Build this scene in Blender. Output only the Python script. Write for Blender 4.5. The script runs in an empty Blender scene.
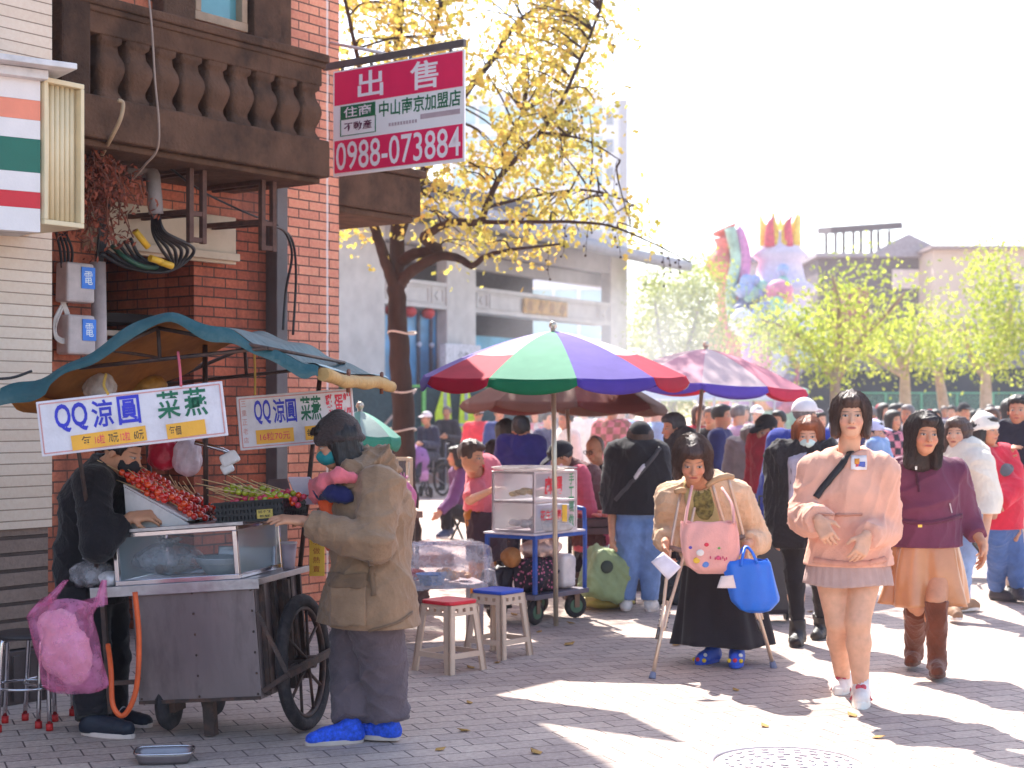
import bpy, bmesh, math, random
import numpy as np
from mathutils import Vector, Matrix, Euler
R = math.radians
rnd = random.Random(7)
sc = bpy.context.scene
col = sc.collection

# ------------------------------------------------------------------ camera, sky, sun, exposure
F_PX, CAM_Z, HOR = 1600.0, 1.48, 415.0
KD = F_PX / 1200.0
cam = bpy.data.cameras.new('camera'); cam_o = bpy.data.objects.new('camera', cam); col.objects.link(cam_o)
cam_o.location = (0, 0, CAM_Z); cam_o.rotation_euler = (R(90), 0, 0)
cam.sensor_width = 36; cam.lens = 36 * F_PX / 1024; cam.shift_y = (HOR - 384) / 1024
cam.clip_start = 0.1; cam.clip_end = 2000
cam.dof.use_dof = True; cam.dof.focus_distance = 7.9; cam.dof.aperture_fstop = 3.2
sc.camera = cam_o
SUN_AZ, SUN_EL = -17.0, 47.0          # azimuth measured from straight ahead, to the left
w = bpy.data.worlds.new('World'); sc.world = w; w.use_nodes = True
nt = w.node_tree; nt.nodes.clear()
sky = nt.nodes.new('ShaderNodeTexSky'); sky.sky_type = 'NISHITA'; sky.sun_disc = False
sky.sun_elevation = R(SUN_EL); sky.sun_rotation = R(SUN_AZ); sky.dust_density = 1.5; sky.air_density = 1.0
sky.ozone_density = 0.6
bg = nt.nodes.new('ShaderNodeBackground'); bg.inputs[1].default_value = 0.15
wo = nt.nodes.new('ShaderNodeOutputWorld')
nt.links.new(sky.outputs[0], bg.inputs[0]); nt.links.new(bg.outputs[0], wo.inputs[0])
sl = bpy.data.lights.new('sun', 'SUN'); sl.energy = 4.6; sl.angle = R(0.5); sl.color = (1, .955, .88)
so = bpy.data.objects.new('sun', sl); col.objects.link(so)
_d = Vector((math.sin(R(SUN_AZ)) * math.cos(R(SUN_EL)), math.cos(R(SUN_AZ)) * math.cos(R(SUN_EL)), math.sin(R(SUN_EL))))
so.rotation_euler = _d.to_track_quat('Z', 'Y').to_euler(); so.location = _d * 60
vs = sc.view_settings; sc.display_settings.display_device = 'sRGB'
vs.view_transform = 'Standard'; vs.look = 'None'; vs.gamma = 1; vs.exposure = 1.4; vs.use_curve_mapping = False
cy = sc.cycles
cy.use_denoising = True; cy.max_bounces = 8; cy.transparent_max_bounces = 16; cy.volume_bounces = 1
cy.volume_step_rate = 4.0; cy.volume_max_steps = 64
cy.sample_clamp_indirect = 6; cy.caustics_reflective = False; cy.caustics_refractive = False
cy.use_adaptive_sampling = True; cy.adaptive_threshold = 0.015

# ------------------------------------------------------------------ placing helpers (metres; x right, y away, z up)
# d is a depth in units of KD metres, as read off the ground: d = 1776 / (foot row - horizon row)
def W(x, y, d): return Vector(((x - 512) / 1200 * d, d * KD, CAM_Z + (HOR - y) / 1200 * d))
def G(x, y):
    d = CAM_Z * 1200 / (y - HOR); return Vector(((x - 512) / 1200 * d, d * KD, 0))
class Frame:
    """a vertical plane through P running away at angle a (from straight ahead, to the right); off = metres in front of it"""
    def __init__(s, P, a):
        s.P = Vector((P[0], P[1])); s.a = R(a); s.u = Vector((math.sin(s.a), math.cos(s.a))); s.n = Vector((math.cos(s.a), -math.sin(s.a))); s.rz = R(90 - a)
    def s_at(s, x, off=0):
        r = (x - 512) / F_PX; q = s.P + s.n * off
        return (r * q.y - q.x) / (s.u.x - r * s.u.y)
    def at(s, x, y, off=0):
        t = s.s_at(x, off); q = s.P + s.n * off + s.u * t
        return t, CAM_Z + (HOR - y) / F_PX * q.y
    def L(s, x, y, off=0):
        t, z = s.at(x, y, off); return Vector((t, -off, z))
    def world(s, t, off, z):
        q = s.P + s.n * off + s.u * t; return Vector((q.x, q.y, z))

# ------------------------------------------------------------------ objects
def link(o, parent=None):
    col.objects.link(o)
    if parent is not None: o.parent = parent
    return o
def tag(o, label=None, cat=None, group=None, kind=None):
    if label: o['label'] = label
    if cat: o['category'] = cat
    if group: o['group'] = group
    if kind: o['kind'] = kind
    return o
def thing(name, label, cat, loc=(0, 0, 0), rz=0, group=None, rot=None):
    o = bpy.data.objects.new(name, None); col.objects.link(o); o.empty_display_size = .1
    o.location = loc; o.rotation_euler = rot if rot else (0, 0, rz)
    return tag(o, label, cat, group)
def dup(root, loc=None, rz=None, label=None, group=None, rot=None):
    r = root.copy(); col.objects.link(r)
    if loc is not None: r.location = loc
    if rz is not None: r.rotation_euler = (0, 0, rz)
    if rot is not None: r.rotation_euler = rot
    if label: r['label'] = label
    if group: r['group'] = group
    for ch in list(root.children):
        c = ch.copy(); col.objects.link(c); c.parent = r
        for g in list(ch.children):
            d = g.copy(); col.objects.link(d); d.parent = c
    return r

# ------------------------------------------------------------------ colours and materials
def lin(c):
    c = c / 255.0
    return c / 12.92 if c <= .04045 else ((c + .055) / 1.055) ** 2.4
def C3(r, g, b): return (lin(r), lin(g), lin(b))
_M = {}
def nodes_of(name):
    m = bpy.data.materials.new(name); m.use_nodes = True
    n = m.node_tree.nodes; n.clear()
    out = n.new('ShaderNodeOutputMaterial'); b = n.new('ShaderNodeBsdfPrincipled')
    m.node_tree.links.new(b.outputs[0], out.inputs[0])
    return m, n, m.node_tree.links, b, out
def N(n, t, **kw):
    o = n.new(t)
    for k, v in kw.items(): setattr(o, k, v)
    return o
def mixc(n, l, fac, a, b, blend='MIX'):
    m = n.new('ShaderNodeMix'); m.data_type = 'RGBA'; m.blend_type = blend
    for s, v in ((0, fac), (6, a), (7, b)):
        if hasattr(v, 'links') or hasattr(v, 'is_linked'): l.new(v, m.inputs[s])
        else: m.inputs[s].default_value = v if s == 0 else (*v[:3], 1)
    return m.outputs[2]
def mathn(n, l, op, a, b=None):
    m = n.new('ShaderNodeMath'); m.operation = op
    for i, v in enumerate((a, b)):
        if v is None: continue
        if hasattr(v, 'is_linked'): l.new(v, m.inputs[i])
        else: m.inputs[i].default_value = v
    return m.outputs[0]
def ramp(n, l, fac, p0, p1, c0=(0, 0, 0), c1=(1, 1, 1)):
    r = n.new('ShaderNodeValToRGB'); e = r.color_ramp.elements
    e[0].position = p0; e[1].position = p1; e[0].color = (*c0, 1); e[1].color = (*c1, 1)
    l.new(fac, r.inputs[0]); return r.outputs[0]
def noise(n, l, vec, scale, detail=3, rough=.55):
    t = n.new('ShaderNodeTexNoise'); t.inputs['Scale'].default_value = scale
    t.inputs['Detail'].default_value = detail; t.inputs['Roughness'].default_value = rough
    if vec is not None: l.new(vec, t.inputs['Vector'])
    return t.outputs['Fac']
def M(rgb, rough=.7, var=.18, scale=9, bump=.15, bscale=90, metal=0, spec=.5, trans=0, alpha=1, sheen=0, coat=0,
      stretch=None, transl=0, dirt=None, dirt_amt=.5, dirt_scale=4, emit=None, name=None, sss=0):
    key = (tuple(round(c, 4) for c in rgb), rough, var, scale, bump, bscale, metal, spec, trans, alpha, sheen, coat, stretch, transl, dirt, dirt_amt, dirt_scale, emit, sss)
    if key in _M: return _M[key]
    m, n, l, b, out = nodes_of(name or 'surface')
    tc = n.new('ShaderNodeTexCoord'); vec = tc.outputs['Object']
    if stretch:
        mp = n.new('ShaderNodeMapping'); mp.inputs['Scale'].default_value = stretch; l.new(vec, mp.inputs[0]); vec = mp.outputs[0]
    f = noise(n, l, vec, scale, 4)
    lo = tuple(c * (1 - var) for c in rgb); hi = tuple(min(1, c * (1 + var)) for c in rgb)
    cc = mixc(n, l, ramp(n, l, f, .3, .7), lo, hi)
    if dirt:
        f2 = noise(n, l, vec, dirt_scale, 6, .65)
        k = mathn(n, l, 'MULTIPLY', ramp(n, l, f2, .48, .72), dirt_amt)
        cc = mixc(n, l, k, cc, dirt)
    l.new(cc, b.inputs['Base Color'])
    b.inputs['Roughness'].default_value = rough; b.inputs['Metallic'].default_value = metal
    b.inputs['Specular IOR Level'].default_value = spec
    b.inputs['Transmission Weight'].default_value = trans; b.inputs['Alpha'].default_value = alpha
    b.inputs['Sheen Weight'].default_value = sheen; b.inputs['Coat Weight'].default_value = coat
    if sss:
        b.inputs['Subsurface Weight'].default_value = sss; b.inputs['Subsurface Radius'].default_value = (.01, .004, .002)
    if bump:
        bp = n.new('ShaderNodeBump'); bp.inputs['Strength'].default_value = bump; bp.inputs['Distance'].default_value = .01
        l.new(noise(n, l, vec, bscale, 3), bp.inputs['Height']); l.new(bp.outputs[0], b.inputs['Normal'])
    if transl:
        t = n.new('ShaderNodeBsdfTranslucent'); l.new(cc, t.inputs[0])
        mx = n.new('ShaderNodeMixShader'); mx.inputs[0].default_value = transl
        l.new(b.outputs[0], mx.inputs[1]); l.new(t.outputs[0], mx.inputs[2]); l.new(mx.outputs[0], out.inputs[0])
    if emit:
        b.inputs['Emission Color'].default_value = (*emit[:3], 1); b.inputs['Emission Strength'].default_value = emit[3]
    _M[key] = m
    return m
def cloth(r, g, b, var=.14, bump=.35, bscale=160, rough=.9, sheen=.15): return M(C3(r, g, b), rough, var, 11, bump, bscale, spec=.25, sheen=sheen, name='cloth')
def plain(r, g, b, rough=.5, **k): return M(C3(r, g, b), rough, **k)
def pattern(c1, c2, kind='stripe', sc_=40):
    key = ('pat', c1, c2, kind, sc_)
    if key in _M: return _M[key]
    m, n, l, b, out = nodes_of('patterned_cloth'); tc = n.new('ShaderNodeTexCoord')
    if kind == 'stripe':
        w_ = n.new('ShaderNodeTexWave'); w_.inputs['Scale'].default_value = sc_ / 4; w_.bands_direction = 'Z'; l.new(tc.outputs['Object'], w_.inputs[0]); fac = ramp(n, l, w_.outputs['Fac'], .45, .55)
    elif kind == 'check':
        w_ = n.new('ShaderNodeTexChecker'); w_.inputs['Scale'].default_value = sc_ / 2; l.new(tc.outputs['Object'], w_.inputs[0]); fac = w_.outputs['Fac']
    else:
        w_ = n.new('ShaderNodeTexVoronoi'); w_.inputs['Scale'].default_value = sc_; l.new(tc.outputs['Object'], w_.inputs[0]); fac = ramp(n, l, w_.outputs['Distance'], .3, .4)
    cc = mixc(n, l, fac, C3(*c1), C3(*c2)); cc = mixc(n, l, .3, cc, ramp(n, l, noise(n, l, tc.outputs['Object'], 12, 4), .3, .7), 'OVERLAY')
    l.new(cc, b.inputs['Base Color']); b.inputs['Roughness'].default_value = .9; b.inputs['Specular IOR Level'].default_value = .2; _M[key] = m; return m
def film(r, g, b, alpha=.4, rough=.15):
    """thin plastic film or pane: part see-through, part glossy"""
    key = ('film', r, g, b, alpha, rough)
    if key in _M: return _M[key]
    m, n, l, bs, out = nodes_of('film')
    tr = n.new('ShaderNodeBsdfTransparent'); tr.inputs[0].default_value = (*[.45 + .55 * lin(c) for c in (r, g, b)], 1)
    bs.inputs['Base Color'].default_value = (*C3(r, g, b), 1); bs.inputs['Roughness'].default_value = rough
    tc = n.new('ShaderNodeTexCoord'); f = noise(n, l, tc.outputs['Object'], 14, 4, .6)
    bp = n.new('ShaderNodeBump'); bp.inputs['Strength'].default_value = .5; bp.inputs['Distance'].default_value = .03
    l.new(f, bp.inputs['Height']); l.new(bp.outputs[0], bs.inputs['Normal'])
    k = mathn(n, l, 'ADD', mathn(n, l, 'MULTIPLY', ramp(n, l, f, .35, .7), .35), alpha - .17)
    mx = n.new('ShaderNodeMixShader'); l.new(k, mx.inputs[0]); l.new(tr.outputs[0], mx.inputs[1]); l.new(bs.outputs[0], mx.inputs[2])
    l.new(mx.outputs[0], out.inputs[0]); _M[key] = m
    return m
def glassm(r=230, g=240, b=245, alpha=.03):
    key = ('glass', r, g, b, alpha)
    if key in _M: return _M[key]
    m, n, l, bs, out = nodes_of('glass')
    tr = n.new('ShaderNodeBsdfTransparent'); tr.inputs[0].default_value = (*[.7 + .3 * lin(c) for c in (r, g, b)], 1)
    bs.inputs['Base Color'].default_value = (*C3(r, g, b), 1); bs.inputs['Roughness'].default_value = .05
    fr = n.new('ShaderNodeFresnel'); fr.inputs[0].default_value = 1.45
    k = mathn(n, l, 'ADD', mathn(n, l, 'MULTIPLY', fr.outputs[0], .55), alpha)
    mx = n.new('ShaderNodeMixShader'); l.new(k, mx.inputs[0]); l.new(tr.outputs[0], mx.inputs[1]); l.new(bs.outputs[0], mx.inputs[2])
    l.new(mx.outputs[0], out.inputs[0]); _M[key] = m
    return m
def brickm(c1, c2, mortar, bw, bh, ms=.006, rough=.7, bump=.5, coord='UV', rot=0, offset=.5, dirt=None, dirt_amt=.5, dirt_scale=1.2, noise_amt=.2, streak=None, spec=.35):
    m, n, l, b, out = nodes_of('masonry')
    tc = n.new('ShaderNodeTexCoord'); mp = n.new('ShaderNodeMapping'); l.new(tc.outputs[coord], mp.inputs[0])
    mp.inputs['Rotation'].default_value = (0, 0, rot)
    t = n.new('ShaderNodeTexBrick'); l.new(mp.outputs[0], t.inputs['Vector'])
    t.offset = offset; t.inputs['Scale'].default_value = 1; t.inputs['Brick Width'].default_value = bw; t.inputs['Row Height'].default_value = bh
    t.inputs['Mortar Size'].default_value = ms; t.inputs['Mortar Smooth'].default_value = .25; t.inputs['Bias'].default_value = 0
    t.inputs['Color1'].default_value = (*c1, 1); t.inputs['Color2'].default_value = (*c2, 1); t.inputs['Mortar'].default_value = (*mortar, 1)
    cc = t.outputs['Color']
    f = noise(n, l, tc.outputs[coord], 40, 5, .6)
    cc = mixc(n, l, noise_amt, cc, ramp(n, l, f, .25, .75), 'OVERLAY')
    if dirt:
        dvec = tc.outputs[coord]
        if coord == 'UV':
            dm = n.new('ShaderNodeMapping'); dm.inputs['Scale'].default_value = (1.6, .35, 1); l.new(dvec, dm.inputs[0]); dvec = dm.outputs[0]
        f2 = noise(n, l, dvec, dirt_scale, 7, .65)
        cc = mixc(n, l, mathn(n, l, 'MULTIPLY', ramp(n, l, f2, .45, .7), dirt_amt), cc, dirt)
    if streak:
        sx = n.new('ShaderNodeSeparateXYZ'); l.new(tc.outputs[coord], sx.inputs[0])
        wv = noise(n, l, tc.outputs[coord], 5, 4, .7)
        d = mathn(n, l, 'ABSOLUTE', mathn(n, l, 'SUBTRACT', mathn(n, l, 'ADD', sx.outputs[0], mathn(n, l, 'MULTIPLY', wv, .02)), streak[0]))
        k = ramp(n, l, mathn(n, l, 'ADD', d, mathn(n, l, 'MULTIPLY', f, .02)), streak[1], streak[1] * 1.8, (1, 1, 1), (0, 0, 0))
        cc = mixc(n, l, mathn(n, l, 'MULTIPLY', k, .8), cc, streak[2])
    l.new(cc, b.inputs['Base Color']); b.inputs['Roughness'].default_value = rough; b.inputs['Specular IOR Level'].default_value = spec
    h = mathn(n, l, 'ADD', mathn(n, l, 'MULTIPLY', t.outputs['Fac'], -1), mathn(n, l, 'MULTIPLY', f, .35))
    bp = n.new('ShaderNodeBump'); bp.inputs['Strength'].default_value = bump; bp.inputs['Distance'].default_value = .012
    l.new(h, bp.inputs['Height']); l.new(bp.outputs[0], b.inputs['Normal'])
    return m

# ------------------------------------------------------------------ mesh builder
def mesh_np(name, v, f, smooth=True):
    me = bpy.data.meshes.new(name)
    v = np.asarray(v, np.float32); f = np.asarray(f, np.int32)
    me.vertices.add(len(v)); me.vertices.foreach_set('co', v.ravel())
    me.loops.add(f.size); me.loops.foreach_set('vertex_index', f.ravel())
    k = f.shape[1]
    me.polygons.add(len(f)); me.polygons.foreach_set('loop_start', np.arange(0, f.size, k, dtype=np.int32))
    me.polygons.foreach_set('use_smooth', np.full(len(f), smooth, bool))
    me.update(calc_edges=True)
    return me
class MB:
    def __init__(s): s.v = []; s.f = []; s.m = []; s.sm = []; s.cur = 0; s.smooth = False; s.X = None
    def _add(s, vs, fs):
        o = len(s.v)
        if s.X is not None: vs = [s.X @ Vector(p) for p in vs]
        s.v += [tuple(p) for p in vs]
        for f in fs: s.f.append(tuple(i + o for i in f)); s.m.append(s.cur); s.sm.append(s.smooth)
        return s
    def mat(s, i): s.cur = i; return s
    def box(s, c, d, rot=None, taper=1):
        x, y, z = (k / 2 for k in d); t = taper
        P = [(-x, -y, -z), (x, -y, -z), (x, y, -z), (-x, y, -z), (-x * t, -y * t, z), (x * t, -y * t, z), (x * t, y * t, z), (-x * t, y * t, z)]
        m = Euler(rot).to_matrix() if rot else Matrix.Identity(3)
        s.smooth = False
        return s._add([m @ Vector(p) + Vector(c) for p in P], [(0, 3, 2, 1), (4, 5, 6, 7), (0, 1, 5, 4), (1, 2, 6, 5), (2, 3, 7, 6), (3, 0, 4, 7)])
    def bar(s, a, b, wx, wz=None):
        a, b = Vector(a), Vector(b); d = b - a; L = d.length; wz = wz or wx
        q = d.to_track_quat('Y', 'Z').to_matrix(); s.smooth = False
        P = [(-wx / 2, 0, -wz / 2), (wx / 2, 0, -wz / 2), (wx / 2, L, -wz / 2), (-wx / 2, L, -wz / 2), (-wx / 2, 0, wz / 2), (wx / 2, 0, wz / 2), (wx / 2, L, wz / 2), (-wx / 2, L, wz / 2)]
        return s._add([q @ Vector(p) + a for p in P], [(0, 3, 2, 1), (4, 5, 6, 7), (0, 1, 5, 4), (1, 2, 6, 5), (2, 3, 7, 6), (3, 0, 4, 7)])
    def tube(s, pts, r, n=8, caps=True, sm=True):
        pts = [Vector(p) for p in pts]; rs = r if isinstance(r, (list, tuple)) else [r] * len(pts)
        vs = []; prev = None
        for i, p in enumerate(pts):
            t = (pts[min(i + 1, len(pts) - 1)] - pts[max(i - 1, 0)])
            if t.length < 1e-9: t = Vector((0, 0, 1))
            t.normalize()
            if prev is None:
                a = t.orthogonal().normalized()
            else:
                a = prev - t * prev.dot(t)
                a = a.normalized() if a.length > 1e-6 else t.orthogonal().normalized()
            prev = a; b = t.cross(a)
            vs += [p + (a * math.cos(2 * math.pi * k / n) + b * math.sin(2 * math.pi * k / n)) * rs[i] for k in range(n)]
        fs = [(i * n + k, i * n + (k + 1) % n, (i + 1) * n + (k + 1) % n, (i + 1) * n + k) for i in range(len(pts) - 1) for k in range(n)]
        s.smooth = sm; s._add(vs, fs)
        if caps:
            s.smooth = False; o = len(s.v) - len(vs)
            for rg in (list(range(n))[::-1], [(len(pts) - 1) * n + k for k in range(n)]):
                s.f.append(tuple(o + i for i in rg)); s.m.append(s.cur); s.sm.append(False)
        return s
    def cyl(s, a, b, r0, r1=None, n=20): return s.tube([a, b], [r0, r0 if r1 is None else r1], n)
    def sphere(s, c, r, u=12, v=8, sc=(1, 1, 1)):
        c = Vector(c); vs = [c + Vector((0, 0, -r * sc[2]))]
        for j in range(1, v):
            ph = math.pi * j / v - math.pi / 2
            vs += [c + Vector((r * sc[0] * math.cos(ph) * math.cos(2 * math.pi * i / u), r * sc[1] * math.cos(ph) * math.sin(2 * math.pi * i / u), r * sc[2] * math.sin(ph))) for i in range(u)]
        vs.append(c + Vector((0, 0, r * sc[2])))
        fs = [(0, 1 + (i + 1) % u, 1 + i) for i in range(u)]
        for j in range(v - 2): fs += [(1 + j * u + i, 1 + j * u + (i + 1) % u, 1 + (j + 1) * u + (i + 1) % u, 1 + (j + 1) * u + i) for i in range(u)]
        t = len(vs) - 1; fs += [(t, t - u + i, t - u + (i + 1) % u) for i in range(u)]
        s.smooth = True; return s._add(vs, fs)
    def quad(s, a, b, c, d): s.smooth = False; return s._add([a, b, c, d], [(0, 1, 2, 3)])
    def prism(s, poly, d, sm=False):
        """closed 3-D polygon extruded along vector d"""
        n = len(poly); P = [Vector(p) for p in poly]; Q = [p + Vector(d) for p in P]; s.smooth = sm
        return s._add(P + Q, [tuple(range(n))[::-1], tuple(range(n, 2 * n))] + [(i, (i + 1) % n, n + (i + 1) % n, n + i) for i in range(n)])
    def lathe(s, prof, n=24, c=(0, 0, 0), sm=True):
        c = Vector(c); vs = [c + Vector((r * math.cos(2 * math.pi * k / n), r * math.sin(2 * math.pi * k / n), z)) for r, z in prof for k in range(n)]
        fs = [(i * n + k, i * n + (k + 1) % n, (i + 1) * n + (k + 1) % n, (i + 1) * n + k) for i in range(len(prof) - 1) for k in range(n)]
        s.smooth = sm; return s._add(vs, fs)
    def grid(s, fn, nu, nv, closed=False, sm=True):
        vs = [fn(i / (nu if closed else nu - 1), j / (nv - 1)) for j in range(nv) for i in range(nu)]
        fs = [(j * nu + i, j * nu + (i + 1) % nu, (j + 1) * nu + (i + 1) % nu, (j + 1) * nu + i) for j in range(nv - 1) for i in range(nu if closed else nu - 1)]
        s.smooth = sm; return s._add(vs, fs)
    def build(s, name, mats, parent=None, bevel=0, solid=0, loc=None, subsurf=0):
        me = bpy.data.meshes.new(name); me.from_pydata(s.v, [], s.f)
        for m in (mats if isinstance(mats, (list, tuple)) else [mats]): me.materials.append(m)
        me.polygons.foreach_set('material_index', s.m); me.polygons.foreach_set('use_smooth', s.sm)
        uv = me.uv_layers.new(name='UVMap'); me.update()
        V = s.v; data = np.zeros(len(me.loops) * 2, np.float32); k = 0
        for p in me.polygons:
            nx, ny, nz = (abs(q) for q in p.normal)
            a, b = (0, 1) if nz >= nx and nz >= ny else ((1, 2) if nx > ny else (0, 2))
            for vi in p.vertices:
                data[k] = V[vi][a]; data[k + 1] = V[vi][b]; k += 2
        uv.data.foreach_set('uv', data)
        o = bpy.data.objects.new(name, me); link(o, parent)
        if loc is not None: o.location = loc
        if solid:
            md = o.modifiers.new('solid', 'SOLIDIFY'); md.thickness = solid; md.offset = 0
        if bevel:
            md = o.modifiers.new('bevel', 'BEVEL'); md.width = bevel; md.segments = 2; md.limit_method = 'ANGLE'; md.angle_limit = R(40)
        if subsurf:
            md = o.modifiers.new('sub', 'SUBSURF'); md.levels = subsurf; md.render_levels = subsurf
        return o

# lettering as real flat letter meshes
def letters(txt, w, h, bold=.0, keep=False, spacing=1.0):
    """MB-ready (verts, faces) of txt fitted into a w x h rectangle centred on the origin, lying in x-z facing -y"""
    cu = bpy.data.curves.new('t', 'FONT'); cu.body = txt; cu.size = 1; cu.offset = bold; cu.resolution_u = 3; cu.space_character = spacing
    cu.align_x = 'CENTER'
    o = bpy.data.objects.new('t', cu); col.objects.link(o)
    dg = bpy.context.evaluated_depsgraph_get(); me = bpy.data.meshes.new_from_object(o.evaluated_get(dg))
    v = np.array([q.co[:] for q in me.vertices]); f = [tuple(p.vertices) for p in me.polygons]
    bpy.data.objects.remove(o); bpy.data.curves.remove(cu); bpy.data.meshes.remove(me)
    if len(v) == 0: return [], []
    lo, hi = v.min(0), v.max(0); c = (lo + hi) / 2; s = np.array([w / max(hi[0] - lo[0], 1e-6), h / max(hi[1] - lo[1], 1e-6)])
    if keep: s[:] = s.min()
    return [((p[0] - c[0]) * s[0], 0, (p[1] - c[1]) * s[1]) for p in v], f
def put_text(mb, txt, cx, cz, w, h, y, bold=.0, keep=False, spacing=1.0):
    v, f = letters(txt, w, h, bold, keep, spacing); mb.smooth = False
    if v: mb._add([(p[0] + cx, y, p[2] + cz) for p in v], f)

# ------------------------------------------------------------------ distance fields -> one continuous skin
class Field:
    def __init__(s, lo, hi, h):
        s.lo = np.array(lo, np.float64); s.h = h
        s.n = np.maximum(np.ceil((np.array(hi) - s.lo) / h).astype(int) + 1, 3)
        s.D = np.full(s.n, .5, np.float32)
        s.ax = [s.lo[i] + np.arange(s.n[i]) * h for i in range(3)]
    def _sub(s, lo, hi):
        a = np.clip(np.floor((np.array(lo) - s.lo) / s.h).astype(int), 0, s.n); b = np.clip(np.ceil((np.array(hi) - s.lo) / s.h).astype(int) + 1, 0, s.n)
        if (b <= a).any(): return None
        sl_ = tuple(slice(int(a[i]), int(b[i])) for i in range(3))
        g = np.stack(np.meshgrid(*[s.ax[i][sl_[i]] for i in range(3)], indexing='ij'), -1)
        return sl_, g
    def _mix(s, sl_, d, k, op):
        A = s.D[sl_]; d = d.astype(np.float32)
        if op == 'sub':
            d = -d
            if k > 0: hh = np.maximum(k - np.abs(A - d), 0) / k; s.D[sl_] = np.maximum(A, d) + hh * hh * k * .25
            else: s.D[sl_] = np.maximum(A, d)
        else:
            if k > 0: hh = np.maximum(k - np.abs(A - d), 0) / k; s.D[sl_] = np.minimum(A, d) - hh * hh * k * .25
            else: s.D[sl_] = np.minimum(A, d)
    def cap(s, a, b, ra, rb, k=.02, Rm=None, sc=None, op='add', flat=0):
        a = np.array(a, float); b = np.array(b, float); m = max(ra, rb) + k + 3 * s.h
        q = s._sub(np.minimum(a, b) - m, np.maximum(a, b) + m)
        if q is None: return
        sl_, g = q; p = g - a; ab = b - a
        if Rm is not None: p = p @ Rm; ab = ab @ Rm
        fl = None
        if flat:
            L = np.linalg.norm(ab) + 1e-9; fl = (p @ (ab / L)) - L
        if sc is not None: p = p * np.array(sc); ab = ab * np.array(sc)
        t = np.clip((p @ ab) / max(ab @ ab, 1e-9), 0, 1)
        d = np.linalg.norm(p - t[..., None] * ab, axis=-1) - (ra + (rb - ra) * t)
        if sc is not None: d = d / max(sc)
        if flat: d = np.maximum(d, fl)
        s._mix(sl_, d, k, op)
    def ell(s, c, r, Rm=None, k=.02, op='add'):
        c = np.array(c, float); r = np.array(r, float); m = r.max() + k + 3 * s.h
        q = s._sub(c - m, c + m)
        if q is None: return
        sl_, g = q; p = g - c
        if Rm is not None: p = p @ Rm
        k0 = np.linalg.norm(p / r, axis=-1); k1 = np.linalg.norm(p / (r * r), axis=-1) + 1e-9
        s._mix(sl_, np.minimum(k0 * (k0 - 1) / k1, .4), k, op)
    def box(s, c, r, Rm=None, rad=.005, k=.0, op='add'):
        c = np.array(c, float); r = np.array(r, float); m = np.linalg.norm(r) + k + 3 * s.h
        q = s._sub(c - m, c + m)
        if q is None: return
        sl_, g = q; p = g - c
        if Rm is not None: p = p @ Rm
        e = np.abs(p) - (r - rad)
        d = np.linalg.norm(np.maximum(e, 0), axis=-1) + np.minimum(e.max(-1), 0) - rad
        s._mix(sl_, d, k, op)
    def plane(s, o, n):
        """keep the side n points away from"""
        n = np.array(n, float); n /= np.linalg.norm(n); o = np.array(o, float)
        d = ((s.ax[0] - o[0]) * n[0])[:, None, None] + ((s.ax[1] - o[1]) * n[1])[None, :, None] + ((s.ax[2] - o[2]) * n[2])[None, None, :]
        s.D = np.maximum(s.D, d.astype(np.float32))
    def mesh(s):
        D = s.D; D[0] = D[-1] = .3; D[:, 0] = D[:, -1] = .3; D[:, :, 0] = D[:, :, -1] = .3
        S = D < 0
        def sh(A, i, j, k): return A[i:A.shape[0] - 1 + i, j:A.shape[1] - 1 + j, k:A.shape[2] - 1 + k]
        cnt = sum(sh(S, i, j, k).astype(np.int8) for i in (0, 1) for j in (0, 1) for k in (0, 1))
        act = np.argwhere((cnt > 0) & (cnt < 8))
        idx = np.full(cnt.shape, -1, np.int32); idx[tuple(act.T)] = np.arange(len(act))
        cr = [(i, j, k) for i in (0, 1) for j in (0, 1) for k in (0, 1)]
        dv = {c: D[act[:, 0] + c[0], act[:, 1] + c[1], act[:, 2] + c[2]] for c in cr}
        P = np.zeros((len(act), 3)); nn = np.zeros(len(act))
        for a in cr:
            for ax in range(3):
                if a[ax] == 0:
                    b = list(a); b[ax] = 1; b = tuple(b)
                    d0, d1 = dv[a], dv[b]; m = (d0 < 0) != (d1 < 0)
                    t = np.where(m, d0 / np.where(m, d0 - d1, 1), 0)
                    q = np.array(a, float)[None, :].repeat(len(act), 0); q[:, ax] = t
                    P += q * m[:, None]; nn += m
        V = (act + P / nn[:, None]) * s.h + s.lo
        fs = []
        for ax in range(3):
            o1, o2 = [(1, 2), (2, 0), (0, 1)][ax]
            sl0 = [slice(1, -1)] * 3; sl1 = [slice(1, -1)] * 3; sl0[ax] = slice(0, -1); sl1[ax] = slice(1, None)
            A, B = S[tuple(sl0)], S[tuple(sl1)]
            e = np.argwhere(A != B)
            if not len(e): continue
            off = np.array([1, 1, 1]); off[ax] = 0; base = e + off; inside = A[tuple(e.T)]
            def cell(a, b):
                q = base.copy(); q[:, o1] += a; q[:, o2] += b; return idx[tuple(q.T)]
            q = np.stack([cell(-1, -1), cell(0, -1), cell(0, 0), cell(-1, 0)], 1)
            q[~inside] = q[~inside][:, ::-1]; fs.append(q)
        return V, np.concatenate(fs)
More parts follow.
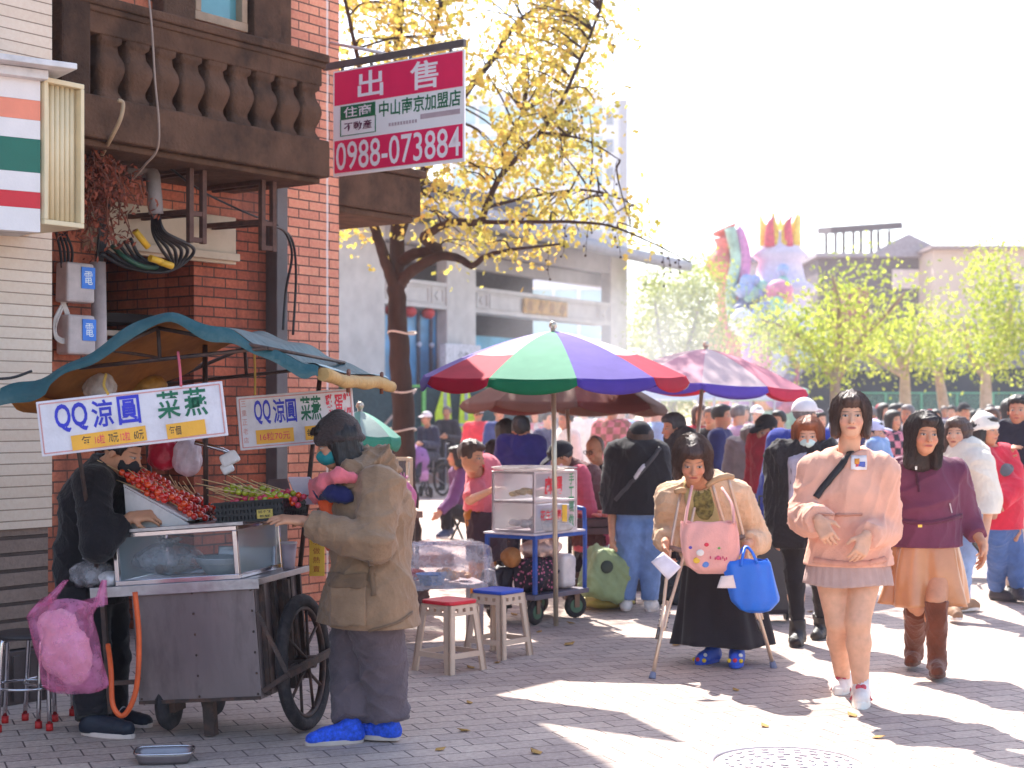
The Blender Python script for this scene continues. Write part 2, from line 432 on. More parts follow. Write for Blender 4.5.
def fold_noise(V, seed, f1=14., amp=.006, dirv=(0, 0, 1), aniso=.35):
    """cloth folds: warped ridges in several directions, sharp crests and broad hollows"""
    r = np.random.RandomState(seed); d = np.array(dirv, float); d /= np.linalg.norm(d)
    out = np.zeros(len(V))
    wv = V + .045 * np.stack([np.sin(V @ r.uniform(-11, 11, 3) + r.uniform(0, 6)) for _ in range(3)], 1) + .012 * np.stack([np.sin(V @ r.uniform(-34, 34, 3) + r.uniform(0, 6)) for _ in range(3)], 1)
    msk = .5 + .5 * np.sin(V @ r.uniform(-10, 10, 3) + r.uniform(0, 6))
    for i in range(7):
        kv = r.normal(size=3); kv -= d * (kv @ d) * (1 - aniso); kv *= f1 * (.9 + .5 * i) / np.linalg.norm(kv)
        s = np.sin(wv @ kv + r.uniform(0, 6.3)); g = (1 - np.abs(s)) ** 2.5
        out += g * (msk if i % 2 else 1 - msk) * (r.uniform(.8, 1.4) / (1 + .35 * i))
    return (out - out.mean()) * amp * 1.3
def skin_obj(name, fld, mat, parent, folds=None, seed=0, hp=None, hem=None):
    V, Fc = fld.mesh()
    me = mesh_np(name, V, Fc)
    if folds:
        nrm = np.zeros(len(V) * 3, np.float32); me.vertices.foreach_get('normal', nrm); nrm = nrm.reshape(-1, 3)
        dv = nrm * fold_noise(V, seed, **folds)[:, None]
        if hem is not None: hn = hem[1] / np.linalg.norm(hem[1]); dv -= (dv @ hn)[:, None] * hn * np.clip(1 - ((V - hem[0]) @ hn) / .06, 0, 1)[:, None]
        V = V + dv
        me.vertices.foreach_set('co', V.astype(np.float32).ravel()); me.update()
    if hp is not None:
        at = me.attributes.new('hp', 'FLOAT_VECTOR', 'POINT')
        at.data.foreach_set('vector', ((V - np.array(hp[0])) @ hp[1] / hp[2]).astype(np.float32).ravel())
    me.materials.append(mat)
    o = bpy.data.objects.new(name, me); link(o, parent)
    return o
# ------------------------------------------------------------------ GROUND
pav = brickm(C3(208, 187, 172), C3(187, 166, 155), C3(108, 92, 88), .22, .14, .0045, .8, .4, 'Object', R(-22), .5, C3(132, 116, 112), .6, .7, .3, spec=.3)
g = MB()
g.quad((-300, -20, 0), (300, -20, 0), (300, 500, 0), (-300, 500, 0))
tag(g.build('ground', pav), kind='structure')
# drain strip at the foot of the shop fronts
FB = Frame((-1.283, 8.8 * KD), 36.6)       # the facade line of the brick house
mh = thing('manhole_cover', 'round cast iron manhole cover set in the sunlit grey pavers', 'manhole cover', G(788, 764))
m = MB(); iron = M(C3(178, 164, 166), .6, .25, 20, .5, 60, dirt=C3(206, 194, 194), dirt_amt=.8, dirt_scale=14)
m.lathe([(0, .006), (.30, .006), (.305, .004), (.305, .0)], 40)
for rr in (.06, .11, .16, .21, .26):
    nn = int(rr * 90)
    for k in range(nn):
        a = 2 * math.pi * k / nn + rr * 9
        m.box((rr * math.cos(a), rr * math.sin(a), .008), (.014, .03, .006), (0, 0, a))
m.build('cover_plate', iron, mh)
m = MB(); m.lathe([(.315, .001), (.315, .007), (.36, .007), (.36, .001)], 40); m.build('rim', M(C3(190, 176, 176), .7, .2, 20, .3), mh)

# ------------------------------------------------------------------ BRICK HOUSE
brick = brickm(C3(204, 116, 84), C3(178, 94, 66), C3(92, 66, 56), .21, .067, .0055, .6, .6, 'UV', 0, .5, C3(84, 44, 34), .75, 1.6, .3)
lit_brick_streak = brickm(C3(236, 156, 124), C3(220, 138, 110), C3(104, 74, 62), .21, .067, .0055, .6, .6, 'UV', 0, .5, C3(128, 62, 46), .4, 1.4, .25, streak=(-.115, .014, C3(236, 224, 218)))  # pilaster's brighter light put into a paler brick colour; white drip streak
stone = M(C3(92, 67, 53), .9, .3, 5, .8, 45, spec=.2, dirt=C3(40, 32, 28), dirt_amt=.85, dirt_scale=3.2)
stone_d = M(C3(74, 55, 45), .92, .3, 6, .9, 40, spec=.2, dirt=C3(32, 26, 24), dirt_amt=.8, dirt_scale=4)
steel_g = M(C3(112, 106, 106), .55, .2, 8, .2, metal=.4, dirt=C3(74, 52, 42), dirt_amt=.6)
beige = M(C3(196, 176, 152), .75, .12, 5, .15, dirt=C3(120, 100, 84), dirt_amt=.6, dirt_scale=2.5)
rust = M(C3(92, 62, 52), .8, .3, 14, .3, dirt=C3(48, 36, 32), dirt_amt=.6, dirt_scale=9)
dark = M(C3(36, 30, 30), .9, .2)
HB = thing('brick_house', 'old red brick house with a dark carved stone balcony above the food cart', 'house', (FB.P.x, FB.P.y, 0), FB.rz)
sA, sB, sC, sD = FB.s_at(95), FB.s_at(200), FB.s_at(272), FB.s_at(283)
zL0, zL1 = FB.at(200, 262)[1], FB.at(200, 214)[1]
shaded_brick = brickm(C3(176, 92, 64), C3(150, 74, 52), C3(70, 50, 42), .21, .067, .0055, .75, .7, 'UV', 0, .5, C3(70, 38, 30), .8, 2.2, .3)  # deeper red-brown bay brick, darkened further with the shade under the balcony
m = MB()
def wbox(x0, x1, y0, y1, z0, z1, mm=None): (mm or m).box(((x0 + x1) / 2, (y0 + y1) / 2, (z0 + z1) / 2), (x1 - x0, y1 - y0, z1 - z0))
wbox(-9, sA, 0, .35, 0, zL1); wbox(-9, sC, 0, .35, zL1 + .001, 12.5)
wbox(sA - .3, sB + .3, 2.25, 2.5, 0, 3.2); wbox(sB, sB + .2, .351, 2.25, 0, 3.2); wbox(sA - .2, sA, .351, 2.25, 0, 3.2); wbox(sA - .2, sB + .2, .36, 2.5, 3.201, 3.29)
wbox(-9, -.02, .36, 9, 3.3, 12.4); wbox(-.3, -.02, 1.6, 9, 0, 3.28)
m.build('wall', brick, HB)
m = MB(); wbox(sB, sC, .06, .35, 0, zL1); m.build('recessed_bay', shaded_brick, HB)
m = MB(); wbox(sD, 0, -.02, .4, 0, 12.5); m.build('pilaster', lit_brick_streak, HB)
m = MB(); wbox(sC, sD - .002, -.05, .1, 0, 3.4); m.build('corner_post', steel_g, HB, .006)
m = MB(); wbox(sA - .1, sB + .28, -.05, -.002, zL0, zL1 - .002); wbox(sA - .1, sB + .28, -.09, -.051, zL1 - .3, zL1 - .25)
m.build('lintel_panel', beige, HB, .004)
m = MB()
zz = FB.at(150, 300)[1]
for k in range(4): wbox(sA, sB, .5, .62, zz - .42 + k * .07, zz - .385 + k * .07)
m.build('shutter_box', M(C3(170, 158, 146), .6, .15), HB)
m = MB(); wbox(sA, sB, .45, 1.0, zz - .12, zz - .06); m.build('inner_beam', dark, HB)
# window above the balcony
m = MB(); w0, w1 = FB.s_at(187), FB.s_at(240); z0 = FB.at(210, 22)[1]
wx, wz = (w0 + w1) / 2, z0 + .55
for (cx, cz, dx, dz) in ((wx, z0, w1 - w0, .06), (wx, z0 + 1.1, w1 - w0, .06), (w0 + .03, wz, .05, 1.04), (w1 - .03, wz, .05, 1.04)): m.box((cx, -.03, cz), (dx, .1, dz))
wf = m.build('window', M(C3(168, 138, 112), .6), HB, .005)
m = MB(); m.box((wx, -.012, wz), (w1 - w0 - .1, .012, 1.02)); m.build('pane', M(C3(96, 150, 158), .08, .2, 2, 0, spec=.8), wf)
m = MB()
wbox(w1 + .02, w1 + .28, -.12, -.002, z0 - .35, z0 + 1.4); wbox(w1 + .30, w1 + .42, -.08, -.002, z0 - .35, z0 + 1.4); wbox(w0 - .3, w0 - .03, -.12, -.002, z0 - .35, z0 + 1.4)
m.build('window_surround', stone, HB, .01)
# balcony
OFF = .85
bl, br = FB.s_at(72, OFF), FB.s_at(330, OFF); zb0 = FB.at(330, 178, OFF)[1]; zb1 = FB.at(330, 55, OFF)[1]; bh = zb1 - zb0
m = MB()
wbox(bl - .02, br, -OFF, 0, zb0, zb0 + bh * .30); wbox(bl, br - .04, -OFF + .05, -.002, zb0 - .04, zb0 - .001)
bal = m.build('balcony', stone, HB, .012)
m = MB()
wbox(bl, br - .04, -OFF + .03, -OFF + .2, zb0 + bh * .74, zb0 + bh * .93); wbox(bl - .02, br, -OFF, -OFF + .23, zb0 + bh * .931, zb1)
wbox(bl - .02, br - .015, -OFF + .015, -OFF + .215, zb0 + bh * .885, zb0 + bh * .9305)
wbox(br - .21, br - .04, -OFF + .231, -.02, zb0 + bh * .74, zb0 + bh * .93); wbox(br - .23, br, -OFF + .231, -.02, zb0 + bh * .931, zb1)
m.build('handrail', stone, bal, .01)
m = MB(); wbox(bl - .06, bl + .14, -OFF + .01, -.02, zb0 + .005, zb1 + .35); m.build('end_pier', stone_d, bal, .015)
prof = [(.0, .09), (.07, .09), (.1, .075), (.2, .07), (.36, .095), (.5, .108), (.62, .1), (.75, .075), (.88, .07), (.91, .09), (1., .092)]
hz = bh * .44; zb = zb0 + bh * .30
def baluster(cx, cy):
    mm = MB()
    def fn(u, v):
        t = v; i = 0
        while i < len(prof) - 2 and prof[i + 1][0] < t: i += 1
        f = (t - prof[i][0]) / (prof[i + 1][0] - prof[i][0]); r = (prof[i][1] * (1 - f) + prof[i + 1][1] * f) * 1.08
        a = 2 * math.pi * u + math.pi / 4; k = 1 / max(abs(math.cos(a)), abs(math.sin(a)))
        return (cx + r * .78 * k * math.cos(a), cy + r * .78 * k * math.sin(a), zb + t * hz)
    mm.grid(fn, 16, 24, True); return mm
nb = 9
for i in range(nb): baluster(bl + .3 + (br - .14 - bl - .3) * i / (nb - 1), -OFF + .115).build('baluster', stone, bal)
for i in range(2): baluster(br - .125, -OFF + .38 + i * .24).build('baluster', stone, bal)
# second balcony, set round the corner of the house
m = MB(); z2 = zb0
wbox(.02, .96, .0, .95, z2, z2 + .3); wbox(.02, 1.0, -.03, .99, z2 + .301, z2 + .36)
wbox(.02, .9, .03, .93, z2 - .05, z2 - .001)
b2 = m.build('corner_balcony', stone, HB, .012)
m = MB(); wbox(.02, .92, .06, .2, z2 + .361, z2 + .95); m.build('parapet', stone, b2, .01)
m = MB(); wbox(.02, .93, .96, 1.2, 2.6, 9); m.build('rear_wall', brick, HB)

# air-conditioner brackets hanging under the balcony
def bracket(x0, x1, y0, y1, off, lab):
    a0, za = FB.at(x0, y0, off); a1, zb_ = FB.at(x1, y1, off)
    t = thing('steel_bracket', lab, 'bracket', FB.world(a0, off, zb_), FB.rz, 'rusty steel brackets under the balcony')
    h = za - zb_; wd = a1 - a0; mm = MB()
    for cx in (0, wd):
        mm.bar((cx, 0, 0), (cx, 0, h), .035)
    for cz in (.02, h * .38): mm.bar((0, 0.001, cz), (wd, 0.001, cz), .03)
    mm.build('uprights', rust, t, .003)
    mm = MB()
    for cx in (0, wd):
        mm.bar((cx, .018, h * .4), (cx, off - .06, h * .42), .03); mm.bar((cx, .02, h * .95), (cx, off - .06, h * .95), .03)
    mm.build('arms', rust, t, .003)
bracket(190, 203, 165, 244, .62, 'rusty steel bracket under the balcony, beside the grey cable duct')
bracket(262, 273, 178, 252, .62, 'rusty steel bracket under the balcony, next to the brick pilaster')

# ------------------------------------------------------------------ SHOP with striped light box
SH = Frame(FB.world(0, 1.1, 0).xy, 36.6)
ss = SH.s_at(52); zt = SH.at(20, 225)[1] + .5
SHP = thing('shop_building', 'pale beige tiled shop front at the left edge behind the metal stools', 'shop', (SH.P.x, SH.P.y, 0), SH.rz)
tile = brickm(C3(226, 204, 184), C3(218, 194, 172), C3(150, 124, 104), 3.0, .0585, .0035, .35, .5, 'UV', 0, .37, C3(200, 176, 156), .5, 1.0, .1, spec=.5)
tile2 = brickm(C3(150, 128, 116), C3(140, 118, 106), C3(72, 58, 52), 3.0, .085, .010, .6, 1.2, 'UV', 0, .5, C3(100, 84, 76), .5, 1.5, .2)
zmid = SH.at(30, 528)[1]
m = MB(); wbox(-8, ss, 0, 1.0, zmid, zt + 1); m.build('tiled_wall', tile, SHP)
m = MB(); wbox(-8, ss - .01, .02, 1.0, .28, zmid - .002)
m.build('shutter', tile2, SHP)
m = MB(); wbox(-8, ss + .01, -.02, .99, 0, .27)
for k in range(30): wbox(ss - .06 - k * .1, ss - .02 - k * .1, -.035, -.021, 0.02, .25)
m.build('plinth', M(C3(88, 74, 72), .8, .25), SHP)
# the light box
o1 = .42
def Ls(x, y, off): return SH.L(x, y, off)
cream = M(C3(226, 206, 168), .5, .06, 6, .1)
sx0, sx1 = SH.s_at(42, o1), SH.s_at(82, o1); zl, zh = SH.at(82, 229, o1)[1], SH.at(82, 97, o1)[1]
LB = thing('shop_light_box', 'shop light box sign with orange, green and red stripes on white', 'sign', SH.world(sx0, o1, zl), SH.rz)
H = zh - zl + .06; wd = sx1 - sx0
m = MB(); wbox(.0, wd, .03, o1, 0, H - .02)
m.build('housing', cream, LB)
m = MB()
for (a, b, c, d) in ((0, wd, 0, .025), (0, wd, H - .025, H)): wbox(a, b, -.02, .029, c, d)
wbox(0, .022, -.02, .029, .025, H - .025); wbox(wd - .022, wd, -.02, .029, .025, H - .025)
m.build('frame', cream, LB, .004)
m = MB()
for k in range(6):
    x = .045 + k * (wd - .09) / 5
    m.cyl((x, .028, .025), (x, .028, H - .025), (wd - .05) / 13)
m.build('ribbed_panel', cream, LB)
# striped face turned toward the street
ang = R(-17.0); L_ = .95
stripes = [(0, .155, 'w'), (.155, .262, 'r'), (.262, .39, 'w'), (.39, .61, 'g'), (.61, .735, 'w'), (.735, .865, 'o'), (.865, 1, 'w')]
mats = {'w': plain(238, 228, 226, .35, var=.03), 'r': plain(214, 24, 44, .35, var=.05), 'g': plain(16, 104, 84, .35, var=.05), 'o': plain(244, 142, 112, .35, var=.05)}
fx = Matrix.Translation((-.01, 0, 0)) @ Matrix.Rotation(ang, 4, 'Z')
Hs = H + .02
for z0_, z1_, c in stripes:
    m = MB(); m.X = fx; m.box((-L_ / 2, .03, -.04 + Hs * (z0_ + z1_) / 2), (L_, .06, Hs * (z1_ - z0_) - .001)); m.build('stripe', mats[c], LB)
m = MB(); m.X = fx; m.box((-L_ / 2, .18, Hs / 2 - .04), (L_ - .01, .24, Hs - .01)); m.build('box_body', plain(214, 204, 198, .5), LB)
m = MB(); m.X = fx; m.box((-L_ / 2 + .05, .1, Hs + .02), (L_ + .16, .5, .03)); m.box((-L_ / 2 + .02, .12, Hs - .02), (L_, .36, .045)); m.build('cap_ledge', plain(220, 214, 214, .5, dirt=C3(150, 140, 136)), LB, .005)

# ------------------------------------------------------------------ pipes, cables, meters, creeper on the house
black = plain(28, 26, 30, .45, var=.1)
def fa(x, y, off): 
    t, z = FB.at(x, y, off); return FB.world(t, off, z)
def spl(pts, n=8):
    """Catmull-Rom through points"""
    P = [Vector(p) for p in pts]; P = [P[0] * 2 - P[1]] + P + [P[-1] * 2 - P[-2]]; out = []
    for i in range(1, len(P) - 2):
        for k in range(n):
            t = k / n; a, b, c, d = P[i - 1:i + 3]
            out.append(.5 * ((2 * b) + (c - a) * t + (2 * a - 5 * b + 4 * c - d) * t * t + (3 * b - a - 3 * c + d) * t ** 3))
    out.append(P[-2]); return out
def cable(name, lab, cat, pts, r, mat, group=None, n=6):
    m = MB(); m.tube(spl(pts), r, n); o = m.build(name, mat); return tag(o, lab, cat, group)
pipe_m = plain(176, 160, 158, .5, var=.12, dirt=C3(110, 92, 84))
t = thing('drain_pipe', 'grey upright plastic pipe with cables running out of its top', 'pipe')
m = MB(); m.tube([fa(101, 450, .1), fa(98, 262, .1)], .047, 16); m.build('pipe', pipe_m, t)
m = MB()
for k in range(5):
    m.tube(spl([fa(98 + k - 2, 270, .1), fa(99 + 2 * k, 235, .13), fa(98 + 3 * k, 205, .2), fa(112 + 6 * k, 195 - 6 * k, .3)]), .011, 6)
m.build('cables', black, t)
t = thing('cable_duct', 'grey duct pouring black cables down under the balcony', 'duct')
m = MB(); m.tube(spl([fa(128, 170, .3), fa(150, 172, .4), fa(154, 190, .45), fa(156, 214, .45)]), .045, 14); m.build('duct_pipe', plain(140, 128, 124, .6, dirt=C3(84, 70, 62)), t)
m = MB()
for k in range(6):
    x = 150 + 2.4 * k
    m.tube(spl([fa(153 + k, 212, .45), fa(x + 3, 232, .42 + .02 * k), fa(x + 12 + 4 * k, 250, .4), fa(x + 22 - 3 * k, 266 + k, .3), fa(x - 8 - 5 * k, 258 + 2 * k, .2), fa(130 - 6 * k, 238 + k * 3, .18)]), .012, 6)
m.build('cables', black, t)
yel = plain(226, 178, 48, .5)
m = MB()
for (a, b, c, d, o) in ((135, 231, 148, 247, .36), (150, 258, 162, 262, .36), (160, 262, 172, 266, .36)): m.tube([fa(a, b, o), fa(c, d, o)], .022, 8)
m.build('tape', yel, t)
m = MB(); m.tube(spl([fa(112, 246, .2), fa(126, 258, .3), fa(142, 266, .3), fa(158, 268, .25)]), .016, 6); m.build('green_cable', plain(30, 78, 58, .5), t)
cable('loose_cable', 'thin pale cable dangling in front of the stone balusters', 'cable', [fa(148, -10, .9), fa(152, 30, .95), fa(155, 80, .95), fa(159, 125, .95), fa(157, 150, .9), fa(145, 165, .8), fa(130, 182, .6)], .007, plain(150, 128, 116, .6))
cable('bent_cable', 'pale bent cable hooked over the balcony base beside the light box', 'cable', [fa(118, 100, .95), fa(123, 104, .96), fa(120, 120, .95), fa(110, 140, .85), fa(100, 158, .6)], .012, plain(168, 142, 112, .6))
cable('wall_cable', 'pair of black cables looping down the brick pilaster', 'cable', [fa(270, 225, .5), fa(285, 232, .3), fa(292, 255, .2), fa(286, 290, .1), fa(283, 330, .1)], .01, black, 'black wall cables')
cable('wall_cable', 'black cable sagging further right on the brick pilaster', 'cable', [fa(276, 225, .4), fa(292, 240, .2), fa(296, 275, .1), fa(293, 335, .06)], .01, black, 'black wall cables')
cable('sloping_cable', 'slack cable strung under the balcony between the two brackets', 'cable', [fa(166, 165, .5), fa(200, 190, .55), fa(240, 210, .5), fa(270, 222, .4)], .007, black)
for (x, y, yl, lab) in ((75, 283, 267, 'upper grey meter box with blue label on the brick wall'), (76, 335, 322, 'lower grey meter box with blue label, half behind the cart roof')):
    a, z = FB.at(x, y, .12); t = thing('meter_box', lab, 'meter box', FB.world(a, .12, z), FB.rz, 'meter boxes by the pipe')
    m = MB(); m.box((0, 0, 0), (.21, .12, .24), taper=.95); m.build('housing', plain(190, 178, 176, .5), t, .015)
    m = MB(); m.box((.05, -.062, .03), (.1, .006, .13)); lb = m.build('label_plate', plain(40, 120, 220, .4, var=.1), t)
    m = MB(); put_text(m, '電', .05, .03, .06, .08, -.066); m.build('lettering', plain(225, 235, 245, .5), lb)
t = thing('wire_coil', 'tangle of white wire hanging below the meter boxes', 'wire')
m = MB()
for k in range(7):
    a = rnd.uniform(-3, 3); m.tube(spl([fa(66 + a, 300, .1), fa(56 + a, 318 + 2 * k, .12), fa(55 + k, 338, .13), fa(66, 342 - k, .14), fa(69 + a, 318, .12), fa(62 + a, 298, .1)]), .005, 5)
m.build('wire', plain(205, 196, 190, .5), t)
m = MB()
for k in range(4): m.tube(spl([fa(56 + 3 * k, 232, .08), fa(60 + 4 * k, 250, .1), fa(62 + 3 * k, 268, .12)]), .009, 5)
m.build('black_wires', black, t)
# dry creeper under the balcony end
t = thing('dry_creeper', 'dead reddish brown creeper hanging under the balcony end', 'plant')
m = MB(); lf = MB()
for k in range(80):
    p = fa(rnd.uniform(80, 116), rnd.uniform(146, 175), rnd.uniform(.25, .7)); pts = [p]; dx = rnd.uniform(-.06, .06)
    for j in range(rnd.randint(4, 9)):
        p = p + Vector((dx * .4 + rnd.uniform(-.035, .035), rnd.uniform(-.04, .04), rnd.uniform(-.1, .015))); pts.append(p)
        for q in range(3):
            c = p + Vector([rnd.uniform(-.05, .05) for _ in range(3)]); a = Vector([rnd.uniform(-1, 1) for _ in range(3)]).normalized() * .022; b = a.orthogonal().normalized() * .009
            lf.quad(c - a, c - b, c + a, c + b)
    m.tube(pts, .0045, 4)
m.build('stems', plain(112, 66, 50, .9), t); lf.build('leaves', plain(128, 62, 42, .9, var=.4), t)
t = thing('bare_vines', 'bare grey vines climbing the wall above the light box', 'plant')
m = MB()
for k in range(14):
    x = rnd.uniform(40, 66); m.tube(spl([fa(x, -10, .1), fa(x + rnd.uniform(-8, 8), 20, .2), fa(x + rnd.uniform(-8, 8), 45, .15), fa(x + rnd.uniform(-6, 10), 75, .12)], 4), .008, 5)
m.build('stems', plain(150, 118, 98, .9), t)
cable('white_pipe', 'thin grey pipe running down beside the stone balcony pier', 'pipe', [fa(58, -10, .15), fa(61, 30, .16), fa(63, 62, .17)], .018, pipe_m)

# ------------------------------------------------------------------ FOR-SALE SIGN
t0 = FB.s_at(334, .12); SG = Frame(FB.world(t0, .12, 0).xy, 36.6 + 90)
sz1, sz0 = CAM_Z + (HOR - 72) / F_PX * SG.P.y, CAM_Z + (HOR - 177) / F_PX * SG.P.y
sw = SG.s_at(465); sh = sz1 - sz0
FS = thing('for_sale_sign', 'red and white for-sale sign with a phone number on a steel arm', 'sign', (SG.P.x, SG.P.y, sz0), SG.rz)
def tb(m, x0, x1, z0, z1, y=-.012, d=.01): m.box(((x0 + x1) / 2 * sw, y, (z0 + z1) / 2 * sh), ((x1 - x0) * sw, d, (z1 - z0) * sh))
wh = plain(250, 248, 248, .4, var=.02); red = plain(240, 36, 96, .4, var=.05); grn = plain(12, 110, 70, .4, var=.05)
m = MB(); m.box((sw / 2, 0, sh / 2), (sw, .014, sh)); m.build('panel', wh, FS)
m = MB(); tb(m, .012, .988, .672, .985, -.0085, .004); tb(m, .012, .988, .03, .335, -.0085, .004); m.build('red_bands', red, FS)
m = MB(); tb(m, .06, .335, .53, .655, -.0085, .004); m.build('green_badge', grn, FS)
m = MB()
for (cx, cz, w_, h_) in ((.198, .53, .28, .006), (.198, .375, .28, .006)): m.box((cx * sw, -.0085, cz * sh), (w_ * sw, .003, h_ * sh))
for cx in (.06, .336): m.box((cx * sw, -.0085, .453 * sh), (.006 * sw, .003, .155 * sh))
m.build('badge_outline', grn, FS)
m = MB()
put_text(m, '出', .3 * sw, .83 * sh, .2 * sw, .25 * sh, -.0125, .016); put_text(m, '售', .71 * sw, .83 * sh, .21 * sw, .26 * sh, -.0125, .016)
put_text(m, '0988-073884', .5 * sw, .183 * sh, .95 * sw, .265 * sh, -.0125, .008); put_text(m, '住商', .198 * sw, .592 * sh, .22 * sw, .1 * sh, -.0125, .01)
m.build('white_lettering', plain(250, 240, 244, .4, var=.02), FS)
m = MB(); put_text(m, '中山南京加盟店', .67 * sw, .575 * sh, .61 * sw, .15 * sh, -.0095, .016); m.build('green_lettering', grn, FS)
m = MB(); put_text(m, '不動產', .198 * sw, .455 * sh, .22 * sw, .085 * sh, -.0095, .01); m.build('purple_lettering', plain(96, 14, 66, .5), FS)
m = MB()
for k in range(10): tb(m, .44 + k * .022, .455 + k * .022, .405, .435, -.0085, .002)
tb(m, .68, .97, .43, .475, -.0085, .002); m.build('small_print', plain(190, 170, 176, .5), FS)
m = MB(); m.box((sw * .46, .0, sh + .045), (sw * 1.08, .03, .05)); m.box((sw * .3, .2, sh + .2), (.02, .02, .02)); m.build('steel_arm', steel_g, FS, .004)
m = MB(); m.tube([(-.05, .02, sh + .22), (sw * .4, .01, sh + .07)], .012, 6); m.build('stay_wire', plain(228, 208, 204, .5), FS)
m = MB()
for cx in (.07, .3, .6, .9): m.box((cx * sw, 0, sh + .012), (.014, .02, .03))
m.build('hooks', steel_g, FS)
# ------------------------------------------------------------------ TEMPLE HALL behind the tree
grey = M(C3(214, 208, 206), .8, .1, 3, .2, 60, dirt=C3(176, 168, 168), dirt_amt=.5, dirt_scale=1.2)
greyd = M(C3(180, 176, 182), .8, .12, 3, .2)
TF = Frame(W(460, 415, 30).xy, 32.5)
TH = thing('temple_hall', 'grey concrete hall with carved beams, a gold plaque and a wide eave behind the tree', 'hall', (TF.P.x, TF.P.y, 0), TF.rz)
def T(x, y, off=0): return TF.at(x, y, off)
sa0, sa1, sb0, sb1, sc0, sc1 = (TF.s_at(x) for x in (330, 383, 445, 474, 609, 625))
zbt, zbb = T(459, 285)[1], T(459, 311)[1]; ztop = T(600, 268)[1]
m = MB()
for a, b in ((sa0, sa1), (sb0, sb1), (sc0, sc1)): m.box(((a + b) / 2, .1, 3.4), (b - a, .34, 6.8)); m.build('column', grey, TH, .03); m = MB()
for a, b in ((sa1 + .002, sb0 - .002), (sb1 + .002, sc0 - .002), (-14, sa0 - .002)):
    m = MB(); zc = (zbt + zbb) / 2; hh = zbt - zbb
    wbox(a, b, .0, .5, zbb, zbt); wbox(a, b, -.05, -.002, zbb, zbb + .1); wbox(a, b, -.05, -.002, zbt - .1, zbt)
    L_ = b - a; n3 = .5
    for (c, d) in ((a + .08, a + .6), (b - .6, b - .08)):
        wbox(c, c + .05, -.04, -.002, zbb + .13, zbt - .13); wbox(d - .05, d, -.04, -.002, zbb + .13, zbt - .13)
        wbox(c + .051, d - .051, -.04, -.002, zbb + .13, zbb + .18); wbox(c + .051, d - .051, -.04, -.002, zbt - .18, zbt - .13)
        m.box(((c + d) / 2, -.02, zc), (.16, .03, .16), (0, R(45), 0))
    wbox(a + .7, a + .74, -.035, -.002, zbb + .13, zbt - .13); wbox(b - .74, b - .7, -.035, -.002, zbb + .13, zbt - .13)
    wbox(a + .741, b - .741, -.035, -.002, zbb + .13, zbb + .165); wbox(a + .741, b - .741, -.035, -.002, zbt - .165, zbt - .13)
    m.build('carved_beam', grey, TH)
m = MB(); wbox(-14, sc1, .6, .9, zbt + .55, ztop + 1.2); wbox(-14, sc1, .0, .3, ztop - .1, ztop + .4); m.build('upper_wall', greyd, TH)
m = MB()
(sE, zE), (sM, zM) = T(692, 270, 1.9), T(580, 246, 1.9)
def eave(u, v):
    s_ = -14 + (sE + 14) * u; zz_ = zM + (zE - zM) * (s_ - sM) / (sE - sM)
    return (s_, -1.9 + 3.4 * v, zz_ + .1 + 1.0 * v ** 1.4)
m.grid(eave, 30, 8); m.build('eave_roof', M(C3(150, 150, 162), .6, .15, 6, .3), TH, solid=.28)
m = MB(); wbox(-14, sc1, 3.2, 3.4, 0, 8); wbox(-14, sc1, .3, 3.2, zbt + .9, zbt + 1.0); m.build('rear_wall', plain(84, 82, 92, .9), TH)
dk = M(C3(34, 62, 96), .25, .35, 1.2, .05, spec=.6)
m = MB(); wbox(sa1 - .05, sb0 + .05, .3, .38, .3, zbb - .05); bdoor = m.build('glass_doors', M(C3(92, 158, 206), .3, .35, 1.5, .0, spec=.7), TH)
m = MB()
for k in range(5): x = sa1 + .15 + k * (sb0 - .1 - sa1) / 4.6; wbox(x, x + .09, .24, .297, .3, zbb - .06)
m.build('door_frame', plain(78, 74, 92, .5), bdoor)
m = MB()
for k in range(5):
    x = sa1 + .3 + k * (sb0 - .1 - sa1) / 4.6
    for z in (1.3, 3.2): m.sphere((x - .1, .25, z), .07, 8, 6)
m.build('door_studs', plain(205, 205, 220, .4), bdoor)
m = MB()
for k in range(4): m.sphere((sa1 + .45 + k * .75, .1, zbb - .12), .17, 12, 8, (1, 1, .8))
m.build('red_lanterns', plain(196, 50, 58, .6), TH)
m = MB(); wbox(sb1 + .1, sc0 - .1, .9, 1.0, .2, zbb - .5); m.build('poster_wall', M(C3(92, 170, 204), .3, .45, 1.1, 0), TH)
pl0, pl1 = TF.s_at(524, .1), TF.s_at(567, .1); pz1, pz0 = T(545, 300, .1)[1], T(545, 315, .1)[1]
m = MB(); wbox(pl0, pl1, -.12, -.055, pz0, pz1); pq = m.build('gold_plaque', M(C3(196, 150, 84), .5, .3, 6, .3), TH, .02)
m = MB()
for k in range(4): m.box((pl0 + (pl1 - pl0) * (k + .5) / 4, -.126, (pz0 + pz1) / 2), (.22, .01, .26), (0, .5 * (k % 2), 0))
m.build('raised_panels', M(C3(160, 112, 60), .5, .3), pq)
ws0, ws1 = TF.s_at(441, .4), TF.s_at(476, .4)
wsn = thing('notice_board', 'white notice board in front of the grey hall column', 'notice board', TF.world(ws0, .45, 0), TF.rz)
m = MB(); m.box(((ws1 - ws0) / 2, 0, 1.55 + .83), (ws1 - ws0, .2, 1.66)); m.build('panel', plain(222, 218, 226, .6), wsn, .02)
m = MB(); put_text(m, '公告', (ws1 - ws0) / 2, 2.9, .5, .26, -.103, .01); m.build('lettering', plain(120, 116, 130, .6), wsn)
m = MB()
for cx in (.1, ws1 - ws0 - .1): m.bar((cx, 0, 0), (cx, 0, 1.55), .06)
m.build('posts', plain(150, 150, 160, .5), wsn)

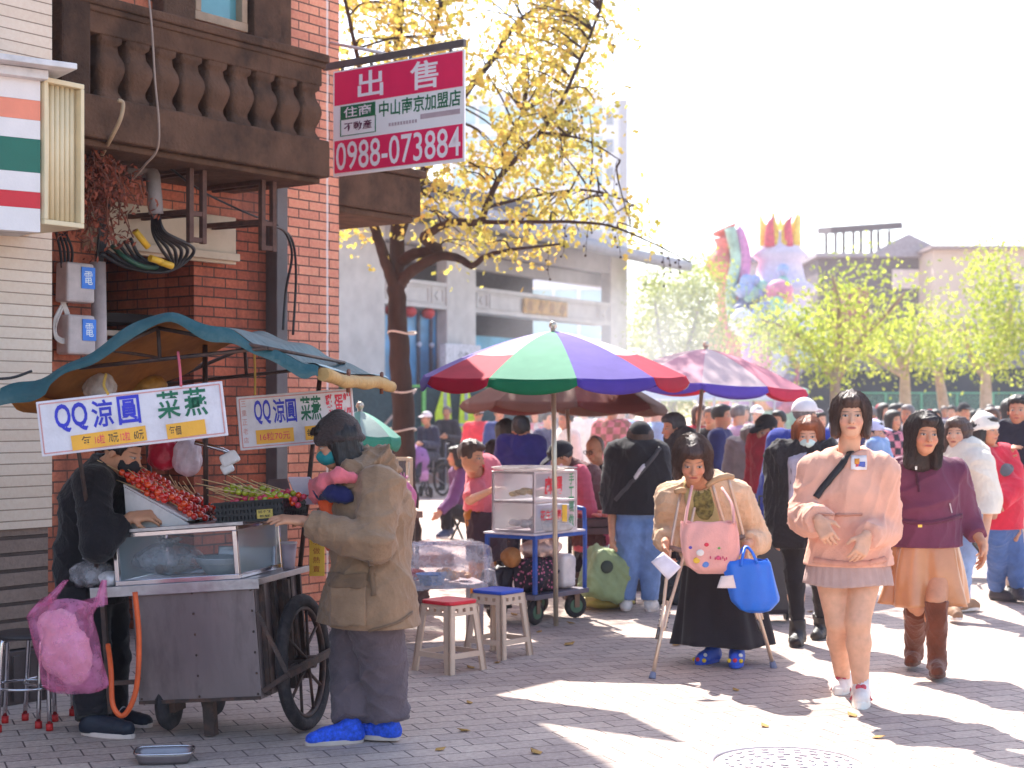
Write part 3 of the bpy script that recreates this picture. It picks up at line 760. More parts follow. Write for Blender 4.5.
# fence in front of the hall
FF = Frame(W(430, 415, 26).xy, 70)
fs0, fs1 = FF.s_at(330), FF.s_at(620)
FN = thing('net_fence', 'dark teal net fence with green posts along the grey hall', 'fence', (FF.P.x, FF.P.y, 0), FF.rz)
ftop = FF.at(430, 386)[1]
m = MB(); m.box(((fs0 + fs1) / 2, .1, .2), (fs1 - fs0, .3, .4)); m.build('kerb_wall', M(C3(150, 122, 112), .85, .25, 3, .4), FN)
mesh_m = film(34, 74, 84, .86, .7)
m = MB(); m.box(((fs0 + fs1) / 2, .1, .41 + (ftop - .4) / 2), (fs1 - fs0, .02, ftop - .42)); m.build('netting', mesh_m, FN)
gp = plain(104, 190, 96, .5)
m = MB(); m.bar((fs0, .06, ftop), (fs1, .06, ftop), .05); m.build('top_rail', gp, FN)
for x in (345, 424, 500, 580): 
    a = FF.s_at(x); m = MB(); m.bar((a, .03, .0), (a, .03, ftop), .08); m.build('post', gp, FN)
m = MB(); a = FF.s_at(424); m.bar((a - .2, .0, ftop - .1), (a - 1.5, .0, .6), .05); m.build('brace', plain(190, 170, 160, .6), FN)
v0 = FF.at(457, 388, .25)
vt = thing('safety_vest', 'yellow safety vest hung on the net fence beside the notice board', 'vest', FF.world(v0[0], .15, v0[1] - 1.15), FF.rz)
m = MB()
for s_ in (-1, 1):
    m.prism([(s_ * .06, 0, .0), (s_ * .42, 0, .0), (s_ * .46, 0, .6), (s_ * .3, 0, 1.1), (s_ * .14, 0, 1.12), (s_ * .1, 0, .7)], (0, .05, 0))
m.build('vest_fabric', plain(196, 226, 60, .8), vt)
m = MB()
for s_ in (-1, 1): m.box((s_ * .26, -.006, .35), (.36, .01, .07)); m.box((s_ * .24, -.006, .75), (.07, .01, .6))
m.build('reflective_tape', plain(150, 160, 170, .4), vt)

# ------------------------------------------------------------------ TREES
bark = M(C3(66, 50, 45), .95, .35, 7, 1, 30, stretch=(1, 1, .25), spec=.15, dirt=C3(44, 34, 32), dirt_amt=.7, dirt_scale=5)
bark_p = M(C3(196, 172, 152), .9, .25, 5, .6, 30, spec=.15, dirt=C3(150, 126, 110), dirt_amt=.6)
def leafmat(c1, c2, c3, tl=.55):
    m, n, l, b, out = nodes_of('leaf')
    at = n.new('ShaderNodeAttribute'); at.attribute_name = 'lc'
    r = n.new('ShaderNodeValToRGB'); e = r.color_ramp.elements; e[0].color = (*c1, 1); e[1].color = (*c3, 1); e[1].position = 1
    k = e.new(.55); k.color = (*c2, 1); l.new(at.outputs['Fac'], r.inputs[0])
    l.new(r.outputs[0], b.inputs['Base Color']); b.inputs['Roughness'].default_value = .55; b.inputs['Specular IOR Level'].default_value = .3
    t = n.new('ShaderNodeBsdfTranslucent'); l.new(r.outputs[0], t.inputs[0])
    mx = n.new('ShaderNodeMixShader'); mx.inputs[0].default_value = tl
    l.new(b.outputs[0], mx.inputs[1]); l.new(t.outputs[0], mx.inputs[2]); l.new(mx.outputs[0], out.inputs[0])
    return m
def leaf_mesh(name, cents, mat, parent, per, spread, size, seed, lobes=True):
    r = np.random.RandomState(seed); C_ = np.repeat(np.array(cents), per, 0); n = len(C_)
    P = C_ + r.normal(size=(n, 3)) * spread
    a = r.normal(size=(n, 3)); a[:, 2] -= .5; a /= np.linalg.norm(a, axis=1)[:, None]
    b = np.cross(a, r.normal(size=(n, 3))); b /= np.linalg.norm(b, axis=1)[:, None]; c = np.cross(a, b)
    s = (size * r.uniform(.6, 1.25, n))[:, None]
    if lobes: shp = [(-.5, 0, 0), (-.25, .42, .05), (.1, .2, -.05), (.25, .5, .1), (.62, 0, 0), (.25, -.5, .1), (.1, -.2, -.05), (-.25, -.42, .05)]
    else: shp = [(-.5, 0, 0), (0, .3, .06), (.55, 0, 0), (0, -.3, .06)]
    V = np.stack([P + s * (a * x + b * y + c * z) for x, y, z in shp], 1).reshape(-1, 3)
    F_ = np.arange(len(V)).reshape(n, len(shp))
    me = mesh_np(name, V, F_, False)
    lc = np.clip(np.repeat(r.uniform(0, 1, len(cents)), per) * .5 + r.uniform(0, 1, n) * .5, 0, 1)
    at = me.attributes.new('lc', 'FLOAT', 'FACE'); at.data.foreach_set('value', lc.astype(np.float32))
    me.materials.append(mat); return link(bpy.data.objects.new(name, me), parent)
def inpoly(x, y, P):
    k = False
    for i in range(len(P)):
        (x0, y0), (x1, y1) = P[i], P[i - 1]
        if (y0 > y) != (y1 > y) and x < (x1 - x0) * (y - y0) / (y1 - y0) + x0: k = not k
    return k
ST = thing('street_tree', 'large dark-trunked tree with sparse yellow autumn leaves in front of the grey hall', 'tree', W(407, 0, 14.2).xy.to_3d())
base = Vector(ST.location)
def lp(x, y, d): return W(x, y, d) - base
limbs = [
    ([(407, 548, 14.2), (405, 500, 14.2), (403, 420, 14.2), (399, 350, 14.2), (397, 305, 14.2), (396, 270, 14.2), (398, 235, 14.3), (396, 180, 14.4), (402, 120, 14.5), (398, 50, 14.6), (405, -60, 14.7)], .165, .05),
    ([(398, 292, 14.2), (386, 262, 14.1), (376, 232, 14.0), (368, 200, 13.8), (372, 150, 13.6), (362, 80, 13.4), (345, 0, 13.2)], .085, .02),
    ([(400, 284, 14.2), (408, 274, 14.1), (436, 257, 13.9), (460, 259, 13.7), (472, 266, 13.6), (486, 256, 13.5), (510, 250, 13.4), (560, 244, 13.2)], .085, .012),
    ([(399, 262, 14.2), (415, 253, 14.1), (438, 250, 14.0), (424, 239, 13.9), (431, 232, 13.8), (452, 222, 13.7), (478, 222, 13.6), (486, 207, 13.6), (497, 182, 13.6), (507, 169, 13.6), (540, 132, 13.5), (560, 105, 13.4), (580, 60, 13.3), (600, 10, 13.2)], .075, .015),
    ([(507, 169, 13.6), (503, 150, 13.7), (512, 130, 13.8), (523, 112, 13.9)], .03, .01),
    ([(397, 240, 14.3), (420, 180, 14.5), (440, 135, 14.6), (463, 97, 14.7), (492, 60, 14.8), (517, 23, 14.9), (552, 0, 15), (600, -30, 15.1)], .07, .02),
    ([(478, 222, 13.6), (520, 222, 13.3), (570, 222, 13.1), (610, 226, 13), (650, 242, 12.9), (690, 262, 12.9)], .03, .006),
    ([(400, 120, 14.5), (425, 60, 14.2), (440, 10, 14), (450, -40, 13.9)], .04, .015),
    ([(540, 132, 13.5), (585, 140, 13.3), (620, 160, 13.2)], .02, .006),
    ([(486, 207, 13.6), (540, 195, 13.9), (590, 190, 14.2), (635, 205, 14.4)], .025, .006)]
m = MB(); lpts = []
for pts, r0, r1 in limbs:
    P = spl([lp(*p) for p in pts], 5); nP = len(P)
    rr = [max(r0 + (r1 - r0) * (i / (nP - 1)) ** .8, .004) for i in range(nP)]
    if r0 > .16: rr = [r * (1.25 - .25 * min(1, i / 6)) for i, r in enumerate(rr)]
    P = [p + Vector([rnd.uniform(-1, 1) * .12 * rr[i] for _ in range(3)]) for i, p in enumerate(P)]
    m.tube(P, rr, 10); lpts += P[3:] if r0 < .16 else P[25:]
m.build('trunk', bark, ST)
poly = [(338, -70), (615, -70), (605, 5), (622, 45), (604, 85), (606, 120), (628, 160), (622, 195), (652, 235), (630, 250), (585, 238), (560, 226), (530, 262), (505, 240), (470, 262), (440, 262), (425, 240), (400, 225), (350, 262), (338, 230)]
m = MB(); cents = []; k = 0
lp_np = np.array([tuple(p) for p in lpts])
while len(cents) < 460:
    x, y = rnd.uniform(335, 660), rnd.uniform(-70, 265)
    if not inpoly(x, y, poly): continue
    if math.sin(x * .047 + 1.3) + math.sin(y * .061 + x * .021) + math.sin(x * .11 - y * .08) < -.45 and rnd.random() < .85: continue
    if x < 440 and y > 90 and rnd.random() < .5: continue
    q = lp(x, y, rnd.uniform(13.0, 15.2)); cents.append(tuple(q)); k += 1
    if k % 2 == 0:
        i = int(np.argmin(((lp_np - np.array(q)) ** 2).sum(1))); a = lpts[i]; d = (q - a); 
        if d.length < 1.5: m.tube(spl([a, a + d * .4 + Vector((rnd.uniform(-.1, .1), rnd.uniform(-.1, .1), .08)), q], 4), [.014 - .001 * j for j in range(9)], 5)
m.build('twigs', bark, ST)
ly = leafmat(C3(158, 156, 72), C3(214, 196, 98), C3(220, 178, 98))
leaf_mesh('crown', cents, ly, ST, 19, .16, .074, 3)
m = MB(); tw = MB(); lim = [p for p in lpts if (p + base).x > .35 and (p + base).z > 2.9]
for k in range(28):
    q = lim[rnd.randrange(len(lim))]; L_ = rnd.uniform(.15, .5); dx, dy = rnd.uniform(-.1, .2), rnd.uniform(-.15, .15)
    P = spl([q, q + Vector((dx * .6, dy * .6, -.02)), q + Vector((dx, dy, -L_ * .5)), q + Vector((dx * 1.1, dy, -L_))], 3); tw.tube(P, .0035, 4, False)
    for j in range(3, len(P), 2):
        e = P[j] + Vector((rnd.uniform(-.03, .03), rnd.uniform(-.03, .03), -.05)); tw.tube([P[j], e], .002, 3, False); m.sphere(e, .014, 6, 4)
tw.build('drooping_twigs', bark, ST)
sb_ = m.build('seed_balls', plain(62, 46, 42, .9), ST); sb_['kind'] = 'stuff'
m = MB()
for y in (333, 391, 430):
    q = lp(402, y, 14.2); rg = []
    for k in range(17):
        a = k / 16 * 2 * math.pi; rg.append(q + Vector((.165 * math.cos(a), .165 * math.sin(a), .02 * math.sin(a * 2 + y))))
    m.tube(rg, .012, 5)
m.build('trunk_ropes', plain(205, 188, 178, .8), ST)

def bgtree(lab, xb, yb_d, trunk, limbs_, blobs, mats_, seed, per=20, n=52, size=.135, group='young trees round the plaza'):
    t = thing('plaza_tree', lab, 'tree', W(xb, 0, yb_d).xy.to_3d(), 0, group); b0 = Vector(t.location); r = random.Random(seed)
    f = lambda x, y, d: W(x, y, d) - b0
    m = MB()
    m.tube(spl([Vector((0, 0, 0))] + [f(x, y, yb_d) for x, y in trunk], 4), [.2 - .1 * i / (4 * len(trunk)) for i in range(4 * len(trunk) + 1)], 8)
    for L in limbs_: m.tube(spl([f(x, y, yb_d + .5 * math.sin(i + seed)) for i, (x, y) in enumerate(L)], 4), [.1 - .075 * i / (4 * (len(L) - 1)) for i in range(4 * (len(L) - 1) + 1)], 6)
    m.build('trunk', mats_[0], t)
    cs = []
    for (cx, cy, rx, ry) in blobs:
        for k in range(max(4, int(n * rx * ry / 900))):
            a = r.uniform(0, 6.28); q = r.random() ** .6
            cs.append(tuple(f(cx + rx * q * math.cos(a), cy + ry * q * math.sin(a), yb_d + r.uniform(-1, 1) * rx / 1200 * yb_d)))
    leaf_mesh('crown', cs, mats_[1], t, per, .3, size * .85, seed, False)
lg = leafmat(C3(130, 150, 56), C3(180, 190, 72), C3(206, 204, 100), .6)
lg2 = leafmat(C3(110, 132, 44), C3(160, 172, 60), C3(196, 196, 80), .55)
bgtree('pale-trunked yellow-green tree above the purple-jacketed woman', 908, 30, [(906, 430), (905, 385), (904, 360)], [[(904, 375), (880, 362), (850, 345)], [(904, 365), (915, 340), (925, 310)], [(904, 368), (890, 340), (870, 310)]], [(880, 345, 32, 22), (912, 340, 30, 26), (850, 350, 22, 16), (925, 362, 16, 14)], (bark_p, lg), 11)
bgtree('second yellow-green tree with a leaning pale trunk', 950, 31, [(947, 430), (942, 395), (938, 372)], [[(940, 380), (930, 360), (925, 330)], [(939, 375), (950, 350), (955, 330)]], [(945, 345, 30, 24), (940, 322, 18, 14)], (bark_p, lg), 12)
bgtree('tallest yellow-green tree at the right edge with a forked pale trunk', 985, 28, [(986, 430), (986, 390), (986, 368)], [[(986, 378), (970, 355), (965, 330)], [(986, 370), (1005, 345), (1010, 310)], [(1008, 320), (1012, 290), (1005, 260)]], [(990, 345, 34, 26), (992, 272, 26, 26), (1010, 310, 26, 26), (1020, 345, 24, 22), (975, 310, 14, 14)], (bark_p, lg), 13)
bgtree('wide yellow-green tree growing in front of the festival float', 838, 27, [(838, 440), (836, 400), (834, 372)], [[(836, 385), (815, 350), (790, 330), (762, 320)], [(835, 375), (840, 340), (838, 300), (832, 275)], [(836, 380), (860, 340), (890, 310), (905, 292)]], [(780, 322, 36, 18), (830, 345, 32, 28), (835, 300, 24, 16), (868, 315, 20, 14), (845, 275, 10, 10), (905, 288, 22, 7), (880, 270, 8, 6), (800, 345, 26, 16), (765, 340, 18, 14)], (M(C3(150, 128, 112), .9), lg), 14)
bgtree('hazy green tree behind the smoke, left of the festival float', 672, 36, [(672, 430), (672, 400), (672, 380)], [[(672, 385), (660, 340), (655, 300)], [(672, 385), (690, 340), (700, 300)]], [(665, 300, 30, 30), (700, 290, 20, 34), (650, 345, 30, 30), (700, 350, 26, 40), (680, 390, 40, 24)], (M(C3(130, 120, 100), .9), lg2), 15, n=150)

# ------------------------------------------------------------------ FAR BUILDINGS, HEDGE, FLOAT
def facing(name, lab, cat, x0, x1, y0, d, depth, mat, ang=0):
    """building whose front spans pixels x0..x1 with its top at y0, standing at depth d"""
    a, b = W(x0, y0, d), W(x1, y0, d); t = thing(name, lab, cat, (a.x, a.y, 0), ang)
    wd, h = b.x - a.x, a.z; m = MB(); m.box((wd / 2, depth / 2, h / 2), (wd, depth, h)); m.build('walls', mat, t); return t, wd, h
def windows(t, rects, wd, h, fr, gl):
    for (x, z, w_, h_) in rects:
        m = MB()
        for (cx, cz, dx, dz) in ((x, z, w_, .1), (x, z + h_, w_, .1), (x - w_ / 2, z + h_ / 2, .1, h_ + .1), (x + w_ / 2, z + h_ / 2, .1, h_ + .1)): m.box((cx, -.06, cz), (dx, .12, dz))
        o = m.build('window', fr, t); m = MB(); m.box((x, -.03, z + h_ / 2), (w_ - .1, .04, h_ - .1)); m.build('pane', gl, o)
concd = M(C3(104, 92, 98), .9, .15, .6, .1, dirt=C3(92, 82, 88), dirt_amt=.7, dirt_scale=.3)
concl = M(C3(206, 188, 174), .9, .1, .6, .1, dirt=C3(160, 144, 136), dirt_amt=.5, dirt_scale=.3)
gl = plain(96, 104, 122, .2, spec=.7); whf = plain(200, 198, 200, .6)
t, wd, h = facing('old_apartment', 'dark old apartment block with a rooftop shed right of the float', 'building', 818, 935, 258, 60, 8, concd)
windows(t, [(1.2, h - 5.4, 1.6, 1.5), (3.6, h - 5.4, 1.2, 1.5), (1.2, h - 8.6, 1.6, 1.5), (4.4, h - 8.2, 1.4, 1.4)], wd, h, whf, gl)
m = MB(); m.box((1.6, -.05, h - 3.2), (1.8, .08, 3.4)); m.build('red_panel', plain(150, 84, 84, .8), t)
m = MB(); m.box((wd / 2, 3.4, h + .1), (wd + .4, 8, .2)); m.prism([(2.8, -.6, h + .2), (wd + .3, -.6, h + .2), (wd + .3, -.6, h + .3), (4.4, -.6, h + 1.15)], (0, 6, 0)); m.build('roof', plain(152, 142, 150, .6), t)
z0 = h + .2; sx = 1.4; m = MB()
for x in (1.0, 1.9, 2.8, 3.7):
    for y in (.6, 3): m.bar((x, y, z0), (x, y, z0 + 1.25 + (.25 if y > 1 else 0)), .15)
m.build('shed_posts', plain(130, 118, 122, .7), t)
m = MB(); m.box((2.45, 1.8, z0 + 1.5), (3.6, 3.4, .34), (R(6), R(-4), 0)); m.build('shed_roof', plain(84, 72, 80, .7), t)
m = MB(); m.box((5.2, -.03, h - 1.05), (3.0, .04, .95)); m.build('open_loggia', plain(228, 214, 210, .8), t)
t, wd, h = facing('tiled_apartment', 'beige apartment block with white-framed windows above the yellow trees', 'building', 933, 1032, 250, 58, 8, concl)
windows(t, [(3.6, h - 3.0, 1.3, 1.3), (1.9, h - 6.0, 1.6, 1.5), (4.5, h - 6.0, 1.6, 1.5), (1.9, h - 9, 1.6, 1.5)], wd, h, whf, gl)
m = MB(); m.box((wd / 2, -.2, h - 3.7), (wd, .4, .25)); m.box((wd / 2, 3.4, h + .08), (wd + .5, 8, .16)); m.build('ledges', plain(150, 132, 130, .8), t)
t, wd, h = facing('low_house', 'pale low house just behind the white tower of the float', 'building', 738, 815, 262, 66, 7, plain(206, 196, 206, .9))
windows(t, [(1.2, h - 3, 1.6, 1.4), (3.4, h - 3, 1.2, 1.4)], wd, h, whf, gl)
m = MB(); m.box((wd / 2, 3, h + .1), (wd + .6, 7.4, .3)); m.build('roof', plain(142, 132, 148, .7), t)
t, wd, h = facing('tower_block', 'slim pale tower block beyond the yellow tree crown', 'building', 598, 628, 100, 130, 12, plain(206, 204, 214, .7))
m = MB(); m.box((wd - .5, -.1, h / 2), (.8, .4, h)); m.build('corner_shaft', plain(140, 138, 150, .7), t)
m = MB()
for k in range(12): m.box((wd / 2 - .6, -.05, h - 2 - k * 3), (wd - 2, .06, 1.4))
m.build('window_bands', gl, t)
t, wd, h = facing('glass_office', 'teal glass office block seen through the yellow tree', 'building', 452, 604, 92, 90, 14, M(C3(178, 212, 216), .15, .15, .3, 0, spec=.8))
m = MB()
for k in range(14): m.box((wd / 2, -.1, h - .6 - k * 2.3), (wd + .3, .3, .9))
for k in range(7): m.box((k * wd / 6, -.12, h / 2), (.25, .3, h))
m.build('floor_bands', plain(226, 226, 232, .6), t)
# dark hedge-covered fence behind the plaza
a, b = W(800, 368, 38), W(1100, 368, 38); t = thing('dark_screen', 'long dark screen wall behind the pale-trunked trees', 'wall', (a.x, a.y, 0))
wd = b.x - a.x; m = MB(); m.box((wd / 2, 0, a.z / 2), (wd, .4, a.z)); m.build('screen', M(C3(58, 60, 72), .9, .35, .8, .4), t)
m = MB(); m.bar((0, -.25, a.z - .0), (wd, -.25, a.z + .25), .3); m.build('top_roll', plain(116, 108, 124, .8), t)
a, b = W(850, 393, 35), W(1100, 393, 35); t = thing('green_fence', 'low green wire fence in front of the dark screen wall', 'fence', (a.x, a.y, 0))
wd = b.x - a.x; m = MB(); m.bar((0, 0, a.z), (wd, 0, a.z), .05); m.bar((0, 0, .3), (wd, 0, .3), .05); m.build('rails', plain(90, 160, 130, .6), t)
for k in range(8): m = MB(); m.bar((k * wd / 7, 0, 0), (k * wd / 7, 0, a.z), .06); m.build('post', plain(90, 160, 130, .6), t)
m = MB(); m.box((wd / 2, .02, a.z / 2 + .1), (wd, .01, a.z - .3)); m.build('netting', film(110, 150, 140, .45, .7), t)

# festival float
FL = thing('festival_float', 'tall colourful festival float with a red column, a white tower and a golden crown', 'float', W(765, 0, 42).xy.to_3d()); b0 = Vector(FL.location)
f = lambda x, y, d=42: W(x, y, d) - b0
m = MB(); P = spl([f(735, 470), f(728, 410), f(742, 375), (f(727, 345)), f(733, 300), f(722, 265), f(728, 240), f(724, 228)], 6)
m.tube(P, [.75 - .4 * i / len(P) + .12 * math.sin(i * 1.1) for i in range(len(P))], 14)
P = spl([f(740, 410), f(752, 395), f(770, 400), f(765, 415), f(745, 430)], 5); m.tube(P, .42, 10)
m.build('red_column', plain(232, 130, 122, .6, var=.2), FL)
m = MB(); P = spl([f(734, 330, 41.6), f(731, 290, 41.6), f(736, 258, 41.6), f(730, 228, 41.6)], 8); m.tube(P, .2, 8)
m.build('green_pole', M(C3(176, 206, 186), .5, .4, 2), FL)
m = MB(); P = spl([f(741, 300, 41.7), f(744, 260, 41.7), f(739, 225, 41.7)], 6); m.tube(P, [.05 + .2 * math.sin(math.pi * i / len(P)) for i in range(len(P) - 1)] + [.03], 8); m.build('pink_ribbon', plain(226, 150, 200, .5), FL)
c = f(780, 330); m = MB(); m.lathe([(1.5, -6), (1.6, -1.9), (1.85, -1.7), (1.4, -1.5), (1.3, -.4), (1.6, -.2), (1.15, .1), (1.05, 1.2), (1.35, 1.4), (.9, 1.7), (.75, 2.4), (1.0, 2.6), (.7, 2.9), (.6, 3.4), (0, 3.5)], 16, c); m.build('white_tower', plain(226, 212, 232, .5, var=.1), FL)
m = MB()
for k in range(9):
    a = k * 2 * math.pi / 9; p = f(780, 246) + Vector((.5 * math.cos(a), .5 * math.sin(a), 0)); m.tube([p, p + Vector((.08 * math.cos(a), .08 * math.sin(a), .6)), p + Vector((.22 * math.cos(a), .22 * math.sin(a), 1.15 - .3 * (k % 2)))], [.24, .15, .02], 8)
m.sphere(f(780, 250), .5, 14, 10); m.build('golden_crown', plain(246, 206, 96, .5, var=.25), FL)
m = MB()
for x in (770, 788): p = f(x, 225, 41.5); m.tube(spl([f(x, 246, 41.6), p, f(x + 5, 214, 41.6)], 5), [.2, .19, .18, .16, .15, .13, .11, .08, .06, .04, .02], 8)
m.build('red_horns', plain(222, 92, 110, .5), FL)
pal = [(240, 150, 176), (170, 190, 230), (166, 212, 190), (248, 220, 130), (196, 156, 214), (246, 180, 136), (236, 232, 242), (90, 96, 140)]
for i, cc in enumerate(pal):
    m = MB()
    for k in range(12):
        x, y = rnd.uniform(738, 822), rnd.uniform(285, 420)
        if y < 330 and x > 790: continue
        p = f(x, y, rnd.uniform(40.2, 41.6)); m.sphere(p, rnd.uniform(.18, .5), 9, 6, (1, .7, rnd.uniform(.4, 1.5)))
    if i in (1, 2):
        for k in range(5): m.sphere(f(rnd.uniform(742, 765), rnd.uniform(280, 300), 41.3), rnd.uniform(.15, .28), 9, 6)
        m.sphere(f(783, 282 if i == 2 else 270, 40.9), .22, 9, 6)
    m.build('paper_flowers', plain(*cc, .6, var=.2), FL)

# ------------------------------------------------------------------ PARASOLS
def parasol(lab, apex, rad, rim_drop, pole_xy, cols, sheen_cols, rot, tilt, pole_r=.018, vcols=None, lining=(150, 124, 118)):
    t = thing('parasol', lab, 'parasol', (pole_xy.x, pole_xy.y, 0)); n = len(cols)
    ap = Vector(apex) - Vector(t.location); TX = Matrix.Translation(ap) @ Euler((R(tilt[0]), R(tilt[1]), 0)).to_matrix().to_4x4()
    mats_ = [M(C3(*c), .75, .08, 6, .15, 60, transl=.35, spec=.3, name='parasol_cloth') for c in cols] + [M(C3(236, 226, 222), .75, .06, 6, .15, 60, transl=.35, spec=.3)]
    def pt(a0, a1, u, v, dz=0):
        a = a0 + (a1 - a0) * u; cm = math.cos((a1 - a0) / 2) / math.cos(a - (a0 + a1) / 2)
        r = rad * v * (cm * .75 + .25); sag = -.035 * math.sin(math.pi * u) * v
        return Vector((r * math.cos(a), r * math.sin(a), -rim_drop * (v ** 1.45) + sag * .3 + dz))
    m = MB(); li = MB(); va = MB()
    m.X = TX; li.X = TX; va.X = TX
    for k in range(n):
        a0, a1 = rot + 2 * math.pi * k / n, rot + 2 * math.pi * (k + 1) / n
        if sheen_cols and sheen_cols[k]:  # sun sheen on the upper panel painted as white cloth
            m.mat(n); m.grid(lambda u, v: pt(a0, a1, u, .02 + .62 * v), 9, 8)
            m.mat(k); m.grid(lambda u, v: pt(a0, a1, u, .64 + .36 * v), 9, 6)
        else:
            m.mat(k); m.grid(lambda u, v: pt(a0, a1, u, .02 + .98 * v), 9, 12)
        li.grid(lambda u, v: pt(a0, a1, u, .03 + .955 * v, -.012), 9, 10)
        va.mat(k); 
        def vf(u, v):
            p = pt(a0, a1, u, 1.0); sc_ = .05 + .05 * math.sin(math.pi * u) ** .6
            q = p.copy(); q.xy *= 1.004 + .03 * v; q.z -= sc_ * v; return q
        va.grid(vf, 13, 4)
    m.build('canopy', mats_, t); li.build('lining', M(C3(*lining), .9, .08, 6, .1, transl=.22, spec=.1), t)
    va.build('valance', [M(C3(*c), .75, .08, 6, .15, 60, transl=.35, spec=.3) for c in vcols] if vcols else mats_, t, solid=.004)
    m = MB(); m.X = TX
    for k in range(n):
        a = rot + 2 * math.pi * k / n
        m.tube([(rad * v * math.cos(a), rad * v * math.sin(a), -rim_drop * v ** 1.45 - .02) for v in (.03, .3, .6, .85, .99)], .006, 5)
        m.tube([(rad * .5 * math.cos(a), rad * .5 * math.sin(a), -rim_drop * .5 ** 1.45 - .025), (.02 * math.cos(a), .02 * math.sin(a), -rim_drop * .95)], .005, 5)
    m.build('ribs', plain(120, 96, 92, .5), t)
    m = MB(); m.tube([(0, 0, 0), ap + Vector((0, 0, .02))], pole_r, 12); m.sphere(ap + Vector((0, 0, .04)), .03, 10, 8); m.cyl(ap - Vector((0, 0, rim_drop * .95)), ap - Vector((0, 0, rim_drop * .85)), .035); m.build('pole', M(C3(206, 190, 170), .3, .1, 6, 0, metal=.6), t)
    return t
PU, RD, GR, WH, OR = (136, 116, 196), (216, 70, 90), (120, 188, 152), (232, 222, 222), (232, 116, 100)  # canopy tones paled: sun glare on the top put into the cloth colour
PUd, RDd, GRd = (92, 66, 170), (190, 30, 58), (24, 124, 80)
p1 = W(556, 415, 8.42); ap1 = W(553, 331, 8.42)
def panel_rot(nn, ang_front): return R(ang_front)
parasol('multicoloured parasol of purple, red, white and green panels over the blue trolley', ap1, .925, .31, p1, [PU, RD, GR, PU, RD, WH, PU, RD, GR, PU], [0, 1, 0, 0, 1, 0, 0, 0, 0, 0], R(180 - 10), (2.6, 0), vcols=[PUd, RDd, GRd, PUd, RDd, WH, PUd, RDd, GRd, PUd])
p2 = W(684, 415, 10.7); ap2 = W(706, 349, 10.7)
parasol('pale pink and white parasol with purple and red valance, right of the multicoloured one', ap2, .92, .32, W(684, 415, 10.75), [(236, 206, 208), (222, 168, 184), (238, 214, 214), (226, 150, 164), (206, 176, 206)] * 2, None, R(10), (.5, 3), vcols=[(222, 60, 90), (122, 92, 200), (222, 60, 90), (222, 60, 90), (206, 90, 120), (122, 92, 200), (122, 92, 200), (122, 92, 200), (222, 60, 90), (122, 92, 200)])
p3 = W(575, 415, 11.6)
parasol('rusty red parasol half hidden behind the multicoloured one', W(565, 362, 11.6), .98, .4, p3, [(120, 78, 68), (126, 90, 78), (130, 62, 56), (122, 86, 74)] * 2, None, R(5), (-1, 1), lining=(112, 86, 76))
# ------------------------------------------------------------------ AIR
# ------------------------------------------------------------------ FOOD CART at the left
steel = M(C3(176, 170, 176), .32, .12, 10, .12, 50, metal=.85, dirt=C3(110, 96, 98), dirt_amt=.5, dirt_scale=6)
steel_p = M(C3(132, 117, 118), .4, .18, 2.2, .25, 12, metal=.45, dirt=C3(76, 63, 61), dirt_amt=.85, dirt_scale=4.5, stretch=(1, 1, .35))
chrome = M(C3(205, 200, 205), .16, .08, 10, 0, metal=1)
wood_l = M(C3(214, 206, 206), .7, .1, 8, .2, dirt=C3(150, 138, 138), dirt_amt=.6, dirt_scale=7)
rubber = M(C3(44, 38, 40), .85, .25, 12, .4, dirt=C3(96, 84, 82), dirt_amt=.5, dirt_scale=10)
iron_b = M(C3(74, 58, 54), .6, .3, 12, .3, metal=.3, dirt=C3(120, 76, 54), dirt_amt=.5, dirt_scale=12)
blackp = plain(30, 28, 32, .5, var=.15)
CL = Vector(((265 - 512) / 1200 * 5.4, 5.4 * KD, 0))
CT = thing('food_cart', 'steel street food cart with a teal tarp roof, glass case and spoked wheels', 'food cart', CL, rot=(0, R(-4.5), R(-13)))
CTM = Matrix.Translation(CL) @ Euler((0, R(-4.5), R(-13))).to_matrix().to_4x4(); CTI = CTM.inverted()
def cl(x, y, d): return CTI @ W(x, y, d)
m = MB()
wbox(-.6, .0, .0, .02, .2, .715); wbox(-.02, .0, .021, .55, .2, .715); wbox(-.6, -.0, .53, .55, .2, .715); wbox(-.6, -.021, .021, .529, .2, .22)
m.build('body_panels', steel_p, CT, .003)
m = MB()
for x in (-.585, -.3, -.015):
    for k in range(6): m.sphere((x, -.001, .225 + k * .094), .006, 8, 5, (1, .5, 1))
m.bar((-.598, -.004, .208), (-.002, -.004, .208), .006, .016); m.bar((-.598, -.004, .706), (-.002, -.004, .706), .006, .012)
m.build('rivets_trim', iron_b, CT)
m = MB(); wbox(-.79, .04, -.03, .62, .717, .745); wbox(-.79, .04, -.034, -.0301, .70, .748)
m.build('counter', steel, CT, .004)
m = MB()
for x in (.0, .03): m.bar((x + .012, .3, .2), (x + .012, .3, .71), .024)
for yy in (.06, .2, .42, .54): m.bar((.012, yy, .21), (.012, yy, .712), .02)
m.bar((.14, -.02, .31), (.02, -.03, .6), .016); m.bar((.145, -.03, .31), (.14, .62, .33), .03); m.bar((.02, .3, .315), (.145, .3, .315), .03)
m.bar((.02, -.02, .24), (.145, -.03, .31), .022)
m.build('side_frame', iron_b, CT)
def ring(mb, c, r, wr, n=36, k=10, sx=1.0):
    def fn(u, v):
        a, b = 2 * math.pi * u, 2 * math.pi * v
        return Vector(c) + Vector((wr * sx * math.sin(b), (r + wr * math.cos(b)) * math.cos(a), (r + wr * math.cos(b)) * math.sin(a)))
    mb.grid(fn, n, k + 1, True)
wc = (.085, .34, .315)
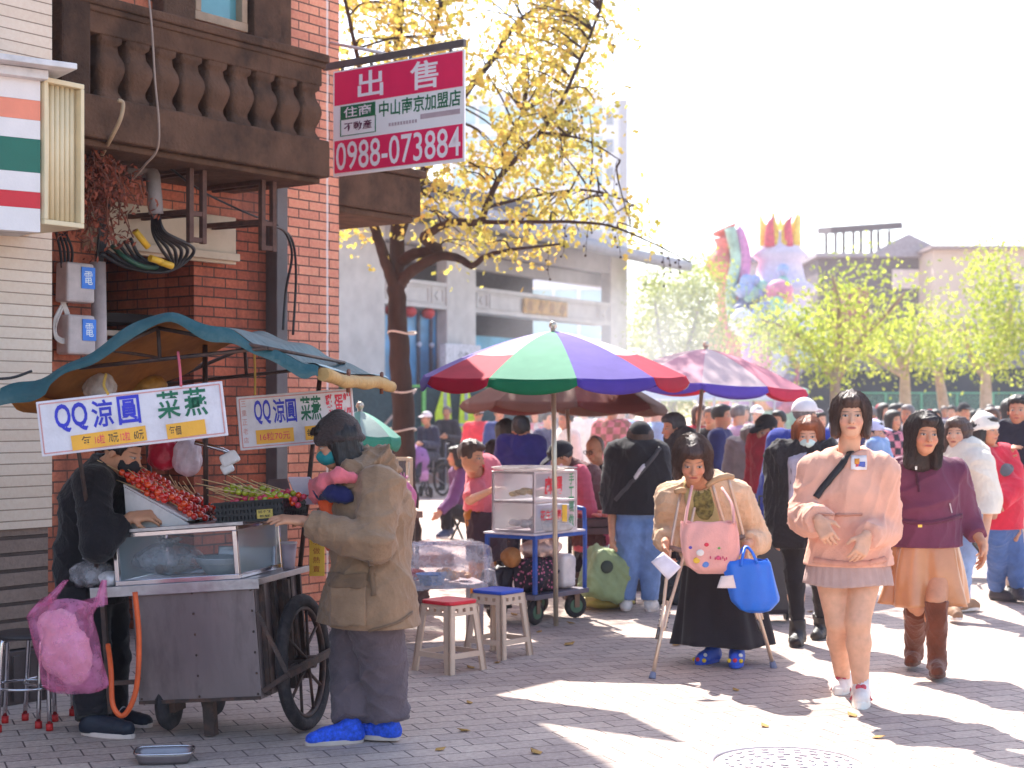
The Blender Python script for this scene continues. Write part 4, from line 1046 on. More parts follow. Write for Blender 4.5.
m = MB(); ring(m, wc, .288, .03, 48, 12); wh_o = m.build('wheel', rubber, CT)
m = MB(); ring(m, wc, .252, .012, 48, 8, 1.4)
m.cyl((wc[0] - .05, wc[1], wc[2]), (wc[0] + .055, wc[1], wc[2]), .03); m.build('rim', iron_b, wh_o)
m = MB()
for k in range(10): a = 2 * math.pi * k / 10; m.tube([(wc[0] + .02 * (-1) ** k, wc[1] + .025 * math.cos(a), wc[2] + .025 * math.sin(a)), (wc[0], wc[1] + .245 * math.cos(a), wc[2] + .245 * math.sin(a))], .008, 6)
m.build('spokes', iron_b, wh_o)
wc2 = (-.66, .34, .37)
for cx, cy in ((-.5, .1), (-.42, .42)):
    m = MB(); c = (cx, cy, .135 + .045); ring(m, c, .075, .045, 24, 8, .7); m.cyl((cx - .03, cy, c[2]), (cx + .03, cy, c[2]), .05); ww = m.build('wheel', rubber, CT)
m = MB(); m.box((-.3, .1, .13), (.05, .05, .2)); m.box((-.46, .1, .2), (.03, .12, .1)); m.build('prop_leg', iron_b, CT)
# shelf below on the open left side
m = MB(); m.bar((-.76, .03, .16), (-.76, .03, .715), .022); m.bar((-.76, .56, .16), (-.76, .56, .715), .022); m.bar((-.76, .03, .3), (-.61, .03, .3), .02); m.build('legs', iron_b, CT)
# glass case
z0, z1 = .747, .99; x0, x1, y0, y1 = -.66, -.07, .0, .52
m = MB(); t_ = .022
for x in (x0, x1):
    for y in (y0, y1): m.box((x, y, (z0 + z1) / 2), (t_, t_, z1 - z0 - .045))
for z in (z0 + .012, z1 - .012):
    for y in (y0, y1): m.box(((x0 + x1) / 2, y, z), (x1 - x0 + t_, t_, t_ if z > .9 else .024))
    for x in (x0, x1): m.box((x, (y0 + y1) / 2, z), (t_, y1 - y0 - t_ - .001, t_ if z > .9 else .024))
case = m.build('case_frame', chrome, CT, .003)
m = MB()
m.box(((x0 + x1) / 2, y0, (z0 + z1) / 2), (x1 - x0 - t_, .004, z1 - z0 - .045)); m.box((x1, (y0 + y1) / 2, (z0 + z1) / 2), (.004, y1 - y0 - t_, z1 - z0 - .045)); m.box((x0, (y0 + y1) / 2, (z0 + z1) / 2), (.004, y1 - y0 - t_, z1 - z0 - .045))
m.build('glass_panes', glassm(), case)
m = MB(); m.box((-.35, .26, z1 + .008), (.66, .56, .014)); m.build('case_top', steel, CT)
# canopy
front = [cl(2, 388, 5.05), cl(40, 378, 5.05), cl(75, 362, 5.05), cl(118, 335, 5.05), cl(158, 313, 5.05), cl(195, 320, 5.05), cl(232, 331, 5.1), cl(262, 346, 5.15), cl(300, 360, 5.22), cl(320, 368, 5.25)]
F2 = spl(front, 5); nF = len(F2); dep = Vector((0, 1.0, -.03))
def tarp(u, v, dz=0):
    x = u * (nF - 1); i = min(int(x), nF - 2); p = F2[i].lerp(F2[i + 1], x - i)
    return p + dep * v + Vector((0, .0, dz - .02 * math.sin(v * math.pi) * (1 + math.sin(u * 17)) + .008 * math.sin(u * 40 + v * 7)))
teal = M(C3(34, 84, 92), .5, .25, 5, .8, 24, spec=.5, transl=.12, dirt=C3(96, 112, 112), dirt_amt=.6, dirt_scale=5)
ochre = M(C3(176, 112, 50), .7, .22, 5, .4, 24, transl=.45, dirt=C3(120, 68, 34), dirt_amt=.6, dirt_scale=4)
m = MB(); m.grid(lambda u, v: tarp(u, v), 60, 16)
def flap(u, v):
    p = tarp(u, 0); e = .055 + .014 * math.sin(u * 23) + .02 * (u < .15)
    return p + Vector((0, -.012 - .02 * math.sin(v * 2), -e * v))
m.grid(flap, 60, 5)
canopy = m.build('tarp_roof', teal, CT)
m = MB(); m.grid(lambda u, v: tarp(u, v, -.012), 60, 16); m.grid(lambda u, v: tarp(1, u) + Vector((.0, 0, -.05 * v)), 16, 3)
m.grid(lambda u, v: tarp(.0, u) + Vector((.09 * v, 0, -.11 * math.sin(v * 1.6))), 16, 4)
m.build('tarp_lining', ochre, canopy)
m = MB(); P = [tarp(1, k / 14) + Vector((.01, 0, -.035 + .004 * math.sin(k * 1.3))) for k in range(15)]
m.tube(P, [.03 + .002 * math.sin(k * 1.7) for k in range(15)], 10); m.build('rolled_edge', M(C3(186, 148, 92), .75, .3, 9, .9, 30, dirt=C3(120, 86, 50), dirt_amt=.7, dirt_scale=9), canopy)
m = MB(); m.grid(lambda u, v: tarp(.9 + .1 * u, v, .006), 12, 12); m.build('faded_panel', M(C3(140, 176, 184), .4, .2, 6, .5, 24, dirt=C3(90, 120, 128), dirt_amt=.6), canopy)
m = MB()
for k in (5, 12): q = P[k]; m.tube([q + Vector((0, -.03, -.05)), q + Vector((.01, -.04, .03)), q + Vector((.0, .0, .05))], .01, 6)
m.build('edge_knots', plain(120, 70, 50, .8), canopy)
m = MB()
bars = [((60, 364), (267, 342)), ((60, 364), (158, 322)), ((158, 322), (267, 342)), ((158, 322), (160, 355))]
for (a, b), (c, d) in bars:
    m.tube([cl(a, b + 6, 5.12), cl(c, d + 6, 5.12)], .009, 6)
    m.tube([cl(a, b + 10, 5.12) + dep * .95, cl(c, d + 10, 5.12) + dep * .95], .009, 6)
for (a, b) in ((60, 370), (158, 328), (267, 348), (210, 338), (110, 350)): m.tube([cl(a, b, 5.12), cl(a, b, 5.12) + dep], .009, 6)
m.tube([cl(262, 352, 5.2) + dep * .75, (.0, .6, .74)], .012, 8); m.tube([cl(62, 372, 5.3) + dep * .8, (-.76, .6, .74)], .012, 8); m.tube([cl(205, 345, 5.6), cl(206, 505, 5.6)], .013, 8)
m.tube([cl(66, 372, 5.3), (-.78, .05, .74)], .01, 8)
m.build('roof_frame', iron_b, CT)
cable('guy_rope', 'dark guy rope tied from the left corner of the cart roof', 'rope', [W(-20, 379, 5.0), W(10, 378, 5.02), W(32, 371, 5.05)], .006, black)

# hanging signs
def sign_plane(name, lab, c4, d0, d1, build_fn):
    (ax, ay), (bx, by), (cx, cy), (dx, dy) = c4           # top-left, top-right, bottom-right, bottom-left
    A, B = W(ax, ay, d0), W(bx, by, d1); Dn = W(dx, dy, d0)
    X = (B - A); wdt = X.length; X.normalize(); Zv = (A - Dn); Zv = (Zv - X * Zv.dot(X)); h = Zv.length; Zv.normalize(); Yv = Zv.cross(X)
    o = thing(name, lab, 'sign', A - Zv * h); o.rotation_euler = Matrix((X, Yv, Zv)).transposed().to_euler()
    build_fn(o, wdt, h); return o
board = plain(228, 220, 226, .45, var=.05, dirt=C3(178, 164, 168), dirt_amt=.55, dirt_scale=6)
pink_l = plain(214, 150, 146, .5); blue_i = plain(52, 54, 190, .5); green_i = plain(18, 104, 74, .5); red_i = plain(226, 60, 84, .5); orange_c = plain(246, 178, 62, .6, var=.08); black_i = plain(44, 38, 44, .6)
def border(o, wd, h):
    m = MB(); e = .012
    m.box((wd / 2, -.0085, e), (wd - 2 * e, .002, .005)); m.box((wd / 2, -.0085, h - e), (wd - 2 * e, .002, .005))
    m.box((e, -.0085, h / 2), (.005, .002, h - 2 * e)); m.box((wd - e, -.0085, h / 2), (.005, .002, h - 2 * e)); m.build('border_line', pink_l, o)
def s1(o, w_, h):
    m = MB(); m.box((w_ / 2, 0, h / 2), (w_, .014, h)); m.build('panel', board, o, .003); border(o, w_, h)
    m = MB(); put_text(m, 'QQ', .178 * w_, .65 * h, .175 * w_, .52 * h, -.009, .022); put_text(m, '涼', .345 * w_, .66 * h, .115 * w_, .5 * h, -.009, .02); put_text(m, '圓', .487 * w_, .67 * h, .12 * w_, .52 * h, -.009, .02); m.build('blue_lettering', blue_i, o)
    m = MB(); put_text(m, '菜', .7 * w_, .68 * h, .125 * w_, .5 * h, -.009, .02); put_text(m, '燕', .845 * w_, .68 * h, .125 * w_, .52 * h, -.009, .02); m.build('green_lettering', green_i, o)
    for (x, wd_, txts) in ((.365, .40, (('每', .2, 0), ('16粒', .38, 1), ('70元', .56, 0), ('12粒', .72, 1), ('60元', .9, 0))), (.78, .21, (('每個', .22, 0),))):
        m = MB(); m.box((x * w_, -.010, .2 * h), (wd_ * w_, .004, .27 * h), (0, R(-1.5), 0)); cd = m.build('price_card', orange_c, o)
        for ci, mt in ((0, black_i), (1, red_i)):
            mm = MB()
            for tx, px_, c in txts:
                if c == ci: put_text(mm, tx, (x + (px_ - .5) * wd_) * w_, .2 * h, wd_ * w_ * (.13 if len(txts) > 1 else .3), .17 * h, -.0125, .01)
            if mm.v: mm.build('price_lettering', mt, cd)
sign_plane('hanging_sign', 'larger white hanging sign with blue and green writing and two orange price cards', [(36, 402), (222, 381), (230, 437), (42, 457)], 5.0, 5.05, s1)
def s2(o, w_, h):
    m = MB(); m.box((w_ / 2, 0, h / 2), (w_, .014, h)); m.build('panel', board, o, .003); border(o, w_, h)
    m = MB(); put_text(m, 'QQ', .21 * w_, .68 * h, .14 * w_, .46 * h, -.009, .02); put_text(m, '涼圓', .40 * w_, .68 * h, .2 * w_, .46 * h, -.009, .02); m.build('blue_lettering', blue_i, o)
    m = MB(); put_text(m, '菜燕', .625 * w_, .68 * h, .18 * w_, .46 * h, -.009, .02); m.build('green_lettering', green_i, o)
    m = MB(); put_text(m, '雞蛋糕', .87 * w_, .72 * h, .23 * w_, .4 * h, -.009, .02); m.build('red_lettering', red_i, o)
    m = MB()
    for k, ch in enumerate('三重正老店'): put_text(m, ch, .055 * w_, (.86 - .17 * k) * h, .04 * w_, .11 * h, -.009, .004)
    m.build('pink_lettering', pink_l, o)
    for (x, wd_, tx) in ((.30, .32, '16粒70元'), (.63, .14, '每個')):
        m = MB(); m.box((x * w_, -.010, .22 * h), (wd_ * w_, .004, .26 * h)); cd = m.build('price_card', orange_c, o)
        m = MB(); put_text(m, tx, x * w_, .22 * h, wd_ * w_ * .8, .15 * h, -.0125, .006); m.build('price_lettering', black_i if x > .5 else red_i, cd)
sign_plane('hanging_sign', 'smaller white hanging sign half hidden by the knit hat, with red writing at its end', [(236, 397), (352, 388), (352, 443), (236, 451)], 5.62, 5.75, s2)
for pts, lab, mt in (([W(106, 374, 5.1), W(104, 385, 5.06), W(108, 394, 5.01)], 'yellow string holding the left end of the larger hanging sign', plain(206, 160, 70, .8)),
                 ([W(178, 352, 5.1), W(180, 370, 5.05), W(181, 386, 5.02)], 'pink string holding the middle of the larger hanging sign', plain(206, 96, 110, .8)),
                 ([W(254, 346, 5.6), W(255, 370, 5.62), W(255, 395, 5.63)], 'yellow string holding the smaller hanging sign', plain(206, 170, 90, .8))):
    cable('string', lab, 'string', pts, .006, mt)

# slanted rack with tomato skewers
RK = thing('slanted_rack', 'white slanted rack heaped with red tomato skewers', 'rack', CTM @ Vector((-.44, .08, 1.0)), rot=CT.rotation_euler)
m = MB()
m.prism([(-.2, 0, .0), (.12, 0, .0), (.08, 0, .03), (-.2, 0, .2)], (0, .018, 0)); m.prism([(-.2, .30, .0), (.12, .30, .0), (.08, .30, .03), (-.2, .30, .2)], (0, .018, 0))
m.build('side_panel', wood_l, RK, .003)
m = MB(); m.prism([(-.21, .019, .2), (.1, .019, .02), (.1, .019, .03), (-.21, .019, .212)], (0, .28, 0)); m.build('sloped_board', wood_l, RK)
m = MB(); m.box((.0, .15, -.003), (.5, .42, .01)); m.build('base_board', steel, RK)
def mkskewer(cols, n, r, name, lab, grp, seed=0):
    t = thing(name, lab, 'skewer', (0, 0, 0), 0, grp); rr = random.Random(seed)
    m = MB(); m.tube([(-.15, 0, 0), (.1, 0, 0)], .0022, 5); m.build('stick', plain(222, 190, 140, .7), t)
    for k in range(n):
        m = MB(); m.sphere((.085 - k * r * 1.85, rr.uniform(-.002, .002), 0), r, 10, 8, (1, 1, .95)); m.build('fruit', cols[k % len(cols)], t)
    return t
tom = M(C3(206, 34, 20), .12, .25, 20, 0, spec=.6, coat=.6); tom2 = M(C3(226, 74, 22), .15, .25, 20, 0, spec=.6, coat=.6)
grape = M(C3(158, 160, 44), .2, .2, 20, 0, coat=.4); pinkf = M(C3(196, 60, 84), .3, .3, 20, .1); dkred = M(C3(120, 40, 22), .25, .3, 20, 0, coat=.4)
RM = Matrix.Translation(RK.location) @ RK.rotation_euler.to_matrix().to_4x4()
sk0 = mkskewer([tom, tom2], 4, .0165, 'tomato_skewer', 'red tomato skewer heaped on the white slanted rack', 'tomato skewers heaped on the slanted rack')
sl_ = math.atan2(.18, .3)
for i in range(44):
    o = sk0 if i == 0 else dup(sk0); lay = i // 20
    u = rnd.uniform(-.05, .26); p = Vector((-.19 + u, .02 + (i % 20) * .0145 + rnd.uniform(-.006, .006), .222 - u * .6 + .02 * lay + rnd.uniform(0, .012)))
    o.location = RM @ p; o.rotation_euler = (RM.to_3x3() @ Euler((rnd.uniform(0, 6), sl_ + rnd.uniform(-.22, .12), rnd.uniform(-.35, .1)), 'XYZ').to_matrix()).to_euler()
# black basket with mixed skewers
BK = thing('black_basket', 'black plastic basket of mixed fruit skewers touched by the hand in the brown coat', 'basket', CTM @ Vector((-.17, .02, 1.0)), rot=CT.rotation_euler)
m = MB(); bw_, bd_, bh_ = .33, .3, .088
for z in (.006, .036, .062, bh_):
    hgt = .012 if z not in (.006,) else .012
    m.box((bw_ / 2, 0, z), (bw_, .006, hgt)); m.box((bw_ / 2, bd_, z), (bw_, .006, hgt)); m.box((0, bd_ / 2, z), (.006, bd_ - .007, hgt)); m.box((bw_, bd_ / 2, z), (.006, bd_ - .007, hgt))
for k in range(18):
    m.box((.012 + k * (bw_ - .024) / 17, .001, bh_ / 2 + .003), (.009, .005, bh_ - .01)); 
for k in range(14): m.box((bw_ - .001, .015 + k * (bd_ - .03) / 13, bh_ / 2 + .003), (.005, .009, bh_ - .01))
m.box((bw_ / 2, bd_ / 2, .004), (bw_ - .01, bd_ - .01, .006)); m.box((bw_ / 2, .008, bh_ / 2), (bw_ - .01, .004, bh_ - .01)); m.box((bw_ / 2, -.006, bh_ + .004), (bw_ + .02, .016, .008)); m.box((bw_ / 2, bd_ + .006, bh_ + .004), (bw_ + .02, .016, .008))
m.build('lattice_wall', blackp, BK)
m = MB(); m.box((.245, -.0055, .032), (.075, .005, .04)); bl_ = m.build('yellow_label', plain(196, 170, 84, .6), BK)
m = MB(); put_text(m, '甜不辣', .245, .042, .06, .014, -.0095, .004); put_text(m, '新鮮', .245, .022, .05, .012, -.0095, .004); m.build('lettering', black_i, bl_)
BM = Matrix.Translation(BK.location) @ BK.rotation_euler.to_matrix().to_4x4()
kinds = [mkskewer([grape], 4, .016, 'grape_skewer', 'green grape skewer lying in the black basket', 'green grape skewers in the black basket'),
         mkskewer([pinkf, tom2, grape], 4, .015, 'mixed_skewer', 'mixed pink, red and green fruit skewer in the black basket', 'mixed fruit skewers in the black basket'),
         mkskewer([dkred], 5, .014, 'plum_skewer', 'dark brown plum skewer stacked behind the tomato skewers', 'plum skewers behind the tomatoes')]
for i in range(24):
    kd = 0 if i % 3 == 0 else 1; k0 = kinds[kd]; o = k0 if i in (0, 1) else dup(k0)
    x = .03 + (i % 12) * .024 + rnd.uniform(-.01, .01); y = .05 + (i // 12) * .11 + rnd.uniform(0, .03); z = bh_ + .002 + rnd.uniform(0, .02) + (.05 - .004 * (i % 12) if kd == 0 else 0) + .015 * (i // 12)
    o.location = BM @ Vector((x, y, z)); o.rotation_euler = (BM.to_3x3() @ Euler((0, rnd.uniform(.2, .5), rnd.uniform(-.3, .5)), 'XYZ').to_matrix()).to_euler()
for i in range(12):
    o = kinds[2] if i == 0 else dup(kinds[2]); o.location = RM @ Vector((.03 + rnd.uniform(-.05, .08), .27 + rnd.uniform(-.05, .06), .13 - rnd.uniform(0, .07))); o.rotation_euler = (RM.to_3x3() @ Euler((0, rnd.uniform(.5, 1.1), rnd.uniform(-.4, .4)), 'XYZ').to_matrix()).to_euler()
# lamp, lid, cup, cards, bags on the cart
LM = thing('clip_lamp', 'white clip lamp on an arm above the skewers', 'lamp', W(212, 452, 5.6))
m = MB(); m.tube([(-.08, 0, .045), (.05, 0, .01), (.09, 0, -.01)], .011, 8); m.build('arm', chrome, LM)
m = MB(); m.box((.085, -.02, -.03), (.085, .07, .06), (0, R(-28), 0), taper=.9); m.box((.075, -.02, -.075), (.055, .05, .05), (0, R(-28), 0)); m.build('lamp_head', plain(230, 224, 226, .4), LM, .012)
LD = thing('open_lid', 'pale open lid standing up behind the black basket', 'lid', W(294, 505, 5.75))
m = MB(); m.prism([(-.03, 0, .13), (.075, .01, .13), (.125, .02, 0), (.02, .0, 0)], (.0, .012, .006)); m.build('panel', plain(222, 200, 214, .25, var=.06), LD, .004)
m = MB(); m.prism([(-.15, .03, .0), (-.13, .05, .12), (-.04, .05, .125), (.0, .03, 0)], (0, .012, 0)); m.build('brown_flap', plain(104, 74, 74, .6), LD)
CU = thing('plastic_cup', 'white plastic cup on the cart counter beside the yellow card', 'cup', CTM @ Vector((.0, .45, .747)))
m = MB(); m.lathe([(0, 0), (.028, 0), (.038, .12), (.036, .12), (.026, .006), (0, .006)], 18); m.build('body', plain(226, 210, 226, .4, transl=.3), CU)
m = MB(); m.lathe([(.036, .1201), (.041, .121), (.041, .128), (.036, .128)], 18); m.build('lip', plain(236, 226, 236, .4), CU)
YC = thing('yellow_card', 'yellow card with writing hung between the cart and the brown coat', 'card', W(317, 576, 5.95))
m = MB(); m.box((0, 0, .1), (.075, .006, .2)); m.build('card_sheet', plain(246, 196, 70, .6), YC)
m = MB()
for k in range(4): put_text(m, '現做熱賣'[k], -.002, .17 - .045 * k, .035, .032, -.004, .004)
m.build('lettering', plain(190, 100, 40, .6), YC)
def blob_bag(name, lab, cat, c, r, mat, seed, rot=0, tie=True, group=None, inner=None):
    t = thing(name, lab, cat, c, rot, group); rr = np.random.RandomState(seed); ph = rr.uniform(0, 6, 12)
    def fn(u, v):
        a, b = 2 * math.pi * u, math.pi * (v - .5)
        k = 1 + .09 * math.sin(3 * a + ph[0]) * math.cos(b) + .06 * math.sin(5 * a + 3 * b + ph[1]) + .04 * math.sin(9 * a - 5 * b + ph[2]) + .05 * math.sin(4 * b + ph[3])
        zz = math.sin(b); neck = .14 * max(0, zz - .75) * 8 * 0
        return (r[0] * k * math.cos(a) * math.cos(b) ** .8, r[1] * k * math.sin(a) * math.cos(b) ** .8, r[2] * (1 + zz * (1 + .04 * math.sin(3 * a))))
    m = MB(); m.grid(fn, 36, 22, True); m.build('bag_skin', mat, t)
    if tie:
        m = MB()
        for k in range(7):
            a = k * .9 + ph[4]; m.tube([(0, 0, r[2] * 1.9), (r[0] * .15 * math.cos(a), r[1] * .15 * math.sin(a), r[2] * 2.15), (r[0] * .4 * math.cos(a), r[1] * .4 * math.sin(a), r[2] * (2.3 + .15 * math.sin(k)))], [r[0] * .13, r[0] * .09, .004], 6)
        m.build('knot', mat, t)
    if inner:
        m = MB()
        for k in range(inner[1]): m.sphere((rr.uniform(-.5, .5) * r[0], rr.uniform(-.5, .5) * r[1], rr.uniform(.25, 1.3) * r[2]), min(r) * rr.uniform(.25, .45), 10, 7, (1, 1, .8))
        m.build('contents', inner[0], t)
    return t
clr = film(226, 222, 228, .27, .12)
blob_bag('clear_bag', 'clear plastic bag of brown snacks inside the glass case', 'bag', CTM @ Vector((-.5, .2, .77)), (.16, .11, .075), clr, 1, inner=(plain(150, 96, 70, .6), 7))
BWL = thing('white_bowl', 'white bowl inside the glass case', 'bowl', CTM @ Vector((-.24, .2, .752)))
m = MB(); m.lathe([(0, .0), (.06, 0), (.125, .085), (.128, .088), (.12, .088), (.055, .01), (0, .01)], 28); m.build('bowl_body', plain(206, 204, 212, .3), BWL)
m = MB(); m.lathe([(0, .07), (.08, .068), (.108, .06)], 20); m.build('food', plain(196, 170, 150, .6), BWL)
TR = thing('steel_tray', 'shallow steel tray standing in the right part of the glass case', 'tray', CTM @ Vector((-.2, .42, .752)))
m = MB(); m.box((0, 0, .06), (.28, .02, .12), (R(-12), 0, 0)); m.build('tray_sheet', steel, TR, .006)
blob_bag('water_bag', 'clear bag with dark print lying on the left end of the cart counter', 'bag', CTM @ Vector((-.83, .06, .745)), (.1, .09, .06), clr, 4, inner=(plain(70, 60, 70, .4), 6))
blob_bag('white_bag', 'small crumpled white bag on the counter beside the glass case', 'bag', CTM @ Vector((-.72, .03, .746)), (.05, .05, .035), film(236, 232, 238, .75, .3), 6, tie=False)
blob_bag('hanging_bag', 'clear bags hung under the left of the tarp roof above the larger sign', 'bag', W(100, 402, 5.25), (.07, .06, .065), film(220, 206, 196, .5, .25), 8, group='bags under the tarp roof')
blob_bag('hanging_bag', 'yellowish bag hung under the tarp roof right of the clear bags', 'bag', W(147, 398, 5.6), (.09, .06, .055), film(190, 140, 60, .7, .4), 9, group='bags under the tarp roof')
blob_bag('hanging_bag', 'white and pink bag bunch hanging behind the tomato skewers', 'bag', W(188, 476, 5.75), (.07, .06, .09), film(232, 214, 224, .75, .3), 10, group='bags under the tarp roof')
blob_bag('red_bag', 'red bag hung behind the tomato skewers beside the white bag bunch', 'bag', W(163, 470, 5.8), (.08, .06, .075), film(206, 30, 66, .8, .3), 11)
# pink carrier bag hanging from the counter
PB = thing('pink_carrier_bag', 'bulging pink plastic carrier bag hanging from the left end of the cart', 'bag', W(70, 692, 5.05))
pinkfilm = film(244, 150, 194, .33, .16)
px = 1 / 1200 * 5.05
def pbag(u, v):
    # v 0 bottom .. 1 top
    prof_l = [(0, -22), (.05, -32), (.3, -32), (.6, -38), (.85, -42), (1, -28)]; prof_r = [(0, 30), (.05, 40), (.3, 36), (.6, 28), (.85, 24), (1, 34)]
    def ip(P):
        for i in range(len(P) - 1):
            if v <= P[i + 1][0]: f = (v - P[i][0]) / (P[i + 1][0] - P[i][0]); return P[i][1] * (1 - f) + P[i + 1][1] * f
        return P[-1][1]
    l, r_ = ip(prof_l) + (1 - v) * 8 - 2, ip(prof_r) - 3; cx = (l + r_) / 2; rx = (r_ - l) / 2; a = 2 * math.pi * u
    ry = (.02 + .11 * math.sin(math.pi * min(1, v * .9 + .06)) ** .7)
    k = 1 + .04 * math.sin(7 * a + v * 9) + .03 * math.sin(13 * a - v * 5)
    return ((cx + rx * math.cos(a) * k) * px, ry * math.sin(a) * k, v * 92 * px + .012 * math.sin(3 * a) * v)
m = MB(); m.grid(pbag, 48, 26, True); m.quad((-20 * px, -.02, .004), (30 * px, -.02, .004), (30 * px, .02, .004), (-20 * px, .02, .004)); m.build('bag_skin', pinkfilm, PB)
m = MB()
for sg in (-.03, .03):
    for (xa, xb) in ((-26, -4), (30, 34)):
        m.grid(lambda u, v: Vector(((xa + (xb - xa) * v + (u - .5) * (12 - 7 * v)) * px, sg * (1 - v) + .008 * math.sin(u * 9), (86 + 26 * v) * px)), 7, 8)
m.build('handle', pinkfilm, PB)
f = Field((-.3, -.2, -.02), (.3, .2, .45), .01)
for (x, z, r_) in ((-12, 58, .085), (10, 50, .08), (-4, 34, .1), (14, 20, .075), (-2, 70, .07), (-20, 70, .06), (20, 36, .07)): f.ell(((x * .7 - 6) * px, 0, z * px), (r_ * .82, .058, r_ * .72), None, .04)
skin_obj('food_boxes', f, plain(252, 230, 216, .6, var=.2), PB, dict(f1=24., amp=.009, dirv=(.3, .1, .8), aniso=.6), 3)
cable('orange_hose', 'orange rubber hose looping down beside the cart body', 'hose', [W(135, 592, 5.3), W(139, 640, 5.3), W(136, 690, 5.3), W(124, 715, 5.3), W(113, 705, 5.3), W(111, 670, 5.32), W(108, 645, 5.4)], .012, plain(232, 98, 44, .5), n=8)
ST_ = thing('steel_dish', 'shallow rectangular steel dish lying on the pavers in front of the cart', 'dish', G(162, 764) + Vector((0, .05, .003)), R(8))
def dish(u, v):
    a = 2 * math.pi * u; rr = 1 + .0 * v; k = .16 + .05 * v
    sq = (abs(math.cos(a)) ** 5 + abs(math.sin(a)) ** 5) ** (-.2)
    return (.105 * sq * math.cos(a) * (1 + .18 * v), .075 * sq * math.sin(a) * (1 + .2 * v), .045 * v)
m = MB(); m.grid(dish, 48, 4, True); m.prism([dish(k / 48, 0) for k in range(48)], (0, 0, .002)); m.build('dish_body', M(C3(150, 140, 142), .35, .1, 8, .1, metal=.8), ST_, solid=.002)
m = MB(); m.tube([Vector(dish(k / 48, 1)) for k in range(49)], .005, 6); m.build('rim', chrome, ST_)
# metal stools by the shop
def metal_stool(x, y, rz, lab):
    t = thing('metal_stool', lab, 'stool', G(x, y), rz, 'chrome stools by the shop wall')
    m = MB(); m.lathe([(0, .455), (.13, .455), (.15, .445), (.15, .43), (0, .43)], 24); m.build('seat', plain(52, 44, 46, .5), t)
    for k in range(4):
        a = math.pi / 4 + k * math.pi / 2; m = MB(); c, s = math.cos(a), math.sin(a)
        m.tube(spl([(.06 * c, .06 * s, .425), (.125 * c, .125 * s, .42), (.145 * c, .145 * s, .39), (.165 * c, .165 * s, .03)], 6), .011, 10); lg_ = m.build('leg', chrome, t)
        m = MB(); m.cyl((.164 * c, .164 * s, .002), (.163 * c, .163 * s, .035), .017); m.build('foot_cap', plain(200, 36, 36, .5), lg_)
    m = MB(); m.tube([(.15 * math.cos(k * math.pi / 12), .15 * math.sin(k * math.pi / 12), .2) for k in range(25)], .007, 8); m.build('foot_ring', chrome, t)
metal_stool(27, 727, R(10), 'chrome stool with red foot caps at the left edge')
metal_stool(56, 722, R(32), 'chrome stool with red foot caps behind the pink carrier bag')
bx_ = thing('cream_box', 'small cream box on the ground at the foot of the shop wall', 'box', G(3, 703) + Vector((-.02, 0, 0)), R(20))
m = MB(); m.box((0, 0, .035), (.1, .08, .07)); m.build('carton', plain(232, 220, 170, .6), bx_, .005)
m = MB(); m.box((0, 0, .074), (.104, .084, .01)); m.build('lid', plain(240, 232, 200, .6), bx_, .003)
# ------------------------------------------------------------------ PEOPLE
def skinm(rgb):
    key = ('skin', rgb)
    if key in _M: return _M[key]
    m, n, l, b, out = nodes_of('skin')
    at = n.new('ShaderNodeAttribute'); at.attribute_name = 'hp'
    sp = n.new('ShaderNodeSeparateXYZ'); l.new(at.outputs['Vector'], sp.inputs[0]); X, Y, Z = sp.outputs
    tc = n.new('ShaderNodeTexCoord')
    f = noise(n, l, tc.outputs['Object'], 26, 4)
    c = C3(*rgb); base = mixc(n, l, ramp(n, l, f, .3, .7), tuple(q * .9 for q in c), tuple(min(1, q * 1.08) for q in c))
    ax = mathn(n, l, 'ABSOLUTE', X); fr = mathn(n, l, 'LESS_THAN', Y, -.03)
    def ell(cx, cz, rx, rz, soft=.25):
        dx = mathn(n, l, 'DIVIDE', mathn(n, l, 'SUBTRACT', ax, cx), rx); dz = mathn(n, l, 'DIVIDE', mathn(n, l, 'SUBTRACT', Z, cz), rz)
        d = mathn(n, l, 'ADD', mathn(n, l, 'MULTIPLY', dx, dx), mathn(n, l, 'MULTIPLY', dz, dz))
        return mathn(n, l, 'MULTIPLY', ramp(n, l, mathn(n, l, 'MULTIPLY', d, .5), .5 - soft, .5 + soft, (1, 1, 1), (0, 0, 0)), fr)
    cc = mixc(n, l, mathn(n, l, 'MULTIPLY', ell(.038, -.028, .022, .018, .45), .35), base, C3(214, 112, 96))
    cc = mixc(n, l, mathn(n, l, 'MULTIPLY', ell(0, -.056, .022, .0075), .8), cc, C3(176, 84, 80))
    cc = mixc(n, l, mathn(n, l, 'MULTIPLY', ell(0, -.0555, .02, .0012), .8), cc, C3(88, 40, 38))
    cc = mixc(n, l, ell(.031, .0065, .0145, .0056), cc, C3(60, 40, 36)); cc = mixc(n, l, ell(.031, .0055, .013, .0048), cc, C3(196, 184, 176))
    cc = mixc(n, l, ell(.031, .006, .0058, .0056), cc, C3(34, 22, 18))
    cc = mixc(n, l, mathn(n, l, 'MULTIPLY', ell(.032, .026, .019, .0034, .4), .6), cc, C3(44, 32, 30))
    cc = mixc(n, l, mathn(n, l, 'MULTIPLY', ell(.009, -.031, .004, .003), .6), cc, C3(110, 60, 52))
    l.new(cc, b.inputs['Base Color']); b.inputs['Roughness'].default_value = .5; b.inputs['Specular IOR Level'].default_value = .4
    b.inputs['Subsurface Weight'].default_value = .05; b.inputs['Subsurface Radius'].default_value = (.012, .005, .003)
    _M[key] = m; return m
SK = skinm((222, 168, 138)); SK2 = skinm((204, 146, 114)); SK3 = skinm((190, 132, 104))
